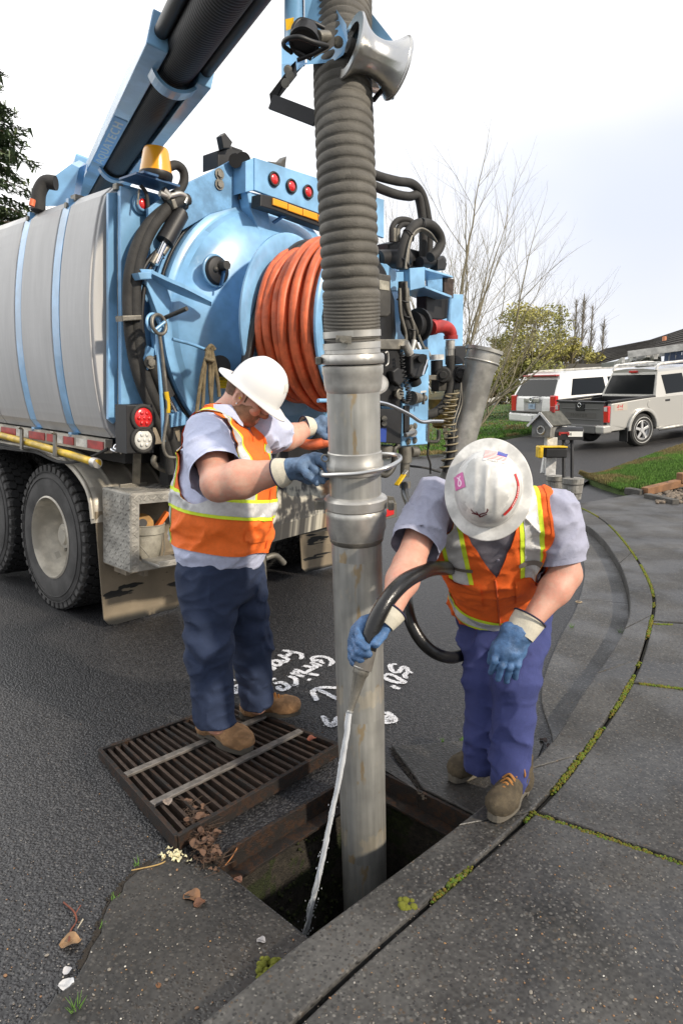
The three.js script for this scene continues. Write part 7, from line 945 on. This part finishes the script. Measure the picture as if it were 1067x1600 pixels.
  const arms = [capF(shR, elR, .056, .048), capF(elR, elR.clone().lerp(wrR, .3), .047, .049), capF(elR.clone().lerp(wrR, .3), wrR, .049, .033), capF(shL, elL, .06, .052), capF(elL, elL.clone().lerp(wrL, .3), .050, .054), capF(elL.clone().lerp(wrL, .3), wrL, .054, .036)];
  const sk = uni([trunkF(F, rows, -.03), ...arms.map(f => kk(f, .03)), kk(capF(F.at(0, L * .98, -.01), hc.clone().addScaledVector(hY, -.06), .062, .058), .05), capF(hipR, knR, .075, .058), capF(knR, anR, .058, .045), capF(hipL, knL, .075, .058), capF(knL, anL, .058, .045)], .04), full = (x, y, z) => smin(sk(x, y, z), head.field(x, y, z), .03);
  const [l2, h2] = boxOf([F.at(-.2, 0, -.1), F.at(.2, .6, .1), wrR, wrL, elL, anR, anL, hc], .1), inHead = (x, y, z) => Math.max(Math.abs(x - hc.x), Math.abs(y - hc.y), Math.abs(z - hc.z)) - .137; put(p, 'body', geoOf([clipG(nets(full, l2, h2, .010), inHead), nets(full, ...boxOf([hc], .14), .005)]), mat(lin(.64, .365, .27), .48, { map: tSkin, bump: .0008, brep: 8 }));
  const hl = (x, y, z) => { const q = V(x, y, z).sub(hc); return [q.dot(hXr), q.dot(hY), q.dot(hZ)]; }; put(p, 'hair', clipG(nets(full, ...boxOf([hc], .14), .006), (x, y, z) => { const [a, b, c] = hl(x, y, z); return Math.min(b + .05, .02 - c); }, 1, .004), W.hair); for (const s of [1, -1]) put(p, 'eye', ball(.0115, head.Q(s * .031, .001, .078)), mat(lin(.6, .58, .55), .2));
  { const o = { a: .124, b: .106, h: .140, droop: .12, brim: t => .034 + .010 * Math.cos(t) ** 2, ridges: [[0, .009, .005], [.034, .008, .0045], [-.034, .008, .0045]] }; const hat = new THREE.Group(); hat.name = 'hard_hat'; hat.position.copy(hatO).sub(p.position); hat.quaternion.setFromRotationMatrix(new THREE.Matrix4().makeBasis(V().crossVectors(hY, hZ), hY, hZ)); p.add(hat); part('hat_shell', hatShape(o), mat(lin(.76, .755, .72), .38, { dust: 4, phys: { clearcoat: .3, clearcoatRoughness: .3 } }), hat);
    const sg = V().crossVectors(hY, hZ).x > 0 ? 1 : -1, st = (x, z, w, l, r, m, nm) => part(nm, hatPatch(o, [x * sg, z], w, l, r), m, hat, true); // +x = picture right
    const flag = canvasTex(200, 128, (x) => { x.fillStyle = '#f3f1ec'; x.fillRect(0, 0, 200, 128); x.fillStyle = '#c43a38'; for (let i = 0; i < 7; i++) x.fillRect(0, 22 + i * 15, 200, 8); x.fillStyle = '#4550a0'; x.fillRect(112, 74, 88, 54); x.fillStyle = '#222'; x.font = 'bold 17px sans-serif'; x.fillText('PROUD TO BE', 30, 16); }); flag.flipY = sg > 0; const stm = t => new THREE.MeshStandardMaterial({ map: t, roughness: .4, side: THREE.DoubleSide });
    st(.022, -.090, .066, .042, .10, stm(flag), 'flag_sticker');
    st(-.084, -.008, .034, .05, -.25, stm(canvasTex(96, 128, (x) => { x.fillStyle = '#d06aa8'; x.fillRect(0, 0, 96, 128); x.strokeStyle = '#f3dcea'; x.lineWidth = 11; x.beginPath(); x.moveTo(34, 104); x.quadraticCurveTo(76, 56, 58, 30); x.quadraticCurveTo(44, 14, 36, 34); x.quadraticCurveTo(34, 60, 66, 104); x.stroke(); })), 'ribbon_sticker');
    const dome = (x, z) => { const e = Math.min(.99, Math.hypot(x / o.b, z / o.a)), pp = Math.asin(Math.pow(e, 1 / .92)); return V(x * 1.012, o.h * Math.pow(Math.cos(pp), .8) + .001, z * 1.012); };
    const band = (pts, w, m, nm) => { const c = new THREE.CatmullRomCurve3(pts.map(q => dome(q[0] * sg, q[1]))).getPoints(30), pos = [], ix = [], uv = []; c.forEach((q, i) => { const n = V(q.x / o.b ** 2, q.y / o.h ** 2, q.z / o.a ** 2).normalize(), t = c[Math.min(30, i + 1)].clone().sub(c[Math.max(0, i - 1)]).normalize(), s = V().crossVectors(n, t).multiplyScalar(w / 2); for (const e of [1, -1]) { pos.push(q.x + s.x * e + n.x * .001, q.y + s.y * e + n.y * .001, q.z + s.z * e + n.z * .001); uv.push(i / 30, e > 0 ? 1 : 0); } if (i < 30) ix.push(i * 2, i * 2 + 1, i * 2 + 2, i * 2 + 1, i * 2 + 3, i * 2 + 2); }); const g = new THREE.BufferGeometry(); g.setAttribute('position', new THREE.Float32BufferAttribute(pos, 3)); g.setAttribute('uv', new THREE.Float32BufferAttribute(uv, 2)); g.setIndex(ix); g.computeVertexNormals(); part(nm, g, m, hat, true); };
    band([[.082, -.038], [.093, -.005], [.090, .03], [.074, .066], [.055, .088]], .013, stm(canvasTex(256, 24, (x) => { x.fillStyle = '#c2322f'; x.fillRect(0, 0, 256, 24); x.fillStyle = '#f0d8d4'; x.font = 'bold 18px sans-serif'; x.fillText('SAFETY FIRST', 70, 18); })), 'red_band_sticker');
    const antl = [[[-.042, .078], [-.034, .086], [-.026, .09], [-.018, .094], [-.010, .098]], [[-.040, .088], [-.030, .0905], [-.022, .093]], [[-.018, .094], [-.008, .089], [.004, .086], [.008, .078], [.004, .074]], [[-.010, .098], [-.004, .094], [.006, .090]], [[-.026, .084], [-.020, .092], [-.014, .100]]]; for (const a of antl) band(a, .0038, mat(lin(.12, .012, .02), .4), 'dark_red_mark'); }
  // trousers
  const tr = C3(.040, .052, .175, .9), trF = uni([trunkF(frame(F.P.clone().add(V(0, -.16, .02)), F.P.clone().add(V(0, .06, 0)), F.r), [[0, .155, .125, 0], [.5, .172, .14, 0], [1, .16, .13, 0]]), capF(hipR, knR, .098, .080), capF(knR, anR, .080, .073), capF(hipL, knL, .104, .084), capF(knL, anL, .084, .076)], .035);
  const tw = (x, y, z) => { const lz = sst(.40, .18, y), kz = Math.exp(-(((y - .66) / .12) ** 2)), n = fbm(x * 6, y * 4, z * 6, 3); return folds(x, y, z, .012, .8) + .016 * lz * (1 - Math.abs(2 * vn(x * 4 + 1, y * 14 + n * 2.5 - x * 4, z * 4) - 1) - .5) + .007 * kz * Math.sin(y * 50 + n * 9 - x * 12); };
  const trW = wrapF(trF, tw), hR = cut(knR, anR, 1.14), hL = cut(knL, anL, 1.03), tf = (x, y, z) => { const d = trW(x, y, z), s = Math.hypot(x - anR.x, z - anR.z) < Math.hypot(x - anL.x, z - anL.z); return y < .5 ? Math.max(d, s ? hR(x, y, z) : hL(x, y, z)) : d; };
  const [l3, h3] = boxOf([hipR, hipL, anR, anL, knL, knR, F.at(0, .1, 0)], .16); put(p, 'trousers', nets(tf, l3, h3, .008), tr);
  const bm = C3(.10, .077, .045, .85, { bump: .004, map: again(tDust, 7) }), sm = C3(.13, .115, .09, .9), lc = mat(lin(.3, .13, .03), .8);
  boot(p, 'boot', gp(812, 1232, .10), gp(770, 1284, .098), bm, sm, lc, .17); boot(p, 'boot', gp(772, 1180, .02), gp(706, 1222, .02), bm, sm, lc, .19);
  // gloves: right hand round the hose, left hand hanging on the thigh
  const k = [at(570, 973, 2.045), at(560, 986, 2.055), at(556, 1002, 2.062), at(555, 1018, 2.068)];
  glove(p, 'glove', at(598, 966, 2.07), k, [[k[0], at(561, 988, 2.03), at(562, 1003, 1.985), at(573, 1012, 1.965)], [k[1], at(556, 1003, 2.04), at(561, 1018, 1.985), at(576, 1022, 1.965)], [k[2], at(552, 1014, 2.05), at(555, 1026, 2.0), at(565, 1031, 1.98)], [k[3], at(551, 1026, 2.06), at(553, 1034, 2.03), at(558, 1038, 2.01)]], [at(606, 978, 2.06), at(597, 992, 2.01), at(586, 1006, 1.975)], W.gloveR, { wristFrom: at(606, 960, 2.06), wr: .034, cuffFrom: at(596, 974, 2.055), cuffTo: at(612, 951, 2.07), c0: .042, c1: .051, r: .0128, palm: .026, extra: [capF(at(600, 972, 2.06), at(590, 984, 2.06), .028, .02)] });
  const kn = [at(777, 1014, 2.395), at(789, 1019, 2.38), at(801, 1021, 2.38), at(812, 1019, 2.39)], tipL = [[767, 1050], [778, 1061], [791, 1064], [804, 1058]], ky = [1014, 1019, 1021, 1019], kx = [777, 789, 801, 812];
  glove(p, 'glove', at(810, 990, 2.39), kn, kn.map((q, i) => [q, at(mix(kx[i], tipL[i][0], .5), mix(ky[i], tipL[i][1], .5), 2.375), at(tipL[i][0], tipL[i][1], 2.40)]), [at(793, 996, 2.40), at(776, 1006, 2.405), at(768, 1022, 2.42), at(766, 1034, 2.43)], W.gloveR, { wristFrom: at(822, 976, 2.40), wr: .038, cuffFrom: at(812, 992, 2.395), cuffTo: at(828, 965, 2.405), c0: .052, c1: .060, flat: .8, r: .0118, palm: .024, extra: [capF(at(793, 984, 2.395), kn[0], .022, .017), capF(at(803, 986, 2.39), kn[1], .024, .018), capF(at(822, 992, 2.39), kn[3], .022, .016), capF(at(793, 984, 2.395), at(822, 992, 2.39), .022, .022)] });
}
// -------- hose, nozzle, water
{
  const b = at(570, 1040, 2.0), t = thing('jetting_hose', 'black rubber hose with tapered grey nozzle looping beside the stooping person', 'hose', b), Q = (...a) => at(...a).sub(b);
  const pts = [Q(572, 1024, 2.005), Q(577, 1003, 2.01), Q(585, 975, 2.015), Q(600, 945, 2.03), Q(625, 915, 2.08), Q(660, 893, 2.2), Q(700, 888, 2.52), Q(725, 893, 2.75), Q(750, 908, 2.95), Q(775, 945, 3.12), Q(765, 990, 3.15), Q(735, 1016, 2.95), Q(700, 1027, 2.8), Q(668, 1012, 2.75), Q(645, 980, 2.75), Q(635, 940, 2.8), Q(638, 895, 3.0), Q(652, 850, 3.5), Q(644, 800, 4.2), Q(632, 770, 4.85), Q(632, 758, 4.95)];
  part('hose', tube(pts, .0255, 260, 18), M.hoseBlk, t); part('hose_wrap', tube([Q(566, 1046, 1.995), Q(571, 1026, 2.0), Q(573, 1016, 2.004)], .0275, 16, 18), mat(lin(.16, .145, .125), .6, { dust: 6 }), t);
  const a = Q(566, 1042, 1.995), e = Q(547, 1112, 1.98), d = e.clone().sub(a), L = d.length(); const g = lathe([[.0, 0], [.0215, .0], [.0235, .004], [.0235, .02], [.021, .024], [.019, .03], [.0145, L * .55], [.0085, L * .93], [.0085, L], [0, L]], 28).applyMatrix4(new THREE.Matrix4().makeRotationFromQuaternion(new THREE.Quaternion().setFromUnitVectors(V(0, 1, 0), d.clone().normalize())).setPosition(a)); part('nozzle', g, M.fitting, t); part('nozzle_collar', torus(.0235, .003, a.clone().addScaledVector(d, .02), d, 28, 6), M.alu, t); part('nozzle_tip', cyl(e.clone().addScaledVector(d, -.03), e.clone().addScaledVector(d, .01), .0095, .0095, 18), M.alu, t);
}
{
  seed = 808; const A = at(546.5, 1113, 1.98), B = at(468, 1495, 2.55), mid = at(513, 1310, 2.16), t = thing('water_jet', 'white jet of water shooting from the nozzle into the pit', 'water', A), c = new THREE.QuadraticBezierCurve3(V(0, 0, 0), at(524, 1270, 2.1).sub(A), B.clone().sub(A));
  const strand = (ph, amp, r0) => { const g = new THREE.TubeGeometry(c, 220, 1, 10), p = g.attributes.position, q = V(); for (let i = 0; i < p.count; i++) { const u = Math.floor(i / 11) / 220, ce = c.getPointAt(u); q.fromBufferAttribute(p, i).sub(ce); const a = i % 11, sp = .0015 + amp * (sst(.05, .6, u) + .9 * Math.exp(-(((u - .62) / .08) ** 2)) - .5 * sst(.75, 1, u)); let r = r0 * (1 - .35 * u) * (.7 + .6 * fbm(Math.cos(a / 10 * 6.28) + ph, u * 34 + ph * 3, Math.sin(a / 10 * 6.28), 3)); q.setLength(r).add(ce); q.x += sp * (2 * vn(u * 9 + ph * 7, ph) - 1); q.z += sp * (2 * vn(u * 9 + ph * 5, ph + 9) - 1); p.setXYZ(i, q.x, q.y, q.z); } g.computeVertexNormals(); return g; };
  const wm = new THREE.MeshPhysicalMaterial({ color: lin(.86, .88, .9), roughness: .45, transmission: .45, thickness: 0, ior: 1.33, side: THREE.DoubleSide }); for (const [ph, amp, r0] of [[1, .002, .0085], [2.3, .009, .0055], [4.1, .010, .005], [5.7, .012, .004], [7.2, .013, .0035]]) part('strand', strand(ph, amp, r0), wm, t);
  const dr = []; for (let i = 0; i < 260; i++) { const u = Math.sqrt(rnd()) * .98 + .01, ce = c.getPointAt(u), w = .012 + .035 * u * u; dr.push(new THREE.IcosahedronGeometry(rr(.0006, .0016), 0).scale(1, 3, 1).translate(ce.x + rr(-w, w) * rnd(), ce.y + rr(-.02, .02), ce.z + rr(-w, w) * rnd())); } tag(part('spray_drops', dr, wm, t), null, null, null, 'stuff');
}
// ================================================================ GRATE, WRITING, LITTER, TOOLS
{
  seed = 303; M.strapWorn = mat(lin(.24, .22, .20), .45, { metal: .5, dust: 9, bump: .002, bt: tScratch, brep: 6 }); const A = gp(157, 1172, .035), B = gp(277, 1307, .07), C = gp(527, 1164, .075), D = gp(361, 1098, .04), t = thing('drain_grate', 'large rusty slotted drain grate dragged off the pit onto the road', 'grate', A.clone().add(C).multiplyScalar(.5)), o = t.position;
  const Q = (u, v, y = 0) => A.clone().lerp(D, u).lerp(B.clone().lerp(C, u), v).add(V(0, y, 0)).sub(o), rough = g => { g = ready(g); const p = g.attributes.position; for (let i = 0; i < p.count; i++) { const x = p.getX(i), y = p.getY(i), z = p.getZ(i), n = (vn(x * 60, y * 60, z * 60 + 5) - .5) * .003; p.setXYZ(i, x + n, y + n, z + n); } return g; };
  const H = .048, bt = (a, b, w, h, dy) => bar(a.clone().setY(a.y + dy), b.clone().setY(b.y + dy), w, h);
  for (const [a, b] of [[Q(0, 0), Q(0, 1)], [Q(0, 1), Q(1, 1)], [Q(1, 1), Q(1, 0)], [Q(1, 0), Q(0, 0)]]) part('frame_side', rough(bt(a, b, .02, H + .012, -H / 2)), M.rust, t);
  const n = 20; for (let i = 1; i < n; i++) { const u = i / n; part('grate_bar', [rough(bt(Q(u, .015), Q(u, .985), .0135, H, -H / 2 - .002))], i % 3 ? M.rustTop : M.rust, t); }
  for (const v of [.36, .70]) part('cross_strap', rough(bar(Q(.01, v, .004), Q(.99, v, .004), .034, .012)), M.strapWorn, t);
  for (const v of [.18, .53, .86]) part('tie_bar', rough(bar(Q(.01, v, -.045), Q(.99, v, -.045), .012, .02)), M.rust, t);
}
{ // spray paint on the road
  const P1 = (x, y) => [350 + x / 5.93, 1000 + y / 5.93], P2 = (x, y) => [580 + x / 10.67, 1010 + y / 10.67], t = thing('road_marking', 'white spray painted words, number and arrows on the road behind the pipe', 'road marking', gp(500, 1070, .004)); seed = 404;
  const L1 = { painted_letter: [[[975, 240], [1005, 205], [960, 165], [880, 150], [820, 165], [835, 192], [880, 185], [905, 205], [925, 218]], [[905, 240], [800, 205]], [[820, 215], [855, 255], [735, 238]], [[770, 312], [660, 270]], [[830, 262], [760, 300]], [[880, 326], [790, 312]], [[775, 364], [802, 368]], [[740, 340], [618, 300]], [[690, 325], [655, 280]], [[598, 335], [650, 350], [668, 380], [660, 420], [640, 412]], [[465, 405], [520, 392], [580, 412], [590, 445], [540, 462], [500, 440], [530, 425]], [[545, 92], [620, 108], [700, 122], [722, 150], [708, 178]], [[635, 105], [575, 155]], [[505, 135], [560, 160], [590, 180], [560, 205], [535, 185]], [[440, 200], [480, 186], [530, 208], [500, 235], [455, 226], [440, 205]], [[425, 245], [465, 262], [440, 278]], [[85, 372], [102, 366]], [[90, 430], [135, 420], [130, 480], [85, 490], [92, 445]], [[448, 356], [470, 364]]], painted_arrow: [[[870, 443], [950, 438], [1060, 444]], [[812, 482], [868, 440]], [[815, 470], [858, 562]], [[850, 450], [950, 495], [1060, 552]], [[910, 700], [985, 795], [1060, 705]], [[985, 795], [1060, 770]]] };
  const L2 = { painted_number: [[[425, 295], [330, 300], [328, 370], [372, 422], [440, 430], [500, 370], [540, 335], [595, 372], [620, 420], [690, 440]], [[620, 420], [560, 475], [590, 535]], [[212, 490], [280, 462], [380, 488], [480, 548], [555, 600], [450, 600], [330, 572], [240, 530], [212, 495]], [[340, 650], [420, 690], [485, 702]]], painted_arrow: [[[200, 1100], [290, 1115], [390, 1240], [180, 1275]], [[200, 1190], [360, 1235]], [[200, 1150], [320, 1180]], [[200, 1230], [370, 1250]]] };
  const pm = mat(lin(.74, .75, .78), .75, { bump: .004, brep: 8 }); pm.alphaMap = dtex(512, (u, v) => sst(.24, .36, fbm(u * 90, v * 90, 3, 2, 90)), false, 1 / .5); pm.transparent = true;
  const draw = (set, Pm, w) => { for (const name in set) for (const st of set[name]) { const c = new THREE.CatmullRomCurve3(st.map(q => gp(...Pm(...q), .0045).sub(t.position)), false, 'centripetal'), n = Math.max(12, Math.ceil(c.getLength() / .008)), pos = [], idx = []; for (let i = 0; i <= n; i++) { const q = c.getPointAt(i / n), d = c.getTangentAt(i / n), s = V(-d.z, 0, d.x), e = Math.min(1, Math.sqrt(Math.min(i, n - i) / n * 8 + .25)); for (const k of [-1, 1]) { const ww = w * e * (.85 + .4 * rnd()); pos.push(q.x + s.x * k * ww, q.y, q.z + s.z * k * ww); } if (i < n) idx.push(i * 2, i * 2 + 1, i * 2 + 2, i * 2 + 1, i * 2 + 3, i * 2 + 2); } const g = new THREE.BufferGeometry(); g.setAttribute('position', new THREE.Float32BufferAttribute(pos, 3)); g.setIndex(idx); g.computeVertexNormals(); const dots = []; const dn = Math.ceil(c.getLength() * 330); for (let i = 0; i < dn; i++) { const q = c.getPointAt(rnd()), a = rnd() * 6.28, r = w * (.8 + rnd() * rnd() * 1.1), z = rr(.0012, .0034) ; dots.push(new THREE.CircleGeometry(z, 5).rotateX(-Math.PI / 2).translate(q.x + Math.cos(a) * r, q.y - .0005, q.z + Math.sin(a) * r)); } part(name, [g, ...dots], pm, t); } };
  draw(L1, P1, .0145); draw(L2, P2, .0145);
}
// ---- litter
const leafGeo = (s, curl) => { const g = new THREE.PlaneGeometry(1, 1, 8, 8), p = g.attributes.position; for (let i = 0; i < p.count; i++) { let x = p.getX(i), y = p.getY(i); const w = .42 * Math.pow(Math.max(0, 1 - (2 * y) ** 2), .6) * (1 + .22 * Math.sin(y * 26)); x *= 2 * w; p.setXYZ(i, x * s, (curl * x * x * 2 + .12 * Math.sin(y * 7 + curl) * curl + .05 * vn(x * 9, y * 9)) * s, y * s); } g.computeVertexNormals(); return g; };
{
  const items = [[300, 1402, .016, .075, [.22, .11, .05], 1.2, 'curled brown leaf on the apron beside the pit edge'], [312, 1412, .018, .05, [.16, .07, .035], 2.3, 'small rust brown leaf touching the curled leaf on the apron'], [262, 1253, .085, .055, [.34, .27, .22], .4, 'pale dead leaf on the near left end of the grate'], [487, 1155, .085, .055, [.2, .055, .03], 2.1, 'red brown leaf lying on the right end of the grate'], [104, 1540, .006, .06, [.72, .72, .72], .7, 'larger white paper scrap at the lower left'], [106, 1517, .006, .035, [.66, .65, .66], 2.8, 'smaller white paper scrap above the larger one'], [110, 1473, .008, .075, [.33, .2, .1], 1.9, 'long tan leaf on the road crack at lower left'], [408, 1470, .018, .035, [.36, .35, .36], 1.2, 'grey feathery leaf at the pit corner'], [248, 1540, .016, .022, [.3, .14, .06], .4, 'small orange leaf bit low on the apron'], [372, 1375, .02, .04, [.18, .08, .045], .9, 'brown leaf hanging over the left rim of the pit'], [848, 1157, .016, .05, [.05, .03, .025], .6, 'dark wet leaf on the gutter end behind the stooping worker'], [858, 1166, .02, .04, [.06, .035, .03], 2.0, 'second dark wet leaf nearest the kerb']]; seed = 606;
  for (const [px, py, y, s, c, r, l] of items) { const pp = gp(px, py, y), t = thing(l.includes('paper') ? 'paper_scrap' : 'fallen_leaf', l, l.includes('paper') ? 'paper' : 'leaf', pp, l.includes('paper') ? 'white paper scraps' : 'dead leaves round the drain'), m = mat(lin(...c), .7, { dust: 8 }); part('blade', leafGeo(s * .85, .5).rotateY(r), m, t); if (!l.includes('paper')) part('stalk', tube([V(0, .002, -.4 * s), V(.01 * s, .004, 0), V(0, .003, .45 * s)].map(q => q.applyAxisAngle(V(0, 1, 0), r)), .0012, 8, 5), m, t); }
  // matted debris at the grate corner
  const gs = [], bits = [], cen = gp(322, 1300, .03); const cols = [mat(lin(.06, .038, .025), .9), mat(lin(.11, .06, .036), .85)];
  for (let i = 0; i < 260; i++) { const u = rnd(), p = gp(mix(300, 335, u) + rr(-22, 22), mix(1262, 1352, u) + rr(-14, 14), rr(.015, .085 - .05 * u)), a = rnd() * 6.28, L = rr(.015, .07), d = V(Math.cos(a), rr(-.3, .5), Math.sin(a)); gs.push(cyl(p, p.clone().addScaledVector(d, L), rr(.0008, .0022), .0008, 4, true)); if (i % 3 === 0) bits.push(leafGeo(rr(.015, .045), rr(.2, .9)).rotateX(rr(-.8, .8)).rotateY(rnd() * 6).translate(p.x, p.y + .004, p.z)); }
  tag(part('leaf_litter', gs, cols[0], scene), 'matted dark twigs and needles heaped on the near corner of the grate', 'debris', null, 'stuff'); tag(part('leaf_litter', bits, cols[1], scene), 'reddish dead leaf fragments in the heap at the grate corner', 'debris', null, 'stuff');
  const blos = []; for (let i = 0; i < 46; i++) { const p = gp(275 + rr(-26, 26) * rnd(), 1338 + rr(-13, 13) * rnd(), .02); blos.push(leafGeo(rr(.008, .02), .8).rotateX(rr(-.6, .6)).rotateY(rnd() * 6).translate(p.x, p.y, p.z)); } tag(part('petals', blos, mat(lin(.62, .57, .36), .7), scene), 'cream coloured petals beside the grate corner', 'petals', null, 'stuff');
  const tw = (pts, r, l, c = [.12, .05, .03]) => { const o = gp(...pts[0], .01), t = thing('twig', l, 'twig', o, 'twigs and stalks on the ground'); part('stem', tube(pts.map((q, i) => gp(...q, .008 + .012 * Math.sin(i * 2)).sub(o)), r, 24, 6), mat(lin(...c), .85), t); part('side_shoot', tube([gp(...pts[1], .01).sub(o), gp(pts[1][0] + 9, pts[1][1] - 14, .025).sub(o)], r * .6, 8, 5), mat(lin(...c), .85), t); };
  tw([[100, 1410], [118, 1428], [120, 1440], [112, 1452], [108, 1470]], .003, 'thin red brown twig on the road at lower left', [.16, .05, .03]); tw([[206, 1360], [250, 1350], [272, 1338]], .0025, 'pale dry stalk lying across the apron crack', [.36, .24, .09]); tw([[130, 1436], [122, 1450]], .0018, 'short pale stalk beside the red twig', [.45, .4, .3]); tw([[352, 1352], [362, 1340], [372, 1322]], .002, 'orange brown stalk hanging at the pit rim', [.3, .12, .04]);
  // scattered fine litter and soil along the crack
  const soil = []; const edge = [[128, 1512], [150, 1470], [176, 1405], [215, 1362], [262, 1338]]; for (let i = 0; i < 900; i++) { const k = Math.min(3, Math.floor(rnd() * 4)), u = rnd(), p = gp(mix(edge[k][0], edge[k + 1][0], u) + rr(-4, 3) + rr(-8, 4) * rnd(), mix(edge[k][1], edge[k + 1][1], u) + rr(-4, 4), .006); soil.push(new THREE.IcosahedronGeometry(rr(.002, .007), 0).scale(1, .6, 1).translate(p.x, p.y, p.z)); } for (let i = 0; i < 260; i++) { const u = rnd(), p = gp(mix(612, 665, u) + rr(-3, 3), mix(1170, 1250, u) + rr(-3, 3), .008); soil.push(new THREE.IcosahedronGeometry(rr(.002, .006), 0).scale(1, .6, 1).translate(p.x, p.y, p.z)); } tag(part('soil', soil, mat(lin(.022, .017, .012), .95), scene), 'black soil and grit filling the crack round the apron', 'soil', null, 'stuff');
  const gr = mat(lin(.09, .19, .03), .7); const tuft = (px, py, h, n, l) => { const o = gp(px, py, .004), t = thing('grass_tuft', l, 'grass', o, 'weeds growing in the cracks'); for (let i = 0; i < n; i++) { const a = rnd() * 6.28, L = h * rr(.5, 1.1), d = V(Math.cos(a), 0, Math.sin(a)), q = V(rr(-.01, .01), 0, rr(-.01, .01)); part('blade', [new THREE.CylinderGeometry(.0004, .002, L, 4, 1, true).translate(0, L / 2, 0).applyMatrix4(new THREE.Matrix4().makeRotationFromQuaternion(new THREE.Quaternion().setFromUnitVectors(V(0, 1, 0), d.multiplyScalar(rr(.2, .9)).add(V(0, 1, 0)).normalize())).setPosition(q))], gr, t); } };
  tuft(117, 1583, .06, 16, 'green grass tuft at the lower left below the paper'); tuft(215, 1352, .035, 9, 'tiny green weed at the top of the apron crack'); tuft(178, 1408, .03, 8, 'small grass tuft halfway along the apron crack'); tuft(160, 1450, .028, 7, 'small weed in the lower part of the apron crack'); tuft(268, 1303, .04, 5, 'thin green blades beside the grate side'); tuft(720, 1157, .03, 10, 'low green weed in the crack behind the right boot'); tuft(690, 1160, .025, 8, 'small weed left of the low weed behind the boot'); tuft(893, 982, .05, 9, 'green weed growing at the gutter joint right of the glove'); tuft(968, 990, .05, 7, 'green weed where gutter joint meets the kerb');
  { const c = gp(903, 941, .012), t = thing('pull_ring', 'small pale ring lying on the gutter right of the stooping worker', 'ring', c); part('loop', torus(.02, .003, V(0, .003, 0), V(0, 1, 0), 24, 6), mat(lin(.4, .3, .18), .7), t); part('tab', bx(.012, .003, .018, .024, .004, 0), mat(lin(.4, .3, .18), .7), t); }
}
// ---- tools hung on the truck
const hung = (name, label, cat) => { const t = thing(name, label, cat, tO); t.quaternion.copy(truck.quaternion); return t; };
{
  const t = hung('manhole_hook', 'brown steel hook rod with ring handle and yellow tape, hung on the tank door', 'hook'), z = 1.22;
  part('ring_handle', torus(.058, .011, tp(249, 507, z), V(.25, .15, 1), 36, 10), M.fitting, t); part('rod', ttube([[250, 522], [256, 570], [261, 620], [262, 648], [257, 682], [256, 700], [262, 713], [274, 715]], z, .0105, 10), M.fitting, t); part('tape_wrap', ttube([[260, 612], [263, 630], [263, 645]], z, .0145, 10), M.yellow, t);
}
{ const t = hung('pry_bar', 'straight light blue steel rod hanging beside the hook rod', 'bar'), z = 1.19; part('rod', ttube([[246, 520], [250, 580], [254, 640], [256, 690]], z, .013, 10), M.blue, t); part('handle_loop', torus(.055, .009, tp(241, 505, z), V(.2, .1, 1), 30, 8), M.blue, t); part('spike', ttube([[243, 515], [258, 503]], z + .02, .01), M.blue, t); }
{ const t = hung('rope', 'tan rope hung in long loops over the pin on the tank door', 'rope'), z = 1.27, m = mat(lin(.24, .19, .11), .95, { bump: .003, brep: 30, dust: 9 }); for (const p of [[[326, 545], [318, 575], [312, 610], [307, 650]], [[324, 547], [320, 580], [318, 615], [316, 650]], [[330, 543], [336, 570], [341, 600], [343, 620]], [[327, 546], [328, 580], [329, 612], [333, 640]], [[331, 544], [333, 575], [331, 605], [330, 632]], [[322, 548], [330, 540], [336, 546]]]) part('strand', ttube(p, z + rr(0, .03), .0125, 8), m, t); part('knot', torus(.02, .0125, tp(328, 562, z + .03), V(0, 1, .2), 16, 8), m, t); }
{
  const t = hung('bucket', 'dirty pale plastic bucket standing in the diamond plate box', 'bucket'), c = V(.235, .52, .80), m = mat(lin(.36, .34, .28), .7, { dust: 3, bump: .002 }); t.position.copy(c.clone().applyMatrix4(tM));
  part('pail', lathe([[0, 0], [.105, 0], [.108, .008], [.128, .20], [.138, .205], [.138, .26], [.142, .265], [.132, .268], [.124, .21], [.10, .012], [0, .01]], 36), m, t); part('bail', tube([V(-.13, .235, .03), V(-.09, .12, .13), V(-.01, .02, .17), V(.05, .06, .16), V(.13, .235, .03)], .004, 30, 6), M.fitting, t);
  const d = hung('wooden_disc', 'amber wooden disc standing up in the bucket', 'tool'); d.position.copy(V(.22, .78, .80).applyMatrix4(tM)); part('disc', new THREE.CylinderGeometry(.075, .075, .03, 24).rotateX(.9).rotateZ(.4), mat(lin(.42, .22, .05), .6, { dust: 4 }), d); part('boss', new THREE.CylinderGeometry(.03, .03, .045, 16).rotateX(.9).rotateZ(.4), M.black, d);
  const g = hung('orange_handle', 'orange tool handle leaning out of the bucket', 'tool'); g.position.copy(V(.33, .80, .84).applyMatrix4(tM)); part('grip', bar(V(-.05, -.08, 0), V(.05, .06, .02), .05, .026), mat(lin(.75, .17, .03), .5), g); part('grip_slot', bar(V(-.01, -.02, .016), V(.03, .035, .022), .02, .006), M.black, g);
}
const renderer = new THREE.WebGLRenderer({ antialias: true });
renderer.setSize(682, 1024); renderer.shadowMap.enabled = true; renderer.shadowMap.type = THREE.PCFSoftShadowMap;
renderer.toneMapping = THREE.LinearToneMapping; renderer.toneMappingExposure = EXPOSURE;
renderer.render(scene, camera);
